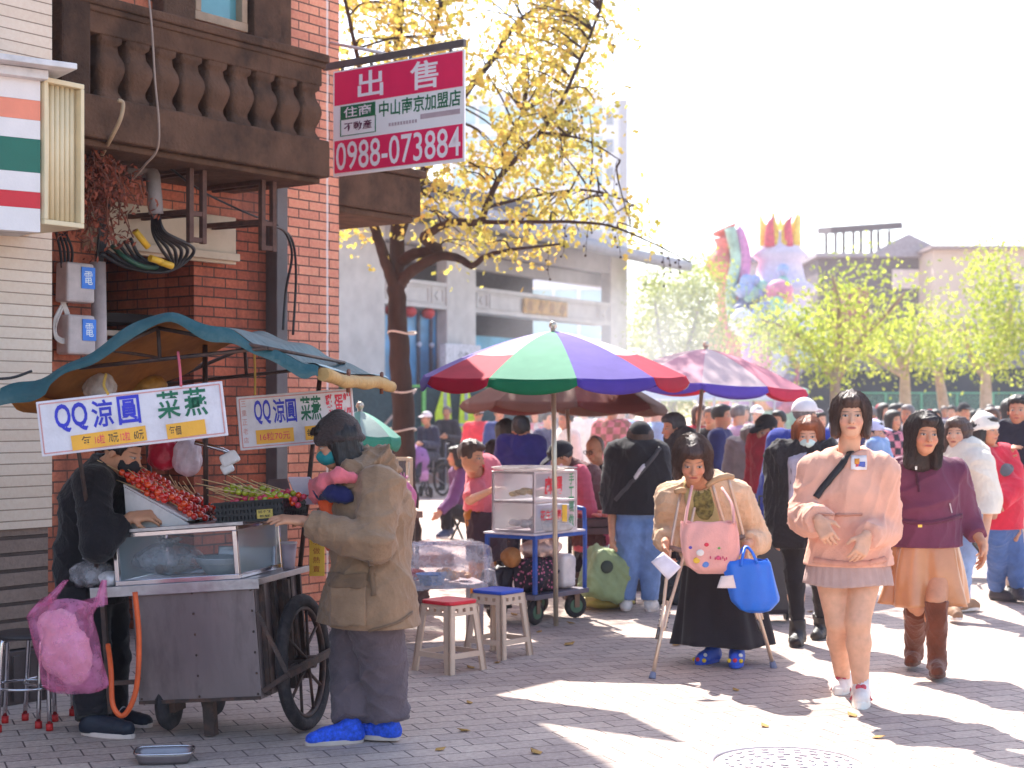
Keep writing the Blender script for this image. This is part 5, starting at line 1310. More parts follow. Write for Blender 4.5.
def hairm(rgb, rough=.5):
    return M(C3(*rgb), rough, .35, 30, .6, 120, spec=.5, stretch=(1, 1, .12), name='hair')
H_BLK, H_BRN, H_GRY, H_ORG = hairm((34, 28, 28)), hairm((76, 52, 44)), hairm((120, 112, 112)), hairm((150, 84, 52))
def V3(*a): return np.array(a, float)
def rotz(a): c, s = math.cos(a), math.sin(a); return np.array([[c, -s, 0], [s, c, 0], [0, 0, 1]])
def rotx(a): c, s = math.cos(a), math.sin(a); return np.array([[1, 0, 0], [0, c, -s], [0, s, c]])
def roty(a): c, s = math.cos(a), math.sin(a); return np.array([[c, 0, s], [0, 1, 0], [-s, 0, c]])
def unit(v): v = np.array(v, float); return v / (np.linalg.norm(v) + 1e-9)

def hair_strands(p, ob, mat, kind, seed, n=420):
    r = random.Random(seed * 7); m = MB(); hc, Rh, q = Vector(p.j['hc']), Matrix(p.Rh.tolist()), p.hs; drop = {'bob': .2, 'long': .29, 'medium': .25}.get(kind, .11)
    for k in range(n):
        a = r.uniform(-2.6, 2.6) + math.pi / 2; rad = r.uniform(.01, .075); x, y = rad * math.cos(a), .02 + rad * 1.2 * math.sin(a); L_ = drop * r.uniform(.75, 1.08); pts = []; ph = r.uniform(0, 6)
        for i in range(9):
            t = i / 8; sp_ = 1 + 1.0 * min(1, t * 2.5); l = Vector((x * sp_ + .004 * math.sin(4 * t + ph), (y - .02) * sp_ + .02, .13 - L_ * t)) * q
            hit, co, no, _ = ob.closest_point_on_mesh(hc + Rh @ l)
            if hit: pts.append(co + no * (.0015 + .007 * r.random() * t))
        if len(pts) > 4 and all((pts[i + 1] - pts[i]).length < .07 for i in range(len(pts) - 1)): m.tube(pts, [.0022 - .0017 * i / (len(pts) - 1) for i in range(len(pts))], 4, False)
    if m.v: m.build('hair_strands', mat, ob)
class Person: pass
def person(label, d=None, xy=None, face=0, H=1.6, fat=1.0, J=None, lean=0, twist=0, head=(0, 0, 0), hs=1.0, res=.008, skin=SK, hair=None, hairc=H_BLK,
           top=None, bottom=None, shoes=None, hands=None, mask=None, hat=None, group=None, seed=1, pelvis=None, fingers=True, loc=None, detail=True):
    """face = degrees turned from looking at -y (the street camera), counter-clockwise; J = joints given as (pixel x, pixel y, depth) or local xyz"""
    p = Person(); loc = Vector(loc); loc.z = 0
    t = thing('person', label, 'person', loc, R(face), group); p.t = t
    inv = (Matrix.Translation(loc) @ Matrix.Rotation(R(face), 4, 'Z')).inverted()
    def lc(q):
        if q is None: return None
        if isinstance(q, Vector): v = inv @ q
        elif len(q) == 4: return V3(*q[:3])
        else: v = inv @ W(*q)
        return V3(*v)
    J = {k: lc(v) for k, v in (J or {}).items()}; p.lc = lc; p.inv = inv
    s = H / 1.65; fr = H
    j = {}; j['pel'] = J.get('pel', V3(0, 0, .53 * H))
    SP = rotz(R(twist)) @ rotx(R(lean))
    j['wai'] = J.get('wai', j['pel'] + SP @ V3(0, 0, .09 * H)); j['che'] = J.get('che', j['pel'] + SP @ V3(0, .0, .2 * H))
    j['nek'] = J.get('nek', j['pel'] + SP @ V3(0, .005, .305 * H)); j['hc'] = J.get('hc', j['nek'] + SP @ V3(0, -.014 * H, .095 * H))
    for sd, sg in (('L', 1), ('R', -1)):
        j['sh' + sd] = J.get('sh' + sd, j['nek'] + SP @ V3(sg * .098 * H * (.9 + .1 * fat), .0, -.04 * H))
        j['el' + sd] = J.get('el' + sd, j['sh' + sd] + V3(sg * .028 * H, .012 * H, -.175 * H))
        j['wr' + sd] = J.get('wr' + sd, j['el' + sd] + V3(sg * .004 * H, -.045 * H, -.145 * H))
        j['hi' + sd] = J.get('hi' + sd, j['pel'] + V3(sg * .055 * H, 0, -.02 * H))
        j['an' + sd] = J.get('an' + sd, V3(j['pel'][0] * .3 + sg * .06 * H, .01 * H, .05 * H))
        j['kn' + sd] = J.get('kn' + sd, (j['hi' + sd] + j['an' + sd]) / 2 + V3(0, -.012 * H, 0))
        j['to' + sd] = J.get('to' + sd, j['an' + sd] + V3(sg * .015, -.13 * s, -.04 * H))
    p.j = j; p.s = s
    Rh = SP @ np.eye(3) if False else rotz(R(head[0])) @ rotx(R(head[1])) @ roty(R(head[2])); p.Rh = Rh; p.hs = hs * (.9 + .1 * s) ; q = p.hs
    pts = np.array(list(j.values())); lo = pts.min(0) - .22; hi = pts.max(0) + .22; lo[2] = max(lo[2], -.02)
    hc = j['hc']; hl = lambda v: hc + Rh @ (np.array(v, float) * q)
    SPm = SP
    # ---- body
    f = Field(lo, hi, res)
    f.cap(j['pel'], j['wai'], .14 * s * fat, .125 * s * fat, .03, SPm, (1, 1.35, 1)); f.cap(j['wai'], j['che'], .125 * s * fat, .14 * s * fat, .03, SPm, (1, 1.35, 1))
    f.cap(j['che'], j['nek'] - (j['nek'] - j['che']) * .45, .14 * s * fat, .095 * s, .03, SPm, (1, 1.35, 1))
    for sd in 'LR': f.cap(j['nek'] - SP @ V3(0, 0, .025), j['sh' + sd], .045 * s, .045 * s, .05)
    f.cap(j['nek'] - V3(0, 0, .02), hl((0, .02, -.05)), .058 * q, .053 * q, .03)
    for sd in 'LR':
        f.cap(j['sh' + sd], j['el' + sd], .05 * s * fat, .04 * s * fat, .02); f.cap(j['el' + sd], j['wr' + sd], .04 * s * fat, .026 * s, .012)
        f.cap(j['hi' + sd], j['kn' + sd], .088 * s * fat, .056 * s * fat, .02); cf = j['kn' + sd] + (j['an' + sd] - j['kn' + sd]) * .3 + V3(0, .012, 0)
        f.cap(j['kn' + sd], cf, .053 * s * fat, .056 * s * fat, .02); f.cap(cf, j['an' + sd], .056 * s * fat, .036 * s, .02)
        f.cap(j['an' + sd] - V3(0, -.015, .012), j['an' + sd] * .45 + j['to' + sd] * .55 + V3(0, 0, .0), .028 * s, .017 * s, .015)
    # head
    f.ell(hl((0, .018, .032)), V3(.075, .094, .088) * q, Rh, .01); f.ell(hl((0, -.022, -.03)), V3(.06, .066, .075) * q, Rh, .025)
    f.ell(hl((0, -.05, -.083)), V3(.03, .025, .022) * q, Rh, .03)
    if detail:
        for sg in (1, -1):
            f.ell(hl((sg * .033, -.098, .006)), V3(.014, .009, .009) * q, Rh, .02, 'sub'); f.ell(hl((sg * .031, -.074, .005)), V3(.0145, .013, .011) * q, Rh, .004)
            f.ell(hl((sg * .074, .012, -.004)), V3(.009, .02, .032) * q, Rh @ roty(R(-sg * 12)) @ rotz(R(sg * 20)), .008)
            f.ell(hl((sg * .036, -.062, -.028)), V3(.022, .018, .02) * q, Rh, .02)
        f.cap(hl((0, -.084, .008)), hl((0, -.104, -.026)), .0075 * q, .0115 * q, .012); f.ell(hl((.011, -.094, -.029)), V3(.008, .009, .007) * q, Rh, .008); f.ell(hl((-.011, -.094, -.029)), V3(.008, .009, .007) * q, Rh, .008)
        f.cap(hl((-.02, -.0845, -.056)), hl((.02, -.0845, -.056)), .0075 * q, .0075 * q, .008)
    # hands
    hands = hands or {}
    for sd, sg in (('L', 1), ('R', -1)):
        if sd in hands and hands[sd] is False: continue
        h = hands.get(sd, {}); wr = j['wr' + sd]; fd = unit(h['dir']) if 'dir' in h else unit(wr - j['el' + sd] + V3(0, -.03, -.05))
        pn = h.get('palm', V3(-sg, .1, 0)); pn = unit(np.array(pn, float) - fd * (np.array(pn, float) @ fd)); sdv = np.cross(fd, pn) * (-1)
        # thumb side: towards the front for hanging arms
        ts = unit(np.array(h['thumb'], float) - fd * (np.array(h['thumb'], float) @ fd)) if 'thumb' in h else (sdv if (sdv @ V3(0, -1, 0.2)) > 0 else -sdv)
        ts = unit(ts - pn * (ts @ pn)); cu = h.get('curl', .35); z = s * h.get('size', 1.0)
        Rm = np.stack([ts, fd, pn], 1); pc = wr + fd * .05 * z
        f.cap(wr, wr + fd * .02 * z, .026 * z, .03 * z, .015, Rm, (1, 1, 1.5)); f.box(pc + fd * .008 * z, V3(.04, .046, .0135) * z, Rm, .012 * z, .012)
        if not fingers:
            e = wr + fd * .085 * z; f.cap(e, e + unit(fd + pn * cu * 2) * .06 * z, .032 * z, .022 * z, .015, Rm, (1, 1, 2.2)); f.cap(wr + fd * .03 * z + ts * .03 * z, wr + fd * .075 * z + ts * .058 * z + pn * .02 * z, .013 * z, .01 * z, .008); continue
        for k, (o_, L_) in enumerate(((.03, .07), (.0105, .079), (-.0095, .074), (-.029, .058))):
            b = wr + fd * (.088 - .004 * abs(k - 1)) * z + ts * o_ * z; dv = fd + ts * (.06 * (1.3 - k)); a = cu * (.9 + .12 * k)
            b = b - fd * .012 * z
            for m_, (fr_, r0, r1) in enumerate(((.46, .0098, .009), (.3, .009, .0083), (.26, .0083, .007))):
                ang = a * (.6 + .55 * m_); dv2 = unit(dv) * math.cos(ang) + pn * math.sin(ang); dv = dv2
                e = b + unit(dv2) * (L_ * fr_ * 1.12) * z; f.cap(b, e, r0 * z, r1 * z, .004); b = e
        b = wr + fd * .022 * z + ts * .026 * z; e = b + (fd * .6 + ts * .75 + pn * .35) * .042 * z; f.cap(b, e, .0145 * z, .0115 * z, .01)
        e2 = e + unit(fd * (1 - .4 * cu) + ts * .25 + pn * (.25 + .5 * cu)) * .034 * z; f.cap(e, e2, .0112 * z, .0085 * z, .004)
    p.body = skin_obj('body', f, skin, t, hp=(hc, Rh, q))
    rg = max(res, .009) if res < .012 else res
    if hair:
        f = Field(hc - .34, hc + .24, min(rg, .008) if res < .012 else rg); g = .003 if hat else .013
        f.ell(hl((0, .018, .034)), V3(.075 + g, .094 + g, .088 + g) * q, Rh, .01)
        if hair in ('bob', 'long', 'medium'):
            ln = {'bob': -.085, 'long': -.17, 'medium': -.12}[hair]
            for sg in (1, -1): f.cap(hl((sg * .062, .012, .03)), hl((sg * .078, .0, ln)), .042 * q, .033 * q, .03, Rh, (1.25, .8, 1))
            f.cap(hl((0, .06, .03)), hl((0, .068, ln)), .07 * q, .058 * q, .04, Rh, (.82, 1.3, 1))
            f.box(hl((0, -.122, -.07)), V3(.05 if hair != 'bob' else .054, .09, .115) * q, Rh, .03, .02, 'sub')
            f.ell(hl((0, -.022, .084)), V3(.066, .08, .036) * q, Rh, .012)
        elif hair == 'short':
            f.ell(hl((0, -.012, .09)), V3(.066, .078, .034) * q, Rh, .02); f.box(hl((0, -.11, -.045)), V3(.12, .075, .105) * q, Rh, .03, .015, 'sub')
            f.box(hl((0, -.03, -.10)), V3(.12, .11, .09) * q, Rh, .03, .015, 'sub'); f.box(hl((0, .06, -.16)), V3(.14, .14, .075) * q, Rh, .03, .015, 'sub')
        elif hair == 'bun':
            f.box(hl((0, -.11, -.04)), V3(.12, .07, .1) * q, Rh, .03, .015, 'sub'); f.box(hl((0, .0, -.14)), V3(.14, .2, .07) * q, Rh, .03, .015, 'sub'); f.ell(hl((0, .12, .05)), V3(.045, .04, .045) * q, Rh, .01)
        elif hair == 'balding':
            f.box(hl((0, -.09, .05)), V3(.09, .12, .1) * q, Rh, .03, .02, 'sub'); f.box(hl((0, -.06, -.10)), V3(.12, .1, .09) * q, Rh, .03, .015, 'sub'); f.box(hl((0, .05, -.16)), V3(.14, .14, .075) * q, Rh, .03, .015, 'sub')
        p.hair = skin_obj('hair', f, hairc, t, dict(f1=52., amp=.007, dirv=Rh @ V3(0, .2, 1), aniso=.1) if res < .015 else None, seed)
        if res < .0088 and hair != 'balding' and not hat: hair_strands(p, p.hair, hairc, hair, seed)
    if hat:
        hm_ = hat['mat']; f = Field(hc - .26, hc + .26, min(rg, .008)); g = .02
        f.ell(hl((0, .018, .042)), V3(.075 + g, .094 + g, .086 + g) * q, Rh, .01)
        if hat['kind'] == 'cap':
            f.box(hl((0, 0, -.13 + .03)), V3(.2, .2, .135) * q, Rh, .005, .0, 'sub'); f.ell(hl((0, -.115, .048)), V3(.066, .07, .011) * q, Rh @ rotx(R(14)), .008); f.ell(hl((0, .018, .13)), V3(.012, .012, .008) * q, Rh, .004)
        else:
            f.ell(hl((0, .045, .135)), V3(.03, .03, .02) * q, Rh, .03); f.box(hl((0, -.09, -.11)), V3(.2, .2, .125) * q, Rh @ rotx(R(-14)), .005, .0, 'sub')
            f.ell(hl((0, .02, .018)), V3(.106, .124, .036) * q, Rh @ rotx(R(-14)), .012); f.box(hl((0, 0, -.2)), V3(.2, .25, .15) * q, Rh @ rotx(R(-14)), .005, .0, 'sub')
        p.hat = skin_obj('cap' if hat['kind'] == 'cap' else 'knit_hat', f, hm_, t, dict(f1=95., amp=.0014, dirv=Rh @ V3(0, 0, 1), aniso=.1) if hat['kind'] != 'cap' else None, seed)
    if mask:
        f = Field(hc - .2, hc + .2, min(rg, .007)); f.ell(hl((0, -.03, -.042)), V3(.067, .079, .052) * q, Rh, .01); f.ell(hl((0, -.094, -.03)), V3(.015, .016, .015) * q, Rh, .02)
        f.box(hl((0, .07, 0)), V3(.2, .1, .3) * q, Rh, .01, 0, 'sub')
        skin_obj('face_mask', f, mask, t)
    if top:
        g = top.get('g', .022); f = Field(lo - .08, hi + .08, rg); k = .03; wd = top.get('wide', 1.0)
        hem = j['pel'] + SP @ V3(0, 0, top.get('hem', -.05)); ex = top.get('flare', 1.0)
        f.cap(hem - SP @ V3(0, 0, .06), j['wai'], (.15 * fat * s + g) * wd * ex, (.14 * fat * s + g) * wd, k, SPm, (1, 1.3, 1)); f.cap(j['wai'], j['che'], (.14 * fat * s + g) * wd, (.145 * s * fat + g) * wd, k, SPm, (1, 1.3, 1))
        f.cap(j['che'], j['nek'] - (j['nek'] - j['che']) * .45, (.145 * s * fat + g) * wd, .095 * s + g, k, SPm, (1, 1.3, 1))
        for sd in 'LR': f.cap(j['nek'] - SP @ V3(0, 0, .055), j['sh' + sd], .044 * s + g * .5, .046 * s + g * .85, .06)
        if top.get('hem', -.05) < -.08:
            for sd in 'LR': f.cap(j['hi' + sd], j['hi' + sd] + (j['kn' + sd] - j['hi' + sd]) * .4, .1 * s * fat + g + .03, .1 * s * fat + g + .03, .06)
        f.cap(j['nek'] - V3(0, 0, .07), j['nek'] + (hc - j['nek']) * top.get('collar', .08), .082 * s, .074 * s, .03, flat=1)
        for sd in 'LR':
            sl_ = top.get('sleeve', 1.0); e = j['el' + sd]; w_ = j['wr' + sd]; gs = top.get('gs', g)
            if sl_ > .5:
                w2 = e + (w_ - e) * (sl_ * .96); f.cap(j['sh' + sd], e, .052 * s * fat + gs * 1.1, .044 * s * fat + gs, .03); f.cap(e, w2, .044 * s * fat + gs, .031 * s + gs * .95, .02, flat=1)
                if top.get('cuff'): f.cap(w2 - unit(w2 - e) * .06, w2, .036 * s + gs * .8, .032 * s + gs * .5, .01, flat=1)
            else:
                w2 = j['sh' + sd] + (e - j['sh' + sd]) * sl_ * 2; f.cap(j['sh' + sd], w2, .055 * s + gs, .05 * s + gs, .03, flat=1)
        if top.get('ring'):
            rR, rr_, dz = top['ring']; ps = [j['nek'] + SP @ V3(rR * math.cos(k * math.pi / 6), rR * .95 * math.sin(k * math.pi / 6) - .005, dz + .022 * math.sin(k * math.pi / 6)) for k in range(13)]
            for k in range(12): f.cap(ps[k], ps[k + 1], rr_, rr_, .018)
        if top.get('hood'):
            f.cap(j['nek'] + SP @ V3(.07, .05, .0), j['nek'] + SP @ V3(0, .12, -.05), .05, .065, .04); f.cap(j['nek'] + SP @ V3(-.07, .05, .0), j['nek'] + SP @ V3(0, .12, -.05), .05, .065, .04)
        f.plane(hem, SP @ V3(0, 0, -1))
        nr = .054 if top.get('ring') else .062
        f.cap(j['nek'] + V3(0, 0, -.01), hc - V3(0, 0, .02), nr * q, (nr + .008) * q, .0, op='sub')
        p.top = skin_obj(top.get('name', 'jacket'), f, top['mat'], t, dict(f1=top.get('f1', 15.), amp=top.get('amp', .012), dirv=(.3, .2, .6), aniso=.5), seed, hem=(hem, SP @ V3(0, 0, 1))); p.hem = hem
    if bottom:
        kd = bottom['kind']; g = bottom.get('g', .018)
        if kd == 'trousers':
            f = Field(lo - .08, hi + .05, rg); f.cap(j['pel'] + V3(0, 0, .02), j['wai'] - V3(0, 0, .02), .15 * s * fat + g, .135 * s * fat + g, .03, SPm, (1, 1.35, 1))
            for sd in 'LR':
                f.cap(j['hi' + sd], j['kn' + sd], .092 * s * fat + g, .06 * s * fat + g, .03); e = j['kn' + sd] + (j['an' + sd] - j['kn' + sd]) * bottom.get('len', .97)
                f.cap(j['kn' + sd], e, .06 * s * fat + g, bottom.get('cuff', .045) * s + g, .015, flat=1)
            skin_obj('trousers', f, bottom['mat'], t, dict(f1=bottom.get('f1', 17.), amp=bottom.get('amp', .01), dirv=(.5, .3, .5), aniso=.6), seed + 5)
        else:
            z1 = j['wai'][2]; z0 = bottom['hem']; c1 = j['wai']; c0 = np.array(bottom.get('c0', (j['pel'][0], j['pel'][1], z0)), float); r1 = .125 * s * fat + g; r0 = bottom['r']; npl = bottom.get('pleats', 9); am = bottom.get('amp', .012); ph = seed * 1.7
            mp = c1 * .5 + c0 * .5; mp[:2] = j['pel'][:2]; mp[2] = j['pel'][2] - .02
            def fn(u, v):
                a = 2 * math.pi * u; tt = 1 - v
                c = (c1 * (1 - tt) ** 2 + 2 * mp * tt * (1 - tt) + c0 * tt ** 2); rr = r1 + (r0 - r1) * min(1, tt ** .8)
                if tt > .15: rr = max(rr, r1 * 1.04)
                k = am * tt ** .7 * (math.sin(npl * a + ph + 1.2 * math.sin(tt * 3)) + .5 * math.sin((npl * 2 + 1) * a + ph * 2) * bottom.get('fine', .6))
                return ((rr + k) * math.cos(a) + c[0], (rr * bottom.get('flat', .78) + k) * math.sin(a) + c[1], z0 + (z1 - z0) * v + (0 if tt < .9 else .006 * math.sin(3 * a + ph)))
            m = MB(); m.grid(fn, 96 if res < .012 else 32, 24, True); p.skirt = m.build('skirt', bottom['mat'], t, solid=.004)
    if shoes:
        for sd, sg in (('L', 1), ('R', -1)):
            an, to = j['an' + sd], j['to' + sd]; dv = to - an; up = V3(0, 0, 1); fw = unit(V3(dv[0], dv[1], 0)) if abs(dv[2]) < .09 * s + .02 else unit(dv)
            zs = min(an[2] - .05 * H + .0, to[2] - .01) if False else max(0., min(an[2] - .062 * s, to[2] - .02)); he = V3(an[0], an[1], zs) - fw * .045 * s; te = he + fw * shoes.get('len', .25) * s; te[2] = max(.0, to[2] - .015) if abs(fw[2]) < .3 else te[2]
            f = Field(np.minimum(he, te) - .12, np.maximum(np.maximum(he, te) + .2, j['kn' + sd] + .1 if shoes.get('kind') == 'boot' else he), .006 if res < .011 else .011); f.lo[2] = f.lo[2]
            ty = shoes.get('kind', 'sneaker'); wv = .043 * s
            f.cap(he + V3(0, 0, .035) + fw * .03, te + V3(0, 0, .024) - fw * .04, wv * 1.0, wv * .92, .02); f.cap(he + V3(0, 0, .045) + fw * .035, an + V3(0, 0, .015), .044 * s, .042 * s, .03)
            f.cap(an * .4 + te * .6 + V3(0, 0, .02), he + V3(0, 0, .06) + fw * .05, .03, .04, .03)
            if ty == 'boot':
                tp = an + (j['kn' + sd] - an) * shoes.get('h', .6); f.cap(an + V3(0, 0, -.01), tp, shoes.get('r0', .05) * s, shoes.get('r1', .062) * s, .02, flat=1)
            f.plane(V3(*he) + V3(0, 0, .014), V3(0, 0, -1))
            sh_ = skin_obj('boot' if ty == 'boot' else ('sandal' if ty == 'sandal' else 'shoe'), f, shoes['mat'], t, dict(f1=20., amp=.006 if ty == 'boot' else .002, dirv=(.4, .3, .1), aniso=.6), seed + (sg > 0))
            m = MB(); nn = 22; pr = []
            for k in range(nn):
                a = 2 * math.pi * k / nn; lx = (math.cos(a) + 1) / 2; wv2 = wv * 1.12 * (.86 + .14 * math.sin(lx * 3)) ; c = he + fw * (-.012 + lx * (np.linalg.norm(te - he) + .014)); sdv = np.cross(up, fw); pr.append(tuple(c + sdv * wv2 * math.copysign(abs(math.sin(a)) ** .7, math.sin(a)) + V3(0, 0, .0 if ty != 'heel' else 0)))
            m.prism(pr, (0, 0, shoes.get('sole_t', .022))); m.build('sole', shoes.get('sole', plain(226, 214, 206, .6)), sh_, .004)
            if ty == 'sneaker' and res < .0088:
                m = MB(); sdv = np.cross(up, fw)
                for k in range(4):
                    c = an * (1 - .13 * (k + 1.2)) + te * .13 * (k + 1.2); c = V3(c[0], c[1], zs) + fw * .0; zt = zs + .105 * s - .017 * k; m.tube(spl([c + sdv * .03 + V3(0, 0, zt - zs - .018), c + V3(0, 0, zt - zs), c - sdv * .03 + V3(0, 0, zt - zs - .018)], 4), .0045, 5)
                m.build('laces', shoes.get('lace', plain(214, 206, 214, .8)), sh_)
            setattr(p, 'shoe' + sd, sh_)
    return p
def Lpt(p, x, y, d): return p.lc((x, y, d))

# ---- customer in the brown coat ----
coat_m = cloth(150, 118, 92, .16, .5, 60); gtr = cloth(104, 88, 92, .16, .5, 80)
bl = M(C3(44, 88, 214), .65, .4, 60, .6, 220, spec=.4)
d0 = 5.38
a = G(362, 748); LOC = Vector((W(365, 0, 5.42).x, 5.42 * KD, 0))
coat = person('person in a long brown hooded coat and dark knit hat reaching to the food cart', loc=LOC, face=-84, H=1.58, fat=1.22, hs=.97, res=.0065,
    J=dict(pel=(372, 590, 5.5), wai=(371, 560, 5.5), che=(372, 512, 5.5), nek=(366, 468, 5.5), hc=(337, 444, 5.48), shL=(381, 488, 5.36), elL=(374, 544, 5.26), wrL=(303, 521, 5.3), shR=(352, 490, 5.66), elR=(352, 522, 5.74), wrR=(322, 515, 5.85),
           hiL=(372, 600, 5.42), hiR=(362, 600, 5.58), knL=(384, 668, 5.46), knR=(352, 668, 5.54), anL=(389, 724, 5.44), anR=(352, 727, 5.42), toL=(372, 734, 5.46), toR=(318, 744, 5.38)),
    head=(4, 18, 0), hands=dict(L=dict(dir=(.25, -1, .12), palm=(-.35, .1, -1), thumb=(-1, -.2, .3), curl=.18), R=dict(dir=(0, -1, -.1), palm=(0, 0, -1))), skin=SK2, hair='medium', hairc=H_BLK,
    top=dict(name='coat', mat=coat_m, g=.045, gs=.036, hem=-.15, flare=1.16, wide=1.1, sleeve=.97, amp=.013, f1=11., cuff=0, collar=.2), bottom=dict(kind='trousers', mat=gtr, g=.034, cuff=.062, amp=.011, f1=15., len=.93),
    shoes=dict(mat=bl, len=.27, lace=plain(30, 50, 140, .8), sole=plain(196, 178, 168, .7)), mask=plain(40, 150, 156, .8), hat=dict(kind='beanie', mat=cloth(68, 56, 54, .25, 1.0, 70)), seed=3)
def hood(p, mat, c0, c1, c2, r, nm='hood', res=.009, amp=.018):
    a, b, c = (p.lc(q) for q in (c0, c1, c2)); lo = np.minimum(np.minimum(a, b), c) - .2; f = Field(lo, np.maximum(np.maximum(a, b), c) + .2, res)
    f.cap(a, b, r * .85, r, .05); f.cap(b, c, r, r * .7, .05); f.ell(p.j['hc'] + V3(0, -.02, 0), (.1, .13, .13), p.Rh, .02, 'sub')
    return skin_obj(nm, f, mat, p.t, dict(f1=22., amp=amp, dirv=(1, .2, .1), aniso=.4), 9)
hood(coat, coat_m, (352, 474, 5.4), (378, 466, 5.5), (362, 462, 5.68), .078, amp=.026)
# coat pocket flap, belt tab, front storm flap
def patch(p, name, mat, quadpx, th=.006, sub=6, parent=None, off=.0):
    """thin cloth piece through four pixel points, laid on the person"""
    A, B, C_, D_ = (p.lc(q) for q in quadpx); m = MB()
    n = unit(np.cross(B - A, D_ - A))
    m.grid(lambda u, v: tuple((A * (1 - u) + B * u) * (1 - v) + (D_ * (1 - u) + C_ * u) * v + n * off * math.sin(math.pi * u)), 8, 8); return m.build(name, mat, parent or p.t, solid=th)
def cling(p, name, mat, px_pts, d, width, lift=.006, target=None, th=.004, n=40, closed=False):
    """a strap or band that follows the garment: pixel path projected onto the garment along the view"""
    ob = target or p.top; dg = bpy.context.evaluated_depsgraph_get(); dg.update(); pts = []
    M_ = p.t.matrix_basis; iv = M_.inverted(); o0 = iv @ Vector((0, 0, CAM_Z))
    P = spl([Vector((q[0], q[1], 0)) for q in px_pts], max(2, n // len(px_pts)))
    for q in P:
        e = iv @ W(q.x, q.y, d); dr = (e - o0).normalized(); hit, co, no, _ = ob.ray_cast(o0, dr, distance=30)
        if hit: pts.append((co + no * lift, no, dr))
    if len(pts) < 3: return None
    m = MB(); vs = []; L_ = len(pts)
    for i in range(L_):
        co, no, dr = pts[i]; tg = (pts[min(i + 1, L_ - 1)][0] - pts[max(i - 1, 0)][0]).normalized(); sv = tg.cross(no).normalized()
        vs += [co - sv * width / 2, co + no * .002, co + sv * width / 2]
    m.smooth = True; m._add(vs, [(i * 3 + k, i * 3 + k + 1, i * 3 + k + 4, i * 3 + k + 3) for i in range(L_ - 1) for k in range(2)])
    return m.build(name, mat, p.t, solid=th)
def decal(p, name, mat, poly, d, lift=.003, target=None, th=.002, n=10, disc=False):
    """a sewn or printed piece (four corners, or a rectangle) laid on the garment"""
    ob = target or p.top; iv = p.t.matrix_basis.inverted(); o0 = iv @ Vector((0, 0, CAM_Z)); vs = []
    if not hasattr(poly[0], '__len__'): x0, y0, x1, y1 = poly; poly = ((x0, y0), (x1, y0), (x1, y1), (x0, y1))
    for b in range(n):
        for a in range(n):
            u, v = a / (n - 1), b / (n - 1)
            if disc:
                q1, q2 = 2 * u - 1, 2 * v - 1; u = .5 + .5 * q1 * math.sqrt(1 - q2 * q2 / 2); v = .5 + .5 * q2 * math.sqrt(1 - q1 * q1 / 2)
            xx, yy = [(poly[0][i] * (1 - u) + poly[1][i] * u) * (1 - v) + (poly[3][i] * (1 - u) + poly[2][i] * u) * v for i in (0, 1)]
            e = iv @ W(xx, yy, d); hit, co, no, _ = ob.ray_cast(o0, (e - o0).normalized(), distance=30)
            if not hit: return None
            vs.append(co + no * lift)
    m = MB(); m.smooth = True; m._add(vs, [(b * n + a, b * n + a + 1, (b + 1) * n + a + 1, (b + 1) * n + a) for b in range(n - 1) for a in range(n - 1)])
    return m.build(name, mat, p.t, solid=th)
coat_d = cloth(122, 94, 72, .16, .5, 60)
decal(coat, 'pocket', coat_m, (332, 582, 366, 626), 5.3, .008, th=.01, n=20); decal(coat, 'pocket_flap', coat_d, (331, 574, 367, 588), 5.3, .016, th=.006, n=14)
cling(coat, 'belt_tab', coat_d, [(371, 560), (372, 580), (374, 596)], 5.3, .022, .009)
cling(coat, 'hem_seam', coat_d, [(321, 634), (345, 634), (372, 630), (398, 622), (412, 612)], 5.3, .012, .004)
f = Field(coat.j['nek'] - .3, coat.j['nek'] + .25, .009); nk = coat.j['nek']
arc = [coat.lc(q) for q in ((352, 478, 5.36), (338, 476, 5.33), (324, 480, 5.38), (315, 486, 5.5), (322, 480, 5.62))]
for i in range(4): f.cap(arc[i], arc[i + 1], .027 + .004 * (i % 2), .03 - .003 * (i % 2), .025)
f.cap(arc[2] + V3(0, 0, -.03), arc[3] + V3(0, 0, -.05), .025, .03, .03)
skin_obj('pink_scarf', f, cloth(236, 120, 130), coat.t, dict(f1=30., amp=.008, dirv=(1, .3, .1), aniso=.3), 2)
f = Field(coat.lc((322, 510, 5.5)) - .28, coat.lc((322, 510, 5.5)) + .28, .009); nv = [coat.lc(q) for q in ((346, 496, 5.36), (334, 494, 5.36), (321, 490, 5.45), (318, 490, 5.6))]
for i in range(3): f.cap(nv[i], nv[i + 1], .034, .034, .03)
skin_obj('navy_collar', f, cloth(36, 38, 86), coat.t, dict(f1=26., amp=.012, dirv=(1, .3, .1), aniso=.3), 4)
f = Field(coat.lc((328, 520, 5.5)) - .3, coat.lc((328, 520, 5.5)) + .3, .009); f.cap(coat.lc((330, 500, 5.5)), coat.lc((336, 540, 5.5)), .05, .06, .03); skin_obj('orange_vest', f, cloth(240, 96, 52), coat.t, dict(f1=20., amp=.008), 4)

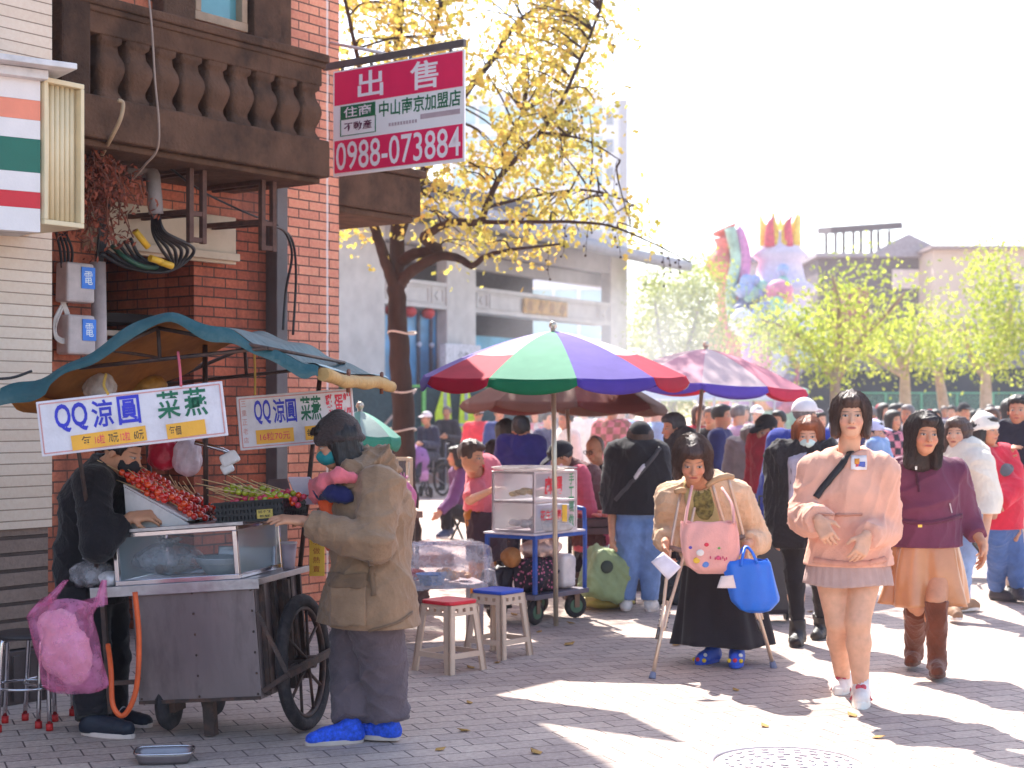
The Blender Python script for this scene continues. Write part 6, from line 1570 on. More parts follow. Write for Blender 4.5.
# ---- vendor in black behind the cart ----
blkc = cloth(30, 26, 30, .2, .5, 70)
vend = person('person in a black jacket bending over the tomato skewers behind the cart', loc=Vector((W(98, 0, 5.85).x, 5.85 * KD, 0)), face=75, H=1.62, fat=1.12, res=.0085,
    J=dict(pel=(92, 590, 5.8), wai=(90, 560, 5.8), che=(97, 505, 5.75), nek=(108, 465, 5.7), hc=(123, 452, 5.65), shR=(92, 484, 5.55), elR=(98, 545, 5.45), wrR=(131, 517, 5.55), shL=(112, 484, 5.95), elL=(130, 530, 6.0), wrL=(150, 520, 6.0),
           anL=(112, 722, 5.75), anR=(92, 722, 5.55), toL=(140, 730, 5.7), toR=(124, 731, 5.5)), head=(0, 24, 0), hair='short', hairc=H_BLK, skin=SK2, mask=plain(36, 34, 40, .8),
    hands=dict(R=dict(dir=(.2, -1, .1), palm=(.6, 0, -1), curl=.5), L=dict(dir=(0, -1, 0), palm=(0, 0, -1), curl=.5)), top=dict(mat=blkc, g=.045, gs=.03, hem=-.06, amp=.007, collar=.15, sleeve=.82), bottom=dict(kind='trousers', mat=cloth(34, 30, 34), g=.03, amp=.007, len=.94),
    shoes=dict(mat=plain(26, 32, 48, .6), len=.28, sole=plain(226, 204, 194, .6)), seed=8)

# ---- woman on crutches ----
beigek = cloth(226, 188, 152, .12, .9, 55); yelT = cloth(196, 178, 124, .12, .3)
crw = person('person on crutches in a fuzzy beige cardigan and long black skirt', loc=Vector((W(722, 0, 7.15).x, 7.15 * KD, 0)), face=-10, H=1.5, fat=1.28, res=.0065, 
    J=dict(pel=(722, 566, 7.3), wai=(715, 540, 7.22), che=(706, 505, 7.1), nek=(698, 482, 7.0), hc=(693, 460, 6.86), shL=(735, 496, 7.05), elL=(757, 540, 7.2), wrL=(746, 545, 6.86), shR=(672, 500, 7.05), elR=(668, 536, 7.2), wrR=(665, 544, 6.85),
           anL=(737, 652, 7.1), anR=(713, 652, 7.2), toL=(735, 665, 6.98), toR=(697, 664, 7.1)), lean=26, head=(6, 29, 0), hs=1.1, hair='bob', hairc=H_BRN, skin=SK2,
    hands=dict(L=dict(dir=(-.1, -.35, -1), palm=(-1, -.2, 0), thumb=(0, -1, 0), curl=.75), R=dict(dir=(.1, -.3, -1), palm=(1, -.2, 0), thumb=(0, -1, 0), curl=.75)),
    top=dict(name='cardigan', mat=beigek, g=.036, gs=.036, hem=-.0, wide=1.08, sleeve=.72, amp=.009, f1=20., collar=.05), bottom=dict(kind='skirt', mat=cloth(40, 34, 40, .15, .3), hem=.115, r=.29, flat=.72, pleats=6, amp=.022, c0=(.0, .03, .115)),
    shoes=dict(mat=M(C3(42, 92, 214), .5, .1, 12, .1), len=.235, sole=plain(40, 84, 206, .6)), seed=12)
decal(crw, 'shirt_front', yelT, ((684, 482), (706, 478), (728, 545), (692, 548)), 7.0, .008, th=.004, n=18)
decal(crw, 'shirt_print', M(C3(120, 112, 62), .9, .75, 38, .1), ((691, 488), (711, 486), (716, 518), (696, 520)), 7.0, .013, th=.001, n=12, disc=True)
# clog decorations: plain dots
for sh_, sd in ((crw.shoeL, 'L'), (crw.shoeR, 'R')):
    an, to = crw.j['an' + sd], crw.j['to' + sd]; fw = unit(V3(to[0] - an[0], to[1] - an[1], 0)); sv = np.cross(V3(0, 0, 1), fw)
    m = MB()
    m.sphere(an + fw * .13 + sv * .03 + V3(0, 0, -.0), .012); m.build('white_patch', plain(240, 236, 230, .5), sh_); m = MB(); m.sphere(an + fw * .165 + V3(0, 0, -.025), .013); m.build('red_dot', plain(220, 36, 60, .5), sh_)
    m = MB(); m.sphere(an + fw * .15 - sv * .034 + V3(0, 0, -.03), .013); m.sphere(an + fw * .15 + sv * .034 + V3(0, 0, -.03), .013); m.build('yellow_dots', plain(242, 200, 40, .5), sh_)

# ---- woman in the pink hoodie ----
pinkh = cloth(234, 174, 150, .07, .35, 120)
hod = person('person in a pale pink hoodie and short pleated skirt with a black chest strap', loc=Vector((W(850, 0, 6.2).x, 6.2 * KD, 0)), face=-6, H=1.64, fat=1.12, res=.0065,
    J=dict(pel=(848, 556, 6.22), hc=(851, 416, 6.15), elR=(806, 518, 6.2), wrR=(819, 520, 6.02), elL=(884, 530, 6.25), wrL=(866, 536, 6.0), anR=(843, 683, 6.46), anL=(861, 692, 6.16), toR=(837, 695, 6.28), toL=(861, 702, 6.02), knR=(838, 622, 6.2), knL=(858, 622, 6.14)),
    head=(-4, 3, 0), hair='bob', hairc=H_BRN, skin=SK, hs=1.0,
    hands=dict(R=dict(dir=(.4, -.45, -.8), palm=(.4, .8, -.3), thumb=(.6, -.6, .3), curl=.55), L=dict(dir=(-.35, -.4, -.85), palm=(-.4, .8, -.2), thumb=(-.6, -.6, .2), curl=.55)),
    top=dict(name='hoodie', mat=pinkh, g=.05, gs=.04, hem=-.045, wide=.93, sleeve=.97, amp=.014, f1=13., cuff=1, collar=.2, hood=1, flare=1.24, ring=(.092, .032, .012)), bottom=dict(kind='skirt', mat=cloth(190, 158, 150, .1, .3), hem=.605, r=.228, flat=.80, pleats=30, amp=.006, fine=0.2),
    shoes=dict(kind='sandal', mat=plain(240, 224, 216, .5), len=.235, sole=plain(246, 234, 226, .6), sole_t=.04), seed=21)
cling(hod, 'bag_strap', plain(34, 30, 36, .6), [(861, 441), (851, 453), (838, 470), (824, 487), (816, 498)], 6.1, .035, .008)
decal(hod, 'chest_patch', plain(246, 232, 232, .7), (851, 456, 866, 470), 6.1, .006, n=6)
for (x0, y0, x1, y1, cc) in ((854, 459, 859, 464, (236, 150, 60)), (858, 462, 864, 467, (96, 110, 190)), (855, 464, 858, 467, (214, 80, 96))): decal(hod, 'patch_motif', plain(*cc, .7), (x0, y0, x1, y1), 6.1, .009, th=.001, n=4)
cling(hod, 'pocket_seam', cloth(206, 144, 122), [(818, 514), (840, 515), (862, 514)], 6.1, .012, .004)
cling(hod, 'waistband', cloth(222, 158, 136, .1, .6), [(814, 560), (832, 563), (850, 564), (868, 563), (886, 559)], 6.1, .03, .006)
for sd in 'LR':
    an, to = hod.j['an' + sd], hod.j['to' + sd]; fw = unit(V3(to[0] - an[0], to[1] - an[1], 0)); sv = np.cross(V3(0, 0, 1), fw); sh_ = getattr(hod, 'shoe' + sd); m = MB()
    m.tube(spl([an + fw * .08 + sv * .05 + V3(0, 0, -.03), an + fw * .075 + V3(0, 0, .034), an + fw * .08 - sv * .05 + V3(0, 0, -.03)]), .011, 8); m.sphere(an + fw * .085 + V3(.012, 0, .038), .016); m.sphere(an + fw * .085 + V3(-.012, 0, .038), .016); m.build('red_bow', plain(196, 70, 84, .6), sh_)
    m = MB(); m.tube([an + V3(0, 0, -.005), an + V3(0, 0, .05) + unit(hod.j['kn' + sd] - an) * .02], [.043, .042], 16); m.build('sock', cloth(238, 226, 222), hod.t)

# ---- woman in the purple jacket ----
purp = cloth(112, 52, 78, .1, .25, 90, .7); satin = M(C3(196, 132, 86), .26, .12, 6, .35, 9, spec=.7, sheen=.3)
brb = M(C3(112, 60, 40), .85, .2, 14, .5, 90, spec=.2, sheen=.3)
pur = person('person in a plum purple jacket, satin tan skirt and brown knee boots', loc=Vector((W(925, 0, 6.85).x, 6.85 * KD, 0)), face=4, H=1.6, fat=1.08, res=.0065,
    J=dict(pel=(926, 548, 6.86), hc=(925, 434, 6.72), elL=(968, 520, 6.9), wrL=(982, 543, 6.8), elR=(890, 520, 6.95), wrR=(884, 560, 6.9), anR=(914, 651, 7.04), anL=(937, 660, 6.76), toR=(910, 664, 6.88), toL=(938, 676, 6.6), knR=(916, 600, 6.8), knL=(936, 600, 6.75)),
    head=(-3, 6, 3), hair='long', hairc=hairm((44, 28, 26)), skin=SK2,
    hands=dict(L=dict(dir=(.05, -.1, -1), palm=(-1, .1, 0), thumb=(-.2, -1, 0), curl=.35)),
    top=dict(mat=purp, g=.042, gs=.03, hem=.01, wide=1.0, flare=1.1, sleeve=.72, amp=.014, f1=14., cuff=1, collar=.2, ring=(.08, .022, .016)), bottom=dict(kind='skirt', mat=satin, hem=.40, r=.245, flat=.70, pleats=5, amp=.03, fine=.8),
    shoes=dict(kind='boot', mat=brb, len=.25, sole=plain(92, 52, 38, .6), h=.99, r0=.052, r1=.07), seed=33)
cling(pur, 'hem_band', cloth(98, 44, 68, .1, .5), [(888, 517), (905, 521), (925, 523), (946, 520), (962, 515)], 6.7, .022, .006)
cling(pur, 'pocket_zip', plain(206, 190, 196, .4), [(949, 503), (950, 508), (951, 513)], 6.7, .007, .006)
cling(pur, 'zip_placket', cloth(84, 36, 58), [(915, 466), (917, 478), (919, 492)], 6.7, .014, .006)
m = MB(); q = pur.lc((916, 468, 6.52)); m.box(tuple(q), (.012, .006, .02)); m.build('zip_pull', chrome, pur.t)
m = MB(); q = pur.lc((920, 526, 6.54)); m.box(tuple(q), (.022, .006, .014)); m.build('belt_buckle', plain(236, 190, 90, .3, metal=.8), pur.t)
# ---- people further back ----
dk1, dk2, navy, jean, jean2 = cloth(36, 32, 38), cloth(52, 46, 54), cloth(38, 40, 92), cloth(112, 140, 190, .2, .4, 120), cloth(76, 104, 160, .2, .4, 120)
greyc, whitec, redc, pinkc, maroon, mustard, khaki, creamc = cloth(130, 124, 132), cloth(236, 228, 222), cloth(186, 46, 64), cloth(206, 128, 142), cloth(112, 52, 60), cloth(176, 112, 40), cloth(150, 134, 112), cloth(236, 216, 190)
bluec, tealc, purplec, lilac, skyc = cloth(50, 62, 150), cloth(20, 110, 160), cloth(112, 70, 120), cloth(186, 160, 200), cloth(140, 170, 214)
wshoe = dict(mat=plain(232, 226, 224, .6)); bshoe = dict(mat=plain(34, 32, 36, .6), sole=plain(60, 56, 58, .6))
capb, capw = dict(kind='cap', mat=cloth(34, 32, 40)), dict(kind='cap', mat=cloth(232, 224, 226))
def base_at(x, d): return Vector((W(x, 0, d).x, d * KD, 0))
T_ = lambda mat, **k: dict(dict(mat=mat, amp=.008, g=.03, collar=.1), **k)
B_ = lambda mat, **k: dict(dict(kind='trousers', mat=mat, g=.02, amp=.008), **k)
# stall keeper in the pink vest
kp = person('person in a pink quilted top and dark apron tending the clear food case', loc=base_at(482, 9.5), face=62, H=1.36, fat=1.12, res=.0095,
    J=dict(hc=(472, 457, 9.3), nek=(479, 476, 9.45), elR=(470, 500, 9.3), wrR=(494, 489, 9.0), shR=(476, 490, 9.35)), lean=4, head=(0, 12, 0), hair='short', hairc=H_BRN, skin=SK2, hs=1.05,
    hands=dict(R=dict(dir=(.2, -1, .1), palm=(0, 0, -1), curl=.4)), top=T_(cloth(232, 120, 132, .12, .6, 50), sleeve=.5, hem=.0, wide=1.08), bottom=B_(mustard), shoes=bshoe, seed=41)
f = Field(np.array((-.35, -.35, .25)), np.array((.35, .35, .85)), .011); f.cap((0, -.03, .68), (0, -.03, .36), .185, .2, .02, None, (1, 1.25, 1)); f.plane((0, 0, .34), (0, 0, -1)); f.plane((0, 0, .72), (0, 0, 1)); f.plane((0, .06, 0), (0, 1, 0))
skin_obj('apron', f, cloth(70, 52, 62), kp.t, dict(f1=16., amp=.012), 5)
person('person seen from behind in a navy sweater with short black hair', loc=base_at(521, 11), face=176, H=1.53, fat=1.12, res=.01, J=dict(hc=(521, 430, 11)), hair='short', skin=SK2, top=T_(cloth(44, 40, 110), wide=1.05), bottom=B_(dk2), shoes=bshoe, seed=42, fingers=False)
person('person with long black hair standing close beside the navy sweater', loc=base_at(506, 11.6), face=150, H=1.46, res=.012, J=dict(hc=(507, 432, 11.6)), hair='long', top=T_(dk1), bottom=B_(dk2), shoes=bshoe, seed=43, fingers=False, detail=False)
vm = person('person in a black cap, pink sleeves and maroon vest bending over the grill', loc=base_at(590, 9.6), face=-68, H=1.5, fat=1.1, res=.0095,
    J=dict(pel=(592, 545, 9.7), wai=(590, 522, 9.7), che=(583, 488, 9.65), nek=(572, 467, 9.6), hc=(561, 459, 9.55), elL=(588, 512, 9.4), wrL=(560, 520, 9.4)), head=(0, 26, 0), hair='short', skin=SK2, hat=capb, mask=cloth(236, 190, 196),
    top=T_(cloth(214, 92, 112), name='sweater', sleeve=.95), bottom=B_(dk2), shoes=bshoe, seed=44, fingers=False)
f = Field(vm.j['pel'] - .4, vm.j['nek'] + .3, .011); SPv = rotx(R(20)); f.cap(vm.j['pel'], vm.j['wai'], .2, .195, .03, None, (1, 1.2, 1)); f.cap(vm.j['wai'], vm.j['che'], .195, .205, .03, None, (1, 1.2, 1)); f.cap(vm.j['che'], vm.j['nek'] - V3(0, 0, .05), .205, .13, .04, None, (1, 1.2, 1)); f.plane(vm.j['pel'], (0, 0, -1))
skin_obj('vest', f, cloth(104, 62, 60, .15, .6, 50), vm.t, dict(f1=16., amp=.014), 5)
bm = person('bald person with glasses and a black shirt seated behind the maroon vest', loc=base_at(600, 11.6), face=-42, H=1.5, res=.01, J=dict(pel=(603, 512, 11.6), hc=(594, 450, 11.5), nek=(598, 466, 11.55)), head=(0, 18, 0), hair='balding', hairc=H_GRY, skin=SK2, top=T_(cloth(38, 36, 46)), bottom=B_(dk2), shoes=bshoe, seed=45, fingers=False)
m = MB()
for sg in (1, -1): c = bm.j['hc'] + bm.Rh @ V3(sg * .032, -.094, .006); m.tube([c + bm.Rh @ V3(.024 * math.cos(k * .5236), 0, .018 * math.sin(k * .5236)) for k in range(13)], .0035, 5)
m.build('glasses', blackp, bm.t)
bj = person('person from behind in a black hooded jacket, black cap, blue jeans and white shoes', loc=base_at(637, 9.05), face=168, H=1.5, fat=1.22, res=.009,
    J=dict(hc=(640, 440, 9.05), wrL=(612, 534, 9.0), elL=(612, 497, 9.1), anL=(626, 600, 9.05), anR=(650, 601, 9.05), hiL=(630, 530, 9.05), hiR=(650, 530, 9.05)), head=(10, 4, 0), hair='medium', hairc=H_BRN, hat=capb, skin=SK2,
    top=T_(dk1, g=.05, gs=.034, hem=-.06, wide=1.1, hood=1), bottom=B_(jean, g=.024, len=.98), shoes=wshoe, seed=46, fingers=False)
cling(bj, 'bag_strap', plain(60, 56, 62, .6), [(660, 448), (646, 466), (630, 484), (616, 500)], 9.0, .03, .012); cling(bj, 'strap_buckle', plain(206, 200, 206, .3), [(644, 466), (640, 470), (634, 478)], 9.0, .028, .02)
person('grey-haired person in profile with a black jacket beside the parasol pole', loc=base_at(680, 10.4), face=-72, H=1.62, res=.0095, J=dict(hc=(673, 428, 10.4)), head=(0, 10, 0), hair='short', hairc=hairm((64, 58, 60)), skin=SK2, top=T_(dk1, wide=1.05), bottom=B_(dk2), shoes=bshoe, seed=47, fingers=False)
person('person in a black cap and red jacket looking down behind the cardigan', loc=base_at(768, 10.6), face=-52, H=1.58, res=.0095, J=dict(hc=(766, 431, 10.6)), head=(0, 16, 0), hair='short', hat=capb, skin=SK3, top=T_(redc), bottom=B_(greyc), shoes=bshoe, seed=48, fingers=False)
person('grey-haired person in a pale grey coat behind the black cap', loc=base_at(748, 11.6), face=150, H=1.5, res=.012, J=dict(hc=(752, 437, 11.6)), hair='bob', hairc=H_GRY, top=T_(greyc), bottom=B_(dk2), shoes=bshoe, seed=49, fingers=False, detail=False)
bw = person('person in a white cap and navy and teal jacket walking away in grey jeans', loc=base_at(784, 9.5), face=160, H=1.66, fat=1.1, res=.0095, J=dict(hc=(806, 416, 9.4), nek=(800, 433, 9.45), anL=(770, 585, 9.4), anR=(820, 588, 9.8), che=(792, 470, 9.5), pel=(784, 520, 9.5)), head=(-30, 0, 0), hair='short', hairc=H_GRY, hat=capw, skin=SK2, top=T_(bluec, g=.045, wide=1.06), bottom=B_(greyc), shoes=wshoe, seed=50, fingers=False)
decal(bw, 'teal_panel', tealc, ((758, 458), (772, 452), (778, 505), (762, 505)), 9.3, .006, n=10)
om = person('person with orange-brown hair, pale mask, open black jacket and black boots', loc=base_at(806, 7.8), face=-12, H=1.55, res=.008, J=dict(hc=(808, 436, 7.8), anR=(798, 637, 7.75), anL=(822, 630, 8.0), toR=(794, 648, 7.6), toL=(814, 638, 7.85)), head=(0, 8, 0), hair='bob', hairc=H_ORG, mask=cloth(206, 226, 220), skin=SK, top=T_(cloth(40, 36, 40, .2, .9, 40), g=.04, hem=-.2, amp=.02), bottom=B_(dk1, cuff=.03, g=.008), shoes=dict(kind='boot', mat=plain(40, 34, 36, .5), sole=plain(46, 40, 40, .6), h=.3, r0=.055, r1=.058), seed=51)
decal(om, 'grey_shirt', cloth(176, 168, 182), ((788, 458), (806, 452), (806, 520), (790, 522)), 7.6, .006, n=12)
decal(om, 'patterned_tunic', M(C3(170, 150, 166), .9, .5, 30, .1), ((786, 516), (806, 514), (808, 550), (786, 550)), 7.6, .008, n=10)
person('person in a pale lilac cap seen from the side behind the hoodie shoulder', loc=base_at(878, 11.4), face=66, H=1.5, res=.011, J=dict(hc=(874, 434, 11.4)), hat=dict(kind='cap', mat=cloth(206, 204, 232)), hair='short', skin=SK, top=T_(skyc), bottom=B_(greyc), shoes=bshoe, seed=52, fingers=False)
wj = person('person in a fluffy white jacket and light jeans holding a phone', loc=base_at(966, 8.8), face=118, H=1.56, res=.009, J=dict(hc=(957, 434, 8.8), nek=(961, 452, 8.8), elR=(990, 500, 8.6), wrR=(984, 541, 8.5), shR=(981, 464, 8.65), anR=(953, 606, 8.6), anL=(962, 600, 9.0), toR=(957, 617, 8.5)), head=(-150, 0, 0), hair='medium', hairc=H_BRN, skin=SK,
    top=T_(cloth(238, 226, 210, .06, .8, 50), g=.045, wide=1.06, collar=.3), bottom=B_(cloth(150, 170, 206, .15, .4)), shoes=dict(mat=plain(150, 112, 84, .7)), seed=53)
f = Field(wj.j['nek'] - .25, wj.j['nek'] + .25, .011); f.cap(wj.j['nek'] + V3(-.06, 0, .0), wj.j['nek'] + V3(.06, .0, .0), .08, .08, .03); skin_obj('black_collar', f, dk1, wj.t)
ph_ = thing('phone', 'black phone held in the hand beside the white jacket', 'phone', W(979, 545, 8.42), R(40))
m = MB(); m.box((0, 0, 0), (.085, .012, .15), (0, R(-52), 0)); m.build('case', plain(26, 24, 28, .3), ph_, .006); m = MB(); m.box((0, -.0075, 0), (.075, .003, .135), (0, R(-52), 0)); m.build('screen', plain(12, 12, 16, .1), ph_)
rj = person('person in a red jacket and white hat stepping out in blue jeans and sandals', loc=base_at(1002, 9.3), face=40, H=1.6, res=.0095, J=dict(hc=(986, 431, 9.2), nek=(992, 449, 9.25), che=(1001, 475, 9.3), pel=(1001, 522, 9.3), elR=(1012, 488, 9.0), wrR=(998, 503, 8.9), anL=(1018, 588, 9.5), anR=(996, 590, 9.6), toL=(1022, 598, 9.4)), hat=dict(kind='beanie', mat=cloth(238, 230, 220)), hair='bob', skin=SK2, top=T_(cloth(214, 40, 66), g=.05, wide=1.06), bottom=B_(jean2, g=.022, len=.9), shoes=dict(kind='sandal', mat=plain(60, 56, 66, .6), sole=plain(52, 50, 58, .6)), seed=54, fingers=False)
decal(rj, 'grey_patch', cloth(96, 92, 96), ((1000, 464), (1014, 464), (1012, 476), (1000, 478)), 9.0, .008, n=8, disc=True)
re_ = person('person in a dark navy jacket and cream trousers beside the red jacket', loc=base_at(1026, 9.7), face=-25, H=1.7, res=.0095, J=dict(hc=(1018, 411, 9.7), elR=(1006, 490, 9.6), wrR=(1010, 458, 9.3)), hair='short', skin=SK2, hands=dict(R=dict(dir=(.3, -.4, .9), palm=(1, 0, 0), curl=.9)), top=T_(cloth(36, 36, 52), g=.04, wide=1.06), bottom=B_(creamc, g=.03), shoes=bshoe, seed=55)
# by the fence and under the tree
person('person standing by the fence in a dark tracksuit with pale shoulder panels', loc=base_at(447, 23.6), face=-14, H=1.64, res=.014, J=dict(elR=(434, 440, 23.4), wrR=(443, 436, 23.1), elL=(461, 440, 23.4), wrL=(446, 437, 23.1)), hair='short', hairc=H_GRY, skin=SK2, top=T_(cloth(48, 44, 54)), bottom=B_(cloth(46, 40, 52)), shoes=bshoe, seed=56, fingers=False)
person('person in a white cap and dark jacket sitting in the wheelchair', loc=base_at(428, 22), face=-38, H=1.55, res=.014, J=dict(pel=(431, 455, 22), hc=(426, 419, 21.9), nek=(428, 427, 22), knL=(420, 456, 21.4), knR=(416, 456, 21.7), anL=(417, 478, 21.3), anR=(413, 478, 21.6), toL=(412, 482, 21.2), toR=(408, 482, 21.5), wrL=(421, 444, 21.5), wrR=(418, 444, 21.7)), hat=capw, hair='short', skin=SK2, top=T_(cloth(44, 48, 74)), bottom=B_(cloth(40, 44, 62)), shoes=bshoe, seed=57, fingers=False)
person('person in a bright coral red shirt and white cap seen from behind', loc=base_at(478, 20), face=172, H=1.6, fat=1.2, res=.014, hat=capw, hair='short', skin=SK2, top=T_(cloth(238, 72, 84), wide=1.1), bottom=B_(dk2), shoes=bshoe, seed=58, fingers=False)
person('person in a blue and pink sports top beside the coral red shirt', loc=base_at(499, 19.4), face=20, H=1.62, res=.014, J=dict(), hair='short', skin=SK2, top=T_(cloth(64, 76, 130)), bottom=B_(pinkc), shoes=bshoe, seed=59, fingers=False)
sp = person('person in a purple sweater sitting low on a folding stool', loc=base_at(462, 14.2), face=-70, H=1.5, res=.012, J=dict(pel=(466, 512, 14.2), wai=(465, 502, 14.2), che=(462, 482, 14.2), nek=(459, 468, 14.1), hc=(456, 457, 14.0), knL=(446, 508, 13.9), anL=(446, 530, 13.9), knR=(450, 506, 14.4), anR=(450, 528, 14.4), toL=(438, 537, 13.8), toR=(441, 535, 14.3), elL=(452, 500, 13.9), wrL=(440, 512, 13.8)), hair='bob', skin=SK2, top=T_(purplec), bottom=B_(dk1), shoes=dict(mat=plain(70, 80, 110, .6)), seed=60, fingers=False)
# ---- crowd ----
cnames = {'black': dk1, 'grey': greyc, 'navy': navy, 'white': whitec, 'red': redc, 'pink': pinkc, 'cream': creamc, 'blue': bluec, 'lilac': lilac, 'khaki': khaki, 'sky blue': skyc, 'maroon': maroon, 'purple': purplec}
PC = dict(white=(226, 218, 214), grey=(130, 124, 132), pink=(206, 128, 142), red=(186, 46, 64), cream=(226, 206, 180), navy=(44, 46, 90), lilac=(176, 152, 190), blue=(56, 66, 140), khaki=(150, 134, 112))
PC2 = [(60, 56, 70), (200, 192, 190), (90, 70, 80), (120, 130, 160), (150, 110, 100)]
def crowd(zone, grp, rows, seed0):
    for i, (x, d, c, hd, fc) in enumerate(rows):
        r = random.Random(seed0 + i); hat = None; hr = 'short'; hc_ = H_BLK
        if hd == 'white cap': hat = capw
        elif hd == 'black cap': hat = capb
        elif hd == 'red cap': hat = dict(kind='cap', mat=redc)
        elif hd == 'white hat': hat = dict(kind='beanie', mat=whitec)
        elif hd == 'long hair': hr = 'long'
        elif hd == 'brown bob': hr = 'bob'; hc_ = H_BRN
        elif hd == 'grey hair': hc_ = H_GRY
        person('person in a %s top with %s %s' % (c, hd, zone), loc=base_at(x, d), face=fc, H=r.uniform(1.5, 1.68), fat=r.uniform(1, 1.2), res=.021, hair=hr, hairc=hc_, hat=hat, skin=(SK, SK2, SK3)[i % 3], top=T_(pattern(PC[c], PC2[i % 5], ('stripe', 'check', 'dots')[i % 3], (30, 24, 46)[i % 3]) if i % 3 == 1 and c in PC else cnames[c], g=.035, hem=(-.05, -.1, .0, -.18)[i % 4]), bottom=B_((dk2, jean2, greyc, dk1)[i % 4]), shoes=bshoe if i % 2 else wshoe, seed=seed0 + i, fingers=False, detail=False, group=grp, J=None)
crowd('in smoke behind the parasols', 'people in the smoke behind the parasols', [
    (548, 16, 'navy', 'short hair', 40), (536, 19, 'pink', 'long hair', -20), (566, 15, 'white', 'short hair', -60), (584, 17, 'white', 'black cap', 170), (612, 14.5, 'pink', 'white hat', 150), (620, 17, 'sky blue', 'white cap', 20), (655, 15, 'sky blue', 'short hair', 100), (647, 19, 'white', 'white cap', 0), (601, 20, 'lilac', 'grey hair', 60), (572, 21, 'cream', 'long hair', 10),
    (558, 22, 'grey', 'white cap', 80), (630, 22, 'pink', 'brown bob', 30), (662, 21, 'cream', 'red cap', -30)], 100)
crowd('by the pink parasol pole', 'people under the pink parasol', [
    (700, 14, 'red', 'brown bob', 0), (711, 13.4, 'black', 'grey hair', -20), (721, 12.4, 'navy', 'short hair', 70), (738, 14, 'lilac', 'grey hair', 120), (757, 17, 'white', 'white cap', 10), (745, 19, 'pink', 'long hair', 0), (728, 18, 'cream', 'short hair', 160), (779, 14, 'khaki', 'short hair', -40)], 130)
crowd('in crowd between hoodie and plum jacket', 'far crowd under the plaza trees', [
    (884, 18, 'white', 'long hair', 20), (895, 17, 'black', 'short hair', 60), (880, 24, 'pink', 'red cap', 0), (901, 21, 'maroon', 'brown bob', 140), (890, 28, 'grey', 'white cap', 30), (872, 21, 'navy', 'grey hair', 170), (910, 26, 'navy', 'black cap', 10), (866, 29, 'cream', 'short hair', 40), (900, 31, 'red', 'red cap', 0), (918, 30, 'lilac', 'long hair', 90), (893, 14.5, 'pink', 'long hair', 30), (908, 15, 'grey', 'grey hair', -40), (820, 17, 'blue', 'short hair', 30), (834, 20, 'white', 'black cap', 80)], 150)
crowd('in crowd beyond the white fluffy jacket', 'far crowd under the plaza trees', [
    (952, 22, 'grey', 'short hair', -30), (964, 18, 'black', 'black cap', 20), (975, 24, 'white', 'long hair', 100), (981, 19, 'khaki', 'short hair', 160), (990, 20, 'navy', 'short hair', 0), (999, 16, 'red', 'brown bob', 20), (1003, 26, 'cream', 'red cap', 40), (1016, 22, 'sky blue', 'grey hair', 10), (944, 27, 'purple', 'grey hair', 0), (957, 30, 'red', 'black cap', 60), (970, 29, 'pink', 'white hat', 140), (988, 30, 'blue', 'white cap', 0), (1008, 30, 'grey', 'black cap', 80), (1020, 28, 'maroon', 'long hair', 0), (991, 13, 'cream', 'brown bob', -10), (1010, 14, 'lilac', 'long hair', 30), (936, 20, 'black', 'long hair', 0), (930, 25, 'white', 'red cap', 70)], 170)
# ------------------------------------------------------------------ GOODS IN THE MIDDLE
bluefr = plain(40, 84, 170, .45, dirt=C3(90, 70, 60), dirt_amt=.4, dirt_scale=12)
TC = Vector(((535 - 512) / 1200 * 8.4, 8.4 * KD, 0)); TRZ = R(90 - 36.6)
TY = thing('blue_trolley', 'blue steel platform trolley carrying the clear food case under the parasol', 'trolley', TC, TRZ)
TYM = Matrix.Translation(TC) @ Matrix.Rotation(TRZ, 4, 'Z'); tl = lambda x, y, z: TYM @ Vector((x, y, z))
Lx, Ly, zt_, zd_ = .62, .42, .633, .2
m = MB()
for (x, y) in ((0, 0), (0, Ly)): m.bar((x, y, zd_ + .021), (x, y, zt_ - .02), .028)
for z in (zt_ - .013,):
    m.bar((-.014, 0, z), (Lx, 0, z), .026); m.bar((-.014, Ly, z), (Lx, Ly, z), .026); m.bar((0, .014, z), (0, Ly - .014, z), .026); m.bar((Lx - .015, .014, z), (Lx - .015, Ly - .014, z), .026)
m.build('table_frame', bluefr, TY, .003)
m = MB(); m.tube(spl([(Lx, 0, zd_), (Lx, 0, .72), (Lx, .05, .8), (Lx, Ly - .05, .8), (Lx, Ly, .72), (Lx, Ly, zd_)], 6), .016, 10); m.build('push_handle', bluefr, TY)
m = MB(); m.box((Lx / 2, Ly / 2, zd_), (Lx + .06, Ly + .04, .035)); m.build('deck', M(C3(96, 92, 110), .5, .2, 8, .2, dirt=C3(110, 70, 50), dirt_amt=.5), TY, .004)
m = MB(); m.box((Lx / 2 - .02, Ly / 2, zt_ + .008), (Lx + .02, Ly + .03, .014)); m.build('table_top', plain(214, 200, 206, .5), TY, .003)
for (x, y, rz) in ((.06, .04, .5), (.06, Ly - .04, .2), (Lx - .06, .04, .0), (Lx - .06, Ly - .04, .0)):
    m = MB(); q = Matrix.Translation((x, y, .09)) @ Matrix.Rotation(rz + 1.57 - .5, 4, 'Z'); m.X = q; ring(m, (0, 0, 0), .066, .024, 24, 8, .9); ww = m.build('wheel', rubber, TY)
    m = MB(); m.X = q; m.cyl((-.02, 0, 0), (.02, 0, 0), .05, n=18); m.build('wheel_hub', plain(72, 108, 84, .5), ww)
    m = MB(); m.X = q; m.box((-.028, 0, .045), (.006, .04, .11)); m.box((.028, 0, .045), (.006, .04, .11)); m.box((0, 0, .1), (.07, .07, .008)); m.build('caster_fork', plain(120, 90, 72, .5), ww)
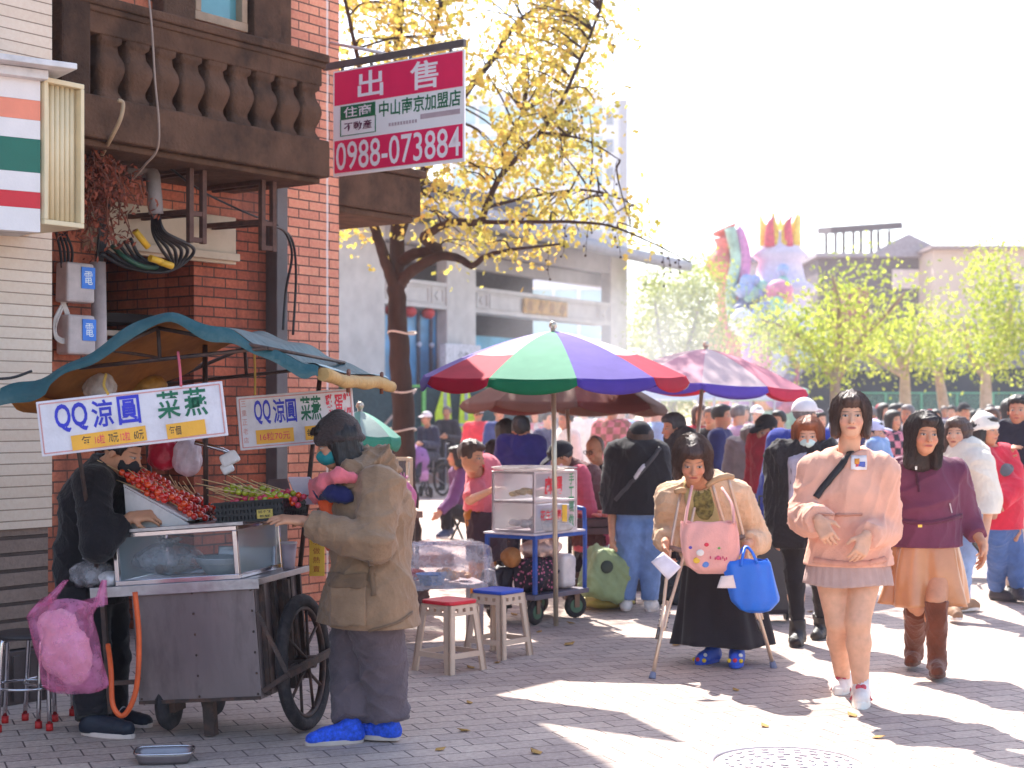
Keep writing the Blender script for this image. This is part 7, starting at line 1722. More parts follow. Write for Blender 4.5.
CS = thing('food_display_case', 'clear food case with red and green writing standing on the blue trolley', 'display case', tl(.03, .03, zt_ + .016), TRZ)
cw, cd_, ch_ = .52, .36, .43
alu = plain(214, 206, 208, .3, metal=.6)
m = MB()
for x in (0, cw):
    for y in (0, cd_): m.box((x, y, ch_ / 2), (.016, .016, ch_ - .034))
for z in (.008, ch_ * .5, ch_ - .008):
    for y in (0, cd_): m.box((cw / 2, y, z), (cw + .016, .016, .016))
    for x in (0, cw): m.box((x, cd_ / 2, z), (.016, cd_ - .017, .016))
m.build('case_frame', alu, CS, .002)
m = MB(); m.box((cw / 2, -.001, ch_ / 2), (cw - .016, .004, ch_ - .03)); m.box((-.001, cd_ / 2, ch_ / 2), (.004, cd_ - .016, ch_ - .03)); m.box((cw / 2, cd_, ch_ / 2), (cw - .016, .004, ch_ - .03)); m.box((cw / 2, cd_ / 2, ch_ - .004), (cw - .02, cd_ - .02, .004)); m.build('clear_panels', glassm(240, 238, 240, .04), CS)
m = MB(); m.box((cw / 2, cd_ / 2, ch_ * .5), (cw - .02, cd_ - .02, .008)); m.build('shelf', plain(226, 222, 226, .4), CS)
m = MB()
put_text(m, '麻', .17, .33, .1, .13, -.006, .02); put_text(m, '糬', .29, .33, .1, .13, -.006, .02); put_text(m, '花生芝麻', .2, .12, .26, .075, -.006, .014); m.build('red_lettering', plain(224, 44, 60, .5), CS)
m = MB()
for k, ch in enumerate('手工現做'): put_text(m, ch, .455, .37 - .1 * k, .065, .085, -.006, .014)
m.build('green_lettering', plain(40, 140, 84, .5), CS)
m = MB(); m.box((.37, -.005, .12), (.06, .003, .13)); m.build('yellow_label', plain(240, 186, 60, .6), CS)
def heap(name, lab, cat, loc, r, n, sz, mat, seed, grp):
    """every piece a thing of its own, copies sharing one mesh"""
    rr = random.Random(seed); m = MB(); m.grid(lambda u, v: (math.cos(6.2832 * u) * math.sin(math.pi * v) * (1 + .06 * math.sin(3 * 6.28 * u)), math.sin(6.2832 * u) * math.sin(math.pi * v), -math.cos(math.pi * v) * .62), 12, 8, True); first = None
    for k in range(n):
        a, q = rr.uniform(0, 6.28), rr.random() ** .5; x, y = r * q * math.cos(a), r * .7 * q * math.sin(a); s_ = sz * rr.uniform(.8, 1.15)
        if first is None: o = first = m.build(name, mat)
        else: o = first.copy(); col.objects.link(o)
        o.location = Vector(loc) + Vector((x, y, sz * .6 + (1 - q) * sz * 1.6 * rr.random())); o.scale = (s_, s_, s_); o.rotation_euler = (rr.uniform(-.2, .2), rr.uniform(-.2, .2), rr.uniform(0, 6)); tag(o, lab, cat, grp)
heap('bun', 'cream bun piled on the upper shelf of the clear case', 'bun', tl(.12, .16, zt_ + .016 + ch_ * .5 + .035), .1, 16, .032, plain(226, 196, 150, .6), 1, 'cream buns in the clear case')
heap('white_snack', 'white snack piled on the lower shelf of the clear case', 'snack', tl(.2, .2, zt_ + .05), .16, 22, .034, plain(232, 222, 216, .6), 2, 'white snacks in the clear case')
heap('pink_snack', 'pink snack on the upper shelf behind the red writing', 'snack', tl(.4, .18, zt_ + .016 + ch_ * .5 + .035), .11, 18, .028, plain(232, 170, 170, .6), 3, 'pink snacks in the clear case')
heap('orange_snack', 'orange brown snack on the lower shelf behind the yellow label', 'snack', tl(.44, .18, zt_ + .05), .1, 16, .03, plain(214, 130, 84, .6), 4, 'orange snacks in the clear case')
blob_bag('cover_bag', 'crumpled clear plastic sheet lying on top of the food case', 'plastic sheet', tl(.25, .2, zt_ + .016 + ch_), (.3, .2, .02), film(240, 232, 230, .55, .25), 21, tie=False)
blob_bag('clear_bag', 'clear bag of goods spilling over the front edge of the trolley table', 'bag', tl(.2, .02, zt_ + .016), (.16, .05, .04), film(238, 232, 230, .55, .2), 22, tie=False)
# under the trolley table
fl_m = M(C3(58, 40, 54), .8, .2, 8, .3); 
def floral():
    m, n, l, b, out = nodes_of('floral'); tc = n.new('ShaderNodeTexCoord'); v = n.new('ShaderNodeTexVoronoi'); v.inputs['Scale'].default_value = 34; l.new(tc.outputs['Object'], v.inputs[0])
    l.new(mixc(n, l, ramp(n, l, v.outputs['Distance'], .28, .36, (1, 1, 1), (0, 0, 0)), C3(44, 32, 44), C3(206, 110, 140)), b.inputs['Base Color']); b.inputs['Roughness'].default_value = .8; return m
def softbox(name, lab, cat, loc, d, mat, rz=0, bulge=.06, seed=0, group=None, extra=None):
    rr = np.random.RandomState(seed); ph = rr.uniform(0, 6, 6); t = thing(name, lab, cat, loc, rz, group)
    f = Field((-d[0] / 2 - .1, -d[1] / 2 - .1, -.05), (d[0] / 2 + .1, d[1] / 2 + .1, d[2] + .1), .014)
    f.box((0, 0, d[2] / 2), (d[0] / 2, d[1] / 2, d[2] / 2), None, min(d) * .22)
    skin_obj('bag_body', f, mat, t, dict(f1=16., amp=bulge * .5, dirv=(.3, .3, .5), aniso=.6), seed)
    if extra: extra(t)
    return t
softbox('floral_bag', 'dark floral shopping bag on the trolley deck', 'bag', tl(.2, .14, zd_ + .02), (.3, .22, .24), floral(), TRZ, seed=1)
softbox('white_tub', 'white plastic tub at the right of the trolley deck', 'tub', tl(.5, .14, zd_ + .02), (.17, .2, .25), plain(226, 216, 214, .4), TRZ, .01, 2)
blob_bag('clear_bag', 'big clear bag of pinkish food stuffed above the floral bag', 'bag', tl(.3, .16, zd_ + .25), (.19, .12, .07), film(232, 206, 200, .6, .2), 24, TRZ, tie=False, inner=(plain(206, 150, 120, .7), 8))
blob_bag('brown_bag', 'small brown paper bag at the left corner of the trolley deck', 'bag', tl(.02, .22, zd_ + .2), (.07, .07, .07), plain(176, 116, 66, .8), 25, tie=False)
softbox('black_sack', 'black sack hanging at the left side of the trolley', 'sack', tl(-.04, .3, .1), (.2, .14, .3), plain(36, 30, 40, .5), TRZ, .05, 3)
# plastic stools
def plastic_stool(loc, rz, topm, lab):
    body = M(C3(226, 196, 172), .5, .06, 8, .05, dirt=C3(180, 136, 112), dirt_amt=.4); t = thing('plastic_stool', lab, 'stool', loc, rz, 'plastic stools beside the trolley')
    w0, w1, h = .105, .155, .41
    m = MB()
    nn = 40; pr = []
    for k in range(nn):
        a = 2 * math.pi * k / nn; q = (abs(math.cos(a)) ** 6 + abs(math.sin(a)) ** 6) ** (-1 / 6); pr.append((.125 * q * math.cos(a), .125 * q * math.sin(a), h - .022))
    m.prism(pr, (0, 0, .022)); m.build('seat', topm, t, .006)
    m = MB()
    for sx in (-1, 1):
        for sy in (-1, 1): m.bar((sx * (w1 - .02), sy * (w1 - .02), 0), (sx * (w0 - .01), sy * (w0 - .01), h - .023), .002) if False else None
    # one moulded body: four legs of L section, apron with holes, low stretchers
    def P(sx, sy, z, o=0.): 
        q = w1 + (w0 + .012 - w1) * (z / (h - .023)) - o; return sx * q, sy * q
    for rot in range(4):
        X = Matrix.Rotation(rot * math.pi / 2, 4, 'Z'); m.X = X; th = .014
        def face(poly):
            pts = []
            for (u, z) in poly:
                q = w1 + (w0 + .012 - w1) * (z / (h - .023)); pts.append((u * q, -q, z))
            m.prism(pts, (0, th, 0))
        zt1 = h - .0235; za = h - .085; zs0, zs1 = .085, .115
        face([(-1, 0), (-.72, 0), (-.62, za), (-1, za)]); face([(.72, 0), (1, 0), (1, za), (.62, za)])
        face([(-.71, zs0), (.71, zs0), (.69, zs1), (-.69, zs1)])
        hs_ = [(-.5, .0), (0, 0), (.5, 0)]; zc = (za + zt1) / 2; r = .011; q = w1 + (w0 - w1) * (zc / h)
        face([(-1, za + .0005), (1, za + .0005), (1, zc - r), (-1, zc - r)]); face([(-1, zc + r), (1, zc + r), (1, zt1), (-1, zt1)])
        for (a, b) in ((-1, -.5 - r / q), (-.5 + r / q, -r / q), (r / q, .5 - r / q), (.5 + r / q, 1)): face([(a, zc - r + .0003), (b, zc - r + .0003), (b, zc + r - .0003), (a, zc + r - .0003)])
    m.X = None; m.build('legs_body', body, t)
plastic_stool(Vector((-.365, 9.30, 0)), R(48), plain(222, 44, 60, .45), 'beige plastic stool with a red seat, nearest the brown coat')
plastic_stool(Vector((-.085, 9.85, 0)), R(52), plain(44, 84, 196, .45), 'beige plastic stool with a blue seat, nearest the trolley')
# low table with a plastic sheet
LT = thing('low_table', 'low metal table of snacks behind the red-seated stool', 'table', Vector((-.52, 7.9 * KD, 0)), R(14))
m = MB()
for sx in (-.3, .28):
    for sy in (-.2, .2): m.bar((sx, sy, 0), (sx, sy, .36), .025)
m.build('legs', plain(150, 140, 146, .4, metal=.6), LT)
m = MB(); m.box((0, 0, .37), (.64, .46, .025)); m.build('table_top', plain(176, 156, 156, .5), LT)
heap('red_snack', 'red snack heaped under the plastic sheet on the low table', 'snack', LT.location + Vector((-.16, -.05, .4)), .15, 26, .035, plain(206, 84, 70, .5), 5, 'red snacks under the plastic sheet')
heap('brown_snack', 'golden brown snack heaped under the plastic sheet', 'snack', LT.location + Vector((.1, .02, .4)), .15, 26, .032, plain(206, 146, 84, .5), 6, 'brown snacks under the plastic sheet')
BB = thing('blue_basin', 'blue patterned basin under the plastic sheet', 'basin', LT.location + Vector((.0, -.19, .384)))
m = MB(); m.lathe([(0, 0), (.07, 0), (.1, .07), (.105, .072), (.097, .07), (.066, .008), (0, .008)], 26); m.build('basin_body', M(C3(120, 150, 206), .4, .5, 40, 0), BB)
PS = thing('plastic_sheet', 'clear plastic sheet draped over the low snack table', 'plastic sheet', LT.location + Vector((0, 0, .385)), R(14))
def sheet(u, v):
    a = 2 * math.pi * u; q = (abs(math.cos(a)) ** 8 + abs(math.sin(a)) ** 8) ** (-1 / 8); k = .34 + .03 * v * math.sin(9 * a)
    if v < .5: return (k * q * math.cos(a) * (v / .5), .26 * q * math.sin(a) * (v / .5), .25 + .012 * math.sin(8 * u * 6.28 + v * 5))
    t = (v - .5) / .5; return ((k + .03 * t) * q * math.cos(a), (.26 + .03 * t) * q * math.sin(a), .25 - .27 * t + .01 * math.sin(14 * a))
m = MB(); m.grid(sheet, 90, 18, True); m.build('film', film(236, 230, 236, .27, .12), PS)
# grill behind
GR_ = thing('grill_table', 'long dark grill table in front of the maroon vest', 'grill', W(600, 0, 9.35).xy.to_3d(), R(20))
m = MB(); m.box((0, .1, .58), (.62, .36, .05)); m.box((0, .1, .64), (.56, .3, .06)); m.build('grill_box', plain(96, 60, 56, .6), GR_, .006)
m = MB()
for k in range(16): m.bar((-.27 + k * .036, -.04, .675), (-.27 + k * .036, .24, .675), .008)
m.build('grate', plain(120, 110, 112, .4, metal=.7), GR_)
m = MB()
for sx in (-.27, .27):
    for sy in (-.04, .24): m.bar((sx, sy, 0), (sx, sy, .555), .025)
m.build('legs', iron_b, GR_)
heap('sausage', 'pink sausage lying on the dark grill', 'sausage', W(596, 0, 9.3).xy.to_3d() + Vector((0, .08, .685)), .2, 20, .026, plain(226, 120, 110, .4), 9, 'sausages on the grill')
f_sack = softbox('green_sack', 'bulging pale green sack with a dark print leaning by the trolley', 'sack', W(598, 0, 9.05).xy.to_3d() + Vector((0, 0, .1)), (.34, .28, .36), M(C3(150, 168, 122), .6, .2, 6, .4, 30, transl=.1), .3, .035, 31)
f_sack.rotation_euler = (0, R(20), R(15))
m = MB(); m.sphere((-.06, -.135, .24), .05, 10, 8, (1, .3, 1)); m.build('dark_print', plain(50, 60, 50, .6), f_sack)
blob_bag('white_bag', 'white plastic bag hanging under the grill table', 'bag', W(607, 573, 9.1), (.06, .06, .09), film(236, 230, 236, .75, .3), 32)
blob_bag('yellow_bag', 'flat yellow bag on the ground under the grill', 'bag', W(604, 0, 9.2).xy.to_3d(), (.2, .14, .05), plain(214, 196, 110, .6), 33, tie=False)
def crate(lab, x, d, dims, mat, rz, z=0, g=None):
    t = thing('crate', lab, 'crate', W(x, 0, d).xy.to_3d() + Vector((0, 0, z)), rz, g); a, b, c = dims; m = MB()
    for k in range(3):
        zz = c * (.12 + .36 * k); m.box((0, -b / 2, zz), (a, .012, c * .2)); m.box((0, b / 2, zz), (a, .012, c * .2)); m.box((-a / 2, 0, zz), (.012, b - .013, c * .2)); m.box((a / 2, 0, zz), (.012, b - .013, c * .2))
    m.box((0, 0, .008), (a - .013, b - .013, .012))
    for sx in (-1, 1):
        for sy in (-1, 1): m.box((sx * (a / 2 - .012), sy * (b / 2 - .012), c / 2), (.03, .03, c - .01))
    m.build('crate_body', mat, t, .003); return t
crate('dark crate on the ground behind the blue jeans', 640, 10.2, (.42, .3, .3), plain(50, 46, 56, .6), .3)
crate('brown crate under the grill table', 588, 9.7, (.4, .3, .24), plain(110, 80, 66, .6), .1)
softbox('duffel_bag', 'dark duffel bag on the ground right of the blue jeans', 'bag', W(668, 0, 9.4).xy.to_3d(), (.34, .26, .3), plain(40, 42, 48, .7), .2, .06, 7)
softbox('pink_bag', 'pink bag standing between the grill and the blue jeans', 'bag', W(612, 0, 9.6).xy.to_3d() + Vector((0, 0, .3)), (.12, .16, .36), plain(214, 96, 140, .6), .2, .06, 8)
SC_ = thing('suitcase', 'black suitcase standing behind the black skirt', 'suitcase', W(771, 0, 8.6).xy.to_3d(), R(12))
m = MB(); m.box((0, 0, .36), (.38, .24, .6)); m.build('shell', plain(44, 38, 46, .5), SC_, .04); m = MB()
for sx in (-.15, .15): m.cyl((sx - .015, -.08, .03), (sx + .015, -.08, .03), .03); m.cyl((sx - .015, .08, .03), (sx + .015, .08, .03), .03)
m.build('wheels', blackp, SC_); m = MB(); m.tube([(-.09, 0, .66), (-.09, 0, .9), (.09, 0, .9), (.09, 0, .66)], .009, 8); m.build('handle', blackp, SC_)
# scooter at the right
SO = thing('scooter', 'grey motor scooter half hidden behind the white jacket', 'scooter', W(968, 0, 11).xy.to_3d(), R(-20))
f = Field((-.55, -.3, .1), (.75, .3, 1.15), .02); f.cap((-.2, 0, .55), (.45, 0, .62), .13, .16, .08, None, (1, 1, 1)); f.cap((.45, 0, .5), (.6, 0, .55), .14, .08, .08); f.cap((-.25, 0, .35), (-.45, 0, .85), .13, .09, .08); f.cap((-.2, 0, .3), (.2, 0, .3), .1, .12, .06)
skin_obj('body_shell', f, M(C3(120, 116, 120), .3, .08, 5, 0, coat=.4), SO)
for x in (-.52, .48):
    m = MB(); m.X = Matrix.Translation((x, 0, .24)) @ Matrix.Rotation(R(90), 4, 'Z'); ring(m, (0, 0, 0), .18, .06, 28, 8); wv = m.build('wheel', rubber, SO); m = MB(); m.cyl((x, -.05, .24), (x, .05, .24), .12); m.build('rim', plain(150, 146, 150, .4, metal=.6), wv)
m = MB(); f = None; m.box((.18, 0, .78), (.62, .26, .1)); m.build('seat', plain(40, 36, 40, .6), SO, .04)
m = MB(); m.tube([(-.48, 0, .8), (-.42, 0, 1.02)], .02, 8); m.tube([(-.4, -.32, 1.06), (-.43, 0, 1.02), (-.4, .32, 1.06)], .014, 8); m.build('handlebar', blackp, SO)
# small cart with a green parasol behind the brown coat
GC = thing('snack_cart', 'small snack cart with a wooden glass box behind the brown coat', 'food cart', W(396, 0, 8.9).xy.to_3d(), R(10))
m = MB(); m.box((-.1, .2, .74), (.6, .4, .05)); m.build('counter', plain(150, 120, 104, .6), GC)
m = MB()
for sx in (-.36, .16):
    for sy in (.03, .37): m.bar((sx, sy, 0), (sx, sy, .715), .03)
m.build('legs', iron_b, GC)
m = MB()
for sx in (-.2, .12):
    for sy in (.05, .3): m.bar((sx, sy, .766), (sx, sy, 1.16), .022)
for z in (.78, .97, 1.15): m.bar((-.211, .05, z), (.131, .05, z), .02); m.bar((-.211, .3, z), (.131, .3, z), .02); m.bar((.12, .061, z), (.12, .289, z), .02)
bx = m.build('glass_box_frame', plain(222, 190, 160, .6), GC); m = MB(); m.box((-.04, .05, .97), (.3, .004, .36)); m.box((.12, .17, .97), (.004, .22, .36)); m.build('glass_panes', glassm(), bx)
heap('bread_roll', 'golden roll inside the wooden glass box of the snack cart', 'roll', GC.location + Vector((-.04, .16, .8)), .12, 18, .035, plain(214, 160, 100, .6), 11, 'rolls in the snack cart box')
parasol('small faded green parasol over the snack cart behind the knit hat', W(360, 411, 8.9), .31, .17, W(366, 0, 8.9).xy.to_3d(), [(206, 226, 216), (150, 206, 186)] * 4, None, R(8), (0, 4), vcols=[(90, 176, 150)] * 8)
blob_bag('pink_bag', 'pink plastic bags hanging under the snack cart', 'bag', W(404, 523, 8.7), (.08, .07, .15), film(244, 150, 196, .7, .3), 41)
softbox('dark_sack', 'dark sack on the ground under the snack cart', 'sack', W(404, 0, 9.0).xy.to_3d(), (.3, .3, .3), plain(70, 52, 56, .8), 0, .06, 12)
WC = thing('wheelchair', 'black wheelchair standing left of the dark tracksuit', 'wheelchair', W(427, 0, 22).xy.to_3d(), R(-30))
for sx in (-.28, .28):
    m = MB(); ring(m, (sx, .1, .31), .29, .025, 28, 6); wv = m.build('wheel', rubber, WC); m = MB(); ring(m, (sx, -.38, .1), .08, .02, 18, 6); m.build('front_wheel', rubber, WC)
m = MB(); m.box((0, 0, .46), (.46, .46, .06)); m.box((0, .24, .75), (.46, .05, .5)); m.build('seat', plain(40, 40, 54, .7), WC)
m = MB()
for sx in (-.24, .24): m.tube([(sx, .36, .95), (sx, .26, .95), (sx, .26, .2), (sx, -.36, .46), (sx, -.42, .1)], .014, 6); m.tube([(sx, .26, .68), (sx, -.15, .68), (sx, -.18, .46)], .014, 6)
m.build('frame', plain(140, 140, 150, .4, metal=.6), WC)
SR = thing('stroller', 'purple baby stroller parked beside the tree trunk', 'stroller', W(414, 0, 21.5).xy.to_3d(), R(20))
m = MB(); m.lathe([(.05, .95), (.22, .85), (.27, .68), (.25, .45)], 18); m.build('hood', plain(140, 96, 156, .8), SR, solid=.02); m = MB(); m.box((0, 0, .4), (.42, .5, .2)); m.build('seat', plain(190, 140, 190, .8), SR, .05)
m = MB()
for sx in (-.2, .2): m.tube([(sx, .3, 1.0), (sx, -.3, .12)], .014, 6); m.tube([(sx, -.25, .6), (sx, .3, .1)], .014, 6)
m.build('frame', blackp, SR); 
for sx in (-.22, .22):
    for sy in (-.3, .3): m = MB(); ring(m, (sx, sy, .1), .08, .02, 16, 6); m.build('wheel', rubber, SR)
FS_ = thing('folding_stool', 'black folding stool under the purple sweater', 'stool', W(467, 0, 14.2).xy.to_3d(), R(-60))
m = MB(); m.box((0, 0, .36), (.34, .3, .02)); m.build('seat', blackp, FS_); m = MB()
for sy in (-.13, .13): m.bar((-.16, sy, 0), (.16, sy + .01, .35), .02); m.bar((.16, sy, 0), (-.16, sy - .01, .35), .02)
m.build('legs', blackp, FS_)
LG = thing('log_kerb', 'brown stone kerb on the ground right of the brown coat', 'kerb stone', W(415, 0, 11.8).xy.to_3d(), R(8))
m = MB(); m.box((0, 0, .06), (.75, .3, .12)); m.build('kerb_stone', plain(120, 84, 78, .85), LG, .03)
for i, (x, d, c) in enumerate(((640, 21, (196, 214, 240)), (700, 24, (226, 230, 244)), (728, 25, (206, 232, 216)))):
    t = thing('stall_tent', ('pale blue stall tent in the smoke behind the parasols', 'white stall tent behind the pink parasol pole', 'pale green stall tent behind the black cap')[i], 'tent', W(x, 0, d).xy.to_3d(), R(10 * i), 'tents at the far stalls'); m = MB()
    m._add([(-1.2, -1.2, 2.0), (1.2, -1.2, 2.0), (1.2, 1.2, 2.0), (-1.2, 1.2, 2.0), (0, 0, 2.45)], [(0, 1, 4), (1, 2, 4), (2, 3, 4), (3, 0, 4)])
    for a, b in (((-1.2, -1.2), (1.2, -1.2)), ((1.2, -1.2), (1.2, 1.2)), ((1.2, 1.2), (-1.2, 1.2)), ((-1.2, 1.2), (-1.2, -1.2))): m.quad((*a, 1.78), (*b, 1.78), (*b, 2.0), (*a, 2.0))
    m.build('canopy', M(C3(*c), .7, .05, 4, .1, transl=.4), t, solid=.01); m = MB()
    for sx in (-1.15, 1.15):
        for sy in (-1.15, 1.15): m.bar((sx, sy, 0), (sx, sy, 1.99), .04)
    m.build('posts', plain(190, 190, 200, .5), t)
    m = MB(); m.box((0, -.9, .45), (2.0, .6, .9)); m.build('counter', plain(150, 160, 190, .7), t)

# ------------------------------------------------------------------ THINGS CARRIED
alum = plain(216, 190, 168, .35, metal=.5)
def crutch(lab, foot, topp, seed, spread=.035):
    A, B = W(*foot), W(*topp); t = thing('crutch', lab, 'crutch', A); ax = (B - A); L_ = ax.length; ax.normalize(); sd = Vector((1, 0.2, 0)); sd = (sd - ax * sd.dot(ax)).normalized()
    P = lambda k, o=0: ax * (L_ * k) + sd * o
    m = MB(); m.tube([P(.02), P(.40)], .0115, 10); m.build('lower_tube', alum, t)
    m = MB()
    for s_ in (-1, 1): m.tube(spl([P(.25, s_ * .014), P(.36, s_ * .016), P(.48, s_ * .028), P(.7, s_ * .045), P(.96, s_ * .05)], 5), .0095, 8)
    m.build('side_tubes', alum, t)
    m = MB()
    for k in range(6): q = P(.27 + k * .025); m.cyl(q - sd * .03, q + sd * .03, .004, n=8)
    m.cyl(P(.2, -.018), P(.26, -.018), .01); m.build('adjusting_pins', plain(110, 104, 104, .4, metal=.7), t)
    m = MB(); m.tube([P(-.0), P(.012), P(.035)], [.021, .02, .016], 12); m.build('rubber_tip', plain(124, 130, 156, .7), t)
    m = MB(); m.tube([P(.67, -.05), P(.67, .05)], .015, 10); m.build('hand_grip', plain(130, 110, 100, .7), t)
    m = MB(); m.tube([P(.96, -.085), P(.975, -.05), P(.98, 0), P(.975, .05), P(.96, .085)], [.014, .02, .021, .02, .014], 10); m.build('arm_pad', plain(196, 160, 120, .7), t)
crutch('aluminium crutch on the left of the black skirt, behind the white paper', (652, 679, 6.74), (690, 488, 6.98), 1)
crutch('aluminium crutch on the right of the black skirt, behind the blue bag', (774, 668, 7.02), (718, 474, 6.9), 2)
# pink tote
def sack_bag(name, lab, outline_b, d, thick, mat, hx, sag=.02, fold=9):
    """open bag: outline_b gives for rows top->bottom (y, x0, x1)"""
    rows = outline_b; c0 = W((rows[0][1] + rows[0][2]) / 2, rows[-1][0], d); t = thing(name, lab, 'bag', c0); n = len(rows)
    def fn(u, v):
        k = v * (n - 1); i = min(int(k), n - 2); f_ = k - i; y, x0, x1 = [rows[i][q] * (1 - f_) + rows[i + 1][q] * f_ for q in range(3)]
        a = 2 * math.pi * u; cx = (x0 + x1) / 2; rx = (x1 - x0) / 2; p = W(cx + rx * math.copysign(abs(math.cos(a)) ** .75, math.cos(a)), y, d) - c0
        tk = thick * (.35 + .65 * math.sin(math.pi * min(1, v * .85 + .12)) ** .8) * (1 - .8 * max(0, v - .88) / .12)
        return p + Vector((0, tk * math.sin(a) + .006 * math.sin(fold * a + v * 6), .006 * math.sin(3 * a) * (1 - v) + .004 * math.sin(fold * a + 3 * v)))
    m = MB(); m.grid(fn, 56, 22, True); b_ = [fn(k / 56, 1) for k in range(56)]; m.smooth = True; m._add(b_, [tuple(range(56))]); m.build('bag_body', mat, t, solid=.003)
    m = MB()
    for pts in hx: m.tube(spl([W(*q) - c0 for q in pts], 5), .009, 6)
    m.build('handles', mat, t); return t, fn
tote, tf = sack_bag('tote_bag', 'pale pink cloth tote bag hanging in front of the cardigan', [(522, 681, 736), (535, 680, 739), (552, 682, 740), (565, 687, 737), (573, 698, 727)], 6.72, .05, cloth(236, 176, 168, .08, .4, 120),
    [[(685, 524, 6.68), (688, 505, 6.72), (692, 486, 6.8)], [(734, 524, 6.68), (732, 505, 6.74), (722, 488, 6.85)]])
for (u, v, r_, cc) in ((.70, .50, .022, (240, 236, 232)), (.735, .38, .013, (226, 60, 84)), (.665, .66, .02, (240, 196, 60)), (.72, .72, .02, (96, 140, 214)), (.77, .62, .014, (226, 90, 130)), (.64, .42, .01, (96, 80, 170)), (.775, .45, .008, (110, 170, 90))):
    p = tf(u, v); m = MB(); m.sphere((p.x, p.y - .004, p.z), r_, 12, 8, (1, .2, .85)); m.build('print_motif', plain(*cc, .7), tote)
m = MB()
for k in range(7): p = tf(.745 + .012 * k, .6 + .03 * (k % 2)); m.box((p.x, p.y - .005, p.z), (.006, .003, .014))
m.build('print_lines', plain(200, 60, 110, .7), tote)
bbag, bf = sack_bag('blue_bag', 'bright blue plastic shopping bag held beside the black skirt', [(560, 722, 768), (564, 722, 771), (585, 727, 776), (600, 731, 780), (609, 740, 772), (612, 748, 764)], 6.72, .06, M(C3(28, 112, 226), .35, .08, 6, .35, 18, spec=.5), 
    [[(741, 566, 6.67), (743, 555, 6.7), (746, 547, 6.74), (752, 552, 6.72), (757, 563, 6.67)], [(733, 564, 6.75), (740, 552, 6.76), (746, 546, 6.76)]], fold=7)
PP = thing('paper_slip', 'folded white paper held in the hand in front of the left crutch', 'paper', W(666, 566, 6.66)); pc = Vector(PP.location)
m = MB(); q = [W(x, y, dd) - pc for x, y, dd in ((651, 562, 6.66), (663, 552, 6.68), (681, 567, 6.64), (668, 580, 6.63))]
m.grid(lambda u, v: (q[0] * (1 - u) + q[1] * u) * (1 - v) + (q[3] * (1 - u) + q[2] * u) * v + Vector((0, -.012 * math.sin(3.1 * u), 0)), 8, 8); m.build('paper_sheet', plain(240, 226, 232, .6), PP, solid=.003)
m = MB(); q2 = [p + Vector((.0, -.006, 0)) for p in q]; m.grid(lambda u, v: (q2[0] * (1 - u) + q2[1] * u) * (1 - v) + (q2[3] * (1 - u) + q2[2] * u) * v + Vector((0, -.012 * math.sin(3.1 * u), 0)), 8, 8)
PP2 = thing('paper_tag', 'small white paper tag at the left edge of the blue bag', 'paper', W(727, 582, 6.6)); pc = Vector(PP2.location)
m = MB(); q = [W(x, y, 6.6) - pc for x, y in ((717, 588), (721, 576), (733, 575), (736, 588))]; m.grid(lambda u, v: (q[0] * (1 - u) + q[3] * u) * (1 - v) + (q[1] * (1 - u) + q[2] * u) * v + Vector((0, -.01 * math.sin(3 * u), 0)), 8, 6); m.build('tag_sheet', plain(226, 214, 212, .6), PP2, solid=.003)
# fallen leaves on the pavers
lm_ = plain(186, 140, 70, .8, var=.4); l0 = None
for k in range(34):
    x, y = rnd.uniform(300, 900), rnd.uniform(560, 760); p = G(x, y)
    if l0 is None:
        m = MB(); m.prism([(-.03, 0, 0), (-.012, .022, .006), (.012, .014, .002), (.035, .004, .012), (.012, -.016, .004), (-.012, -.02, .003)], (0, 0, .0015)); l0 = m.build('fallen_leaf', lm_); tag(l0, 'small dry yellow leaf fallen on the pavers', 'leaf', 'fallen leaves on the pavers'); o = l0
    else: o = l0.copy(); col.objects.link(o)
    o.location = p + Vector((0, 0, .003)); o.rotation_euler = (0, 0, rnd.uniform(0, 6)); sc_ = rnd.uniform(.7, 1.3); o.scale = (sc_, sc_, sc_)

# ------------------------------------------------------------------ separate pieces become parts of their own
def split_islands(o, new):
    me = o.data; n = len(me.vertices); par = list(range(n))
    def fd(i):
        while par[i] != i: par[i] = par[par[i]]; i = par[i]
        return i
    for p in me.polygons:
        r0 = fd(p.vertices[0])
        for v in p.vertices[1:]: par[fd(v)] = r0
    isl = {}
    for p in me.polygons: isl.setdefault(fd(p.vertices[0]), []).append(p)
    if len(isl) < 2: o.name = new; return
    for ps in isl.values():
        ids = sorted({v for p in ps for v in p.vertices}); mp = {v: i for i, v in enumerate(ids)}; m2 = bpy.data.meshes.new(new)
        m2.from_pydata([me.vertices[v].co[:] for v in ids], [], [[mp[v] for v in p.vertices] for p in ps])
        for mt in me.materials: m2.materials.append(mt)
        m2.polygons.foreach_set('material_index', [p.material_index for p in ps]); m2.polygons.foreach_set('use_smooth', [p.use_smooth for p in ps]); m2.update()
        c = o.copy(); c.data = m2; c.name = new; col.objects.link(c); c.parent = o.parent
    bpy.data.objects.remove(o)
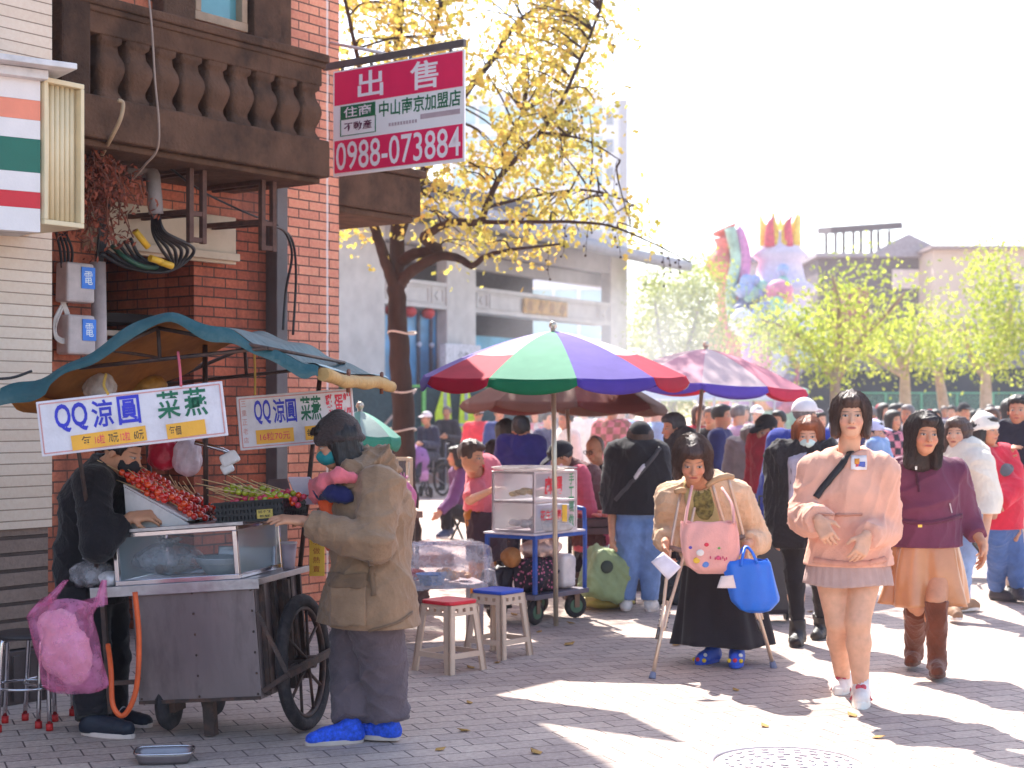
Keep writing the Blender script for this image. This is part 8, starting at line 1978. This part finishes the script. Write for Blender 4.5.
SING = {'legs': 'leg', 'posts': 'post', 'shed_posts': 'shed_post', 'wheels': 'wheel', 'side_panel': 'side_panel', 'hooks': 'hook', 'paper_flowers': 'paper_flower', 'red_lanterns': 'red_lantern', 'yellow_dots': 'yellow_dot', 'red_horns': 'red_horn', 'edge_knots': 'edge_knot', 'trunk_ropes': 'trunk_rope', 'ledges': 'ledge', 'rails': 'rail', 'tape': 'tape', 'vest_fabric': 'vest_half', 'uprights': 'upright', 'arms': 'arm', 'side_tubes': 'side_tube', 'red_bands': 'red_band', 'body_panels': 'body_panel', 'raised_panels': 'raised_panel', 'door_frame': 'door_mullion', 'window_surround': 'window_surround', 'handle': 'handle', 'handles': 'handle'}
for o in list(sc.objects):
    b = o.name.split('.')[0]
    if o.type == 'MESH' and o.parent is not None and b in SING and not o.children and o.data.users == 1: split_islands(o, SING[b])
# ------------------------------------------------------------------ HAZE AND SMOKE
def volmat(name, dens, colr, aniso, noise_sc=None):
    hm = bpy.data.materials.new(name); hm.use_nodes = True; hn = hm.node_tree.nodes; hl_ = hm.node_tree.links; hn.clear()
    ho = hn.new('ShaderNodeOutputMaterial'); hv = hn.new('ShaderNodeVolumePrincipled'); hv.inputs['Color'].default_value = (*colr, 1); hv.inputs['Density'].default_value = dens; hv.inputs['Anisotropy'].default_value = aniso
    hl_.new(hv.outputs[0], ho.inputs['Volume'])
    if noise_sc:
        tc = hn.new('ShaderNodeTexCoord'); vm_ = hn.new('ShaderNodeVectorMath'); vm_.operation = 'LENGTH'; hl_.new(tc.outputs['Object'], vm_.inputs[0])
        fall = ramp(hn, hl_, vm_.outputs['Value'], .25, 1.0, (1, 1, 1), (0, 0, 0)); nz = ramp(hn, hl_, noise(hn, hl_, tc.outputs['Object'], noise_sc, 3, .6), .35, .7)
        hl_.new(mathn(hn, hl_, 'MULTIPLY', mathn(hn, hl_, 'MULTIPLY', fall, nz), dens), hv.inputs['Density'])
    return hm
m = MB(); m.box((0, 95, 24.5), (250, 230, 51)); tag(m.build('haze', volmat('haze', .0010, (.96, .95, 1), .3)), kind='stuff')
m = MB(); m.sphere((0, 0, 0), 1, 24, 14); o = m.build('smoke', volmat('smoke', .16, (.93, .94, 1), .2, 2.2)); c = W(640, 372, 15.5); o.location = c; o.scale = (2.2, 3.2, 2.0); tag(o, kind='stuff')
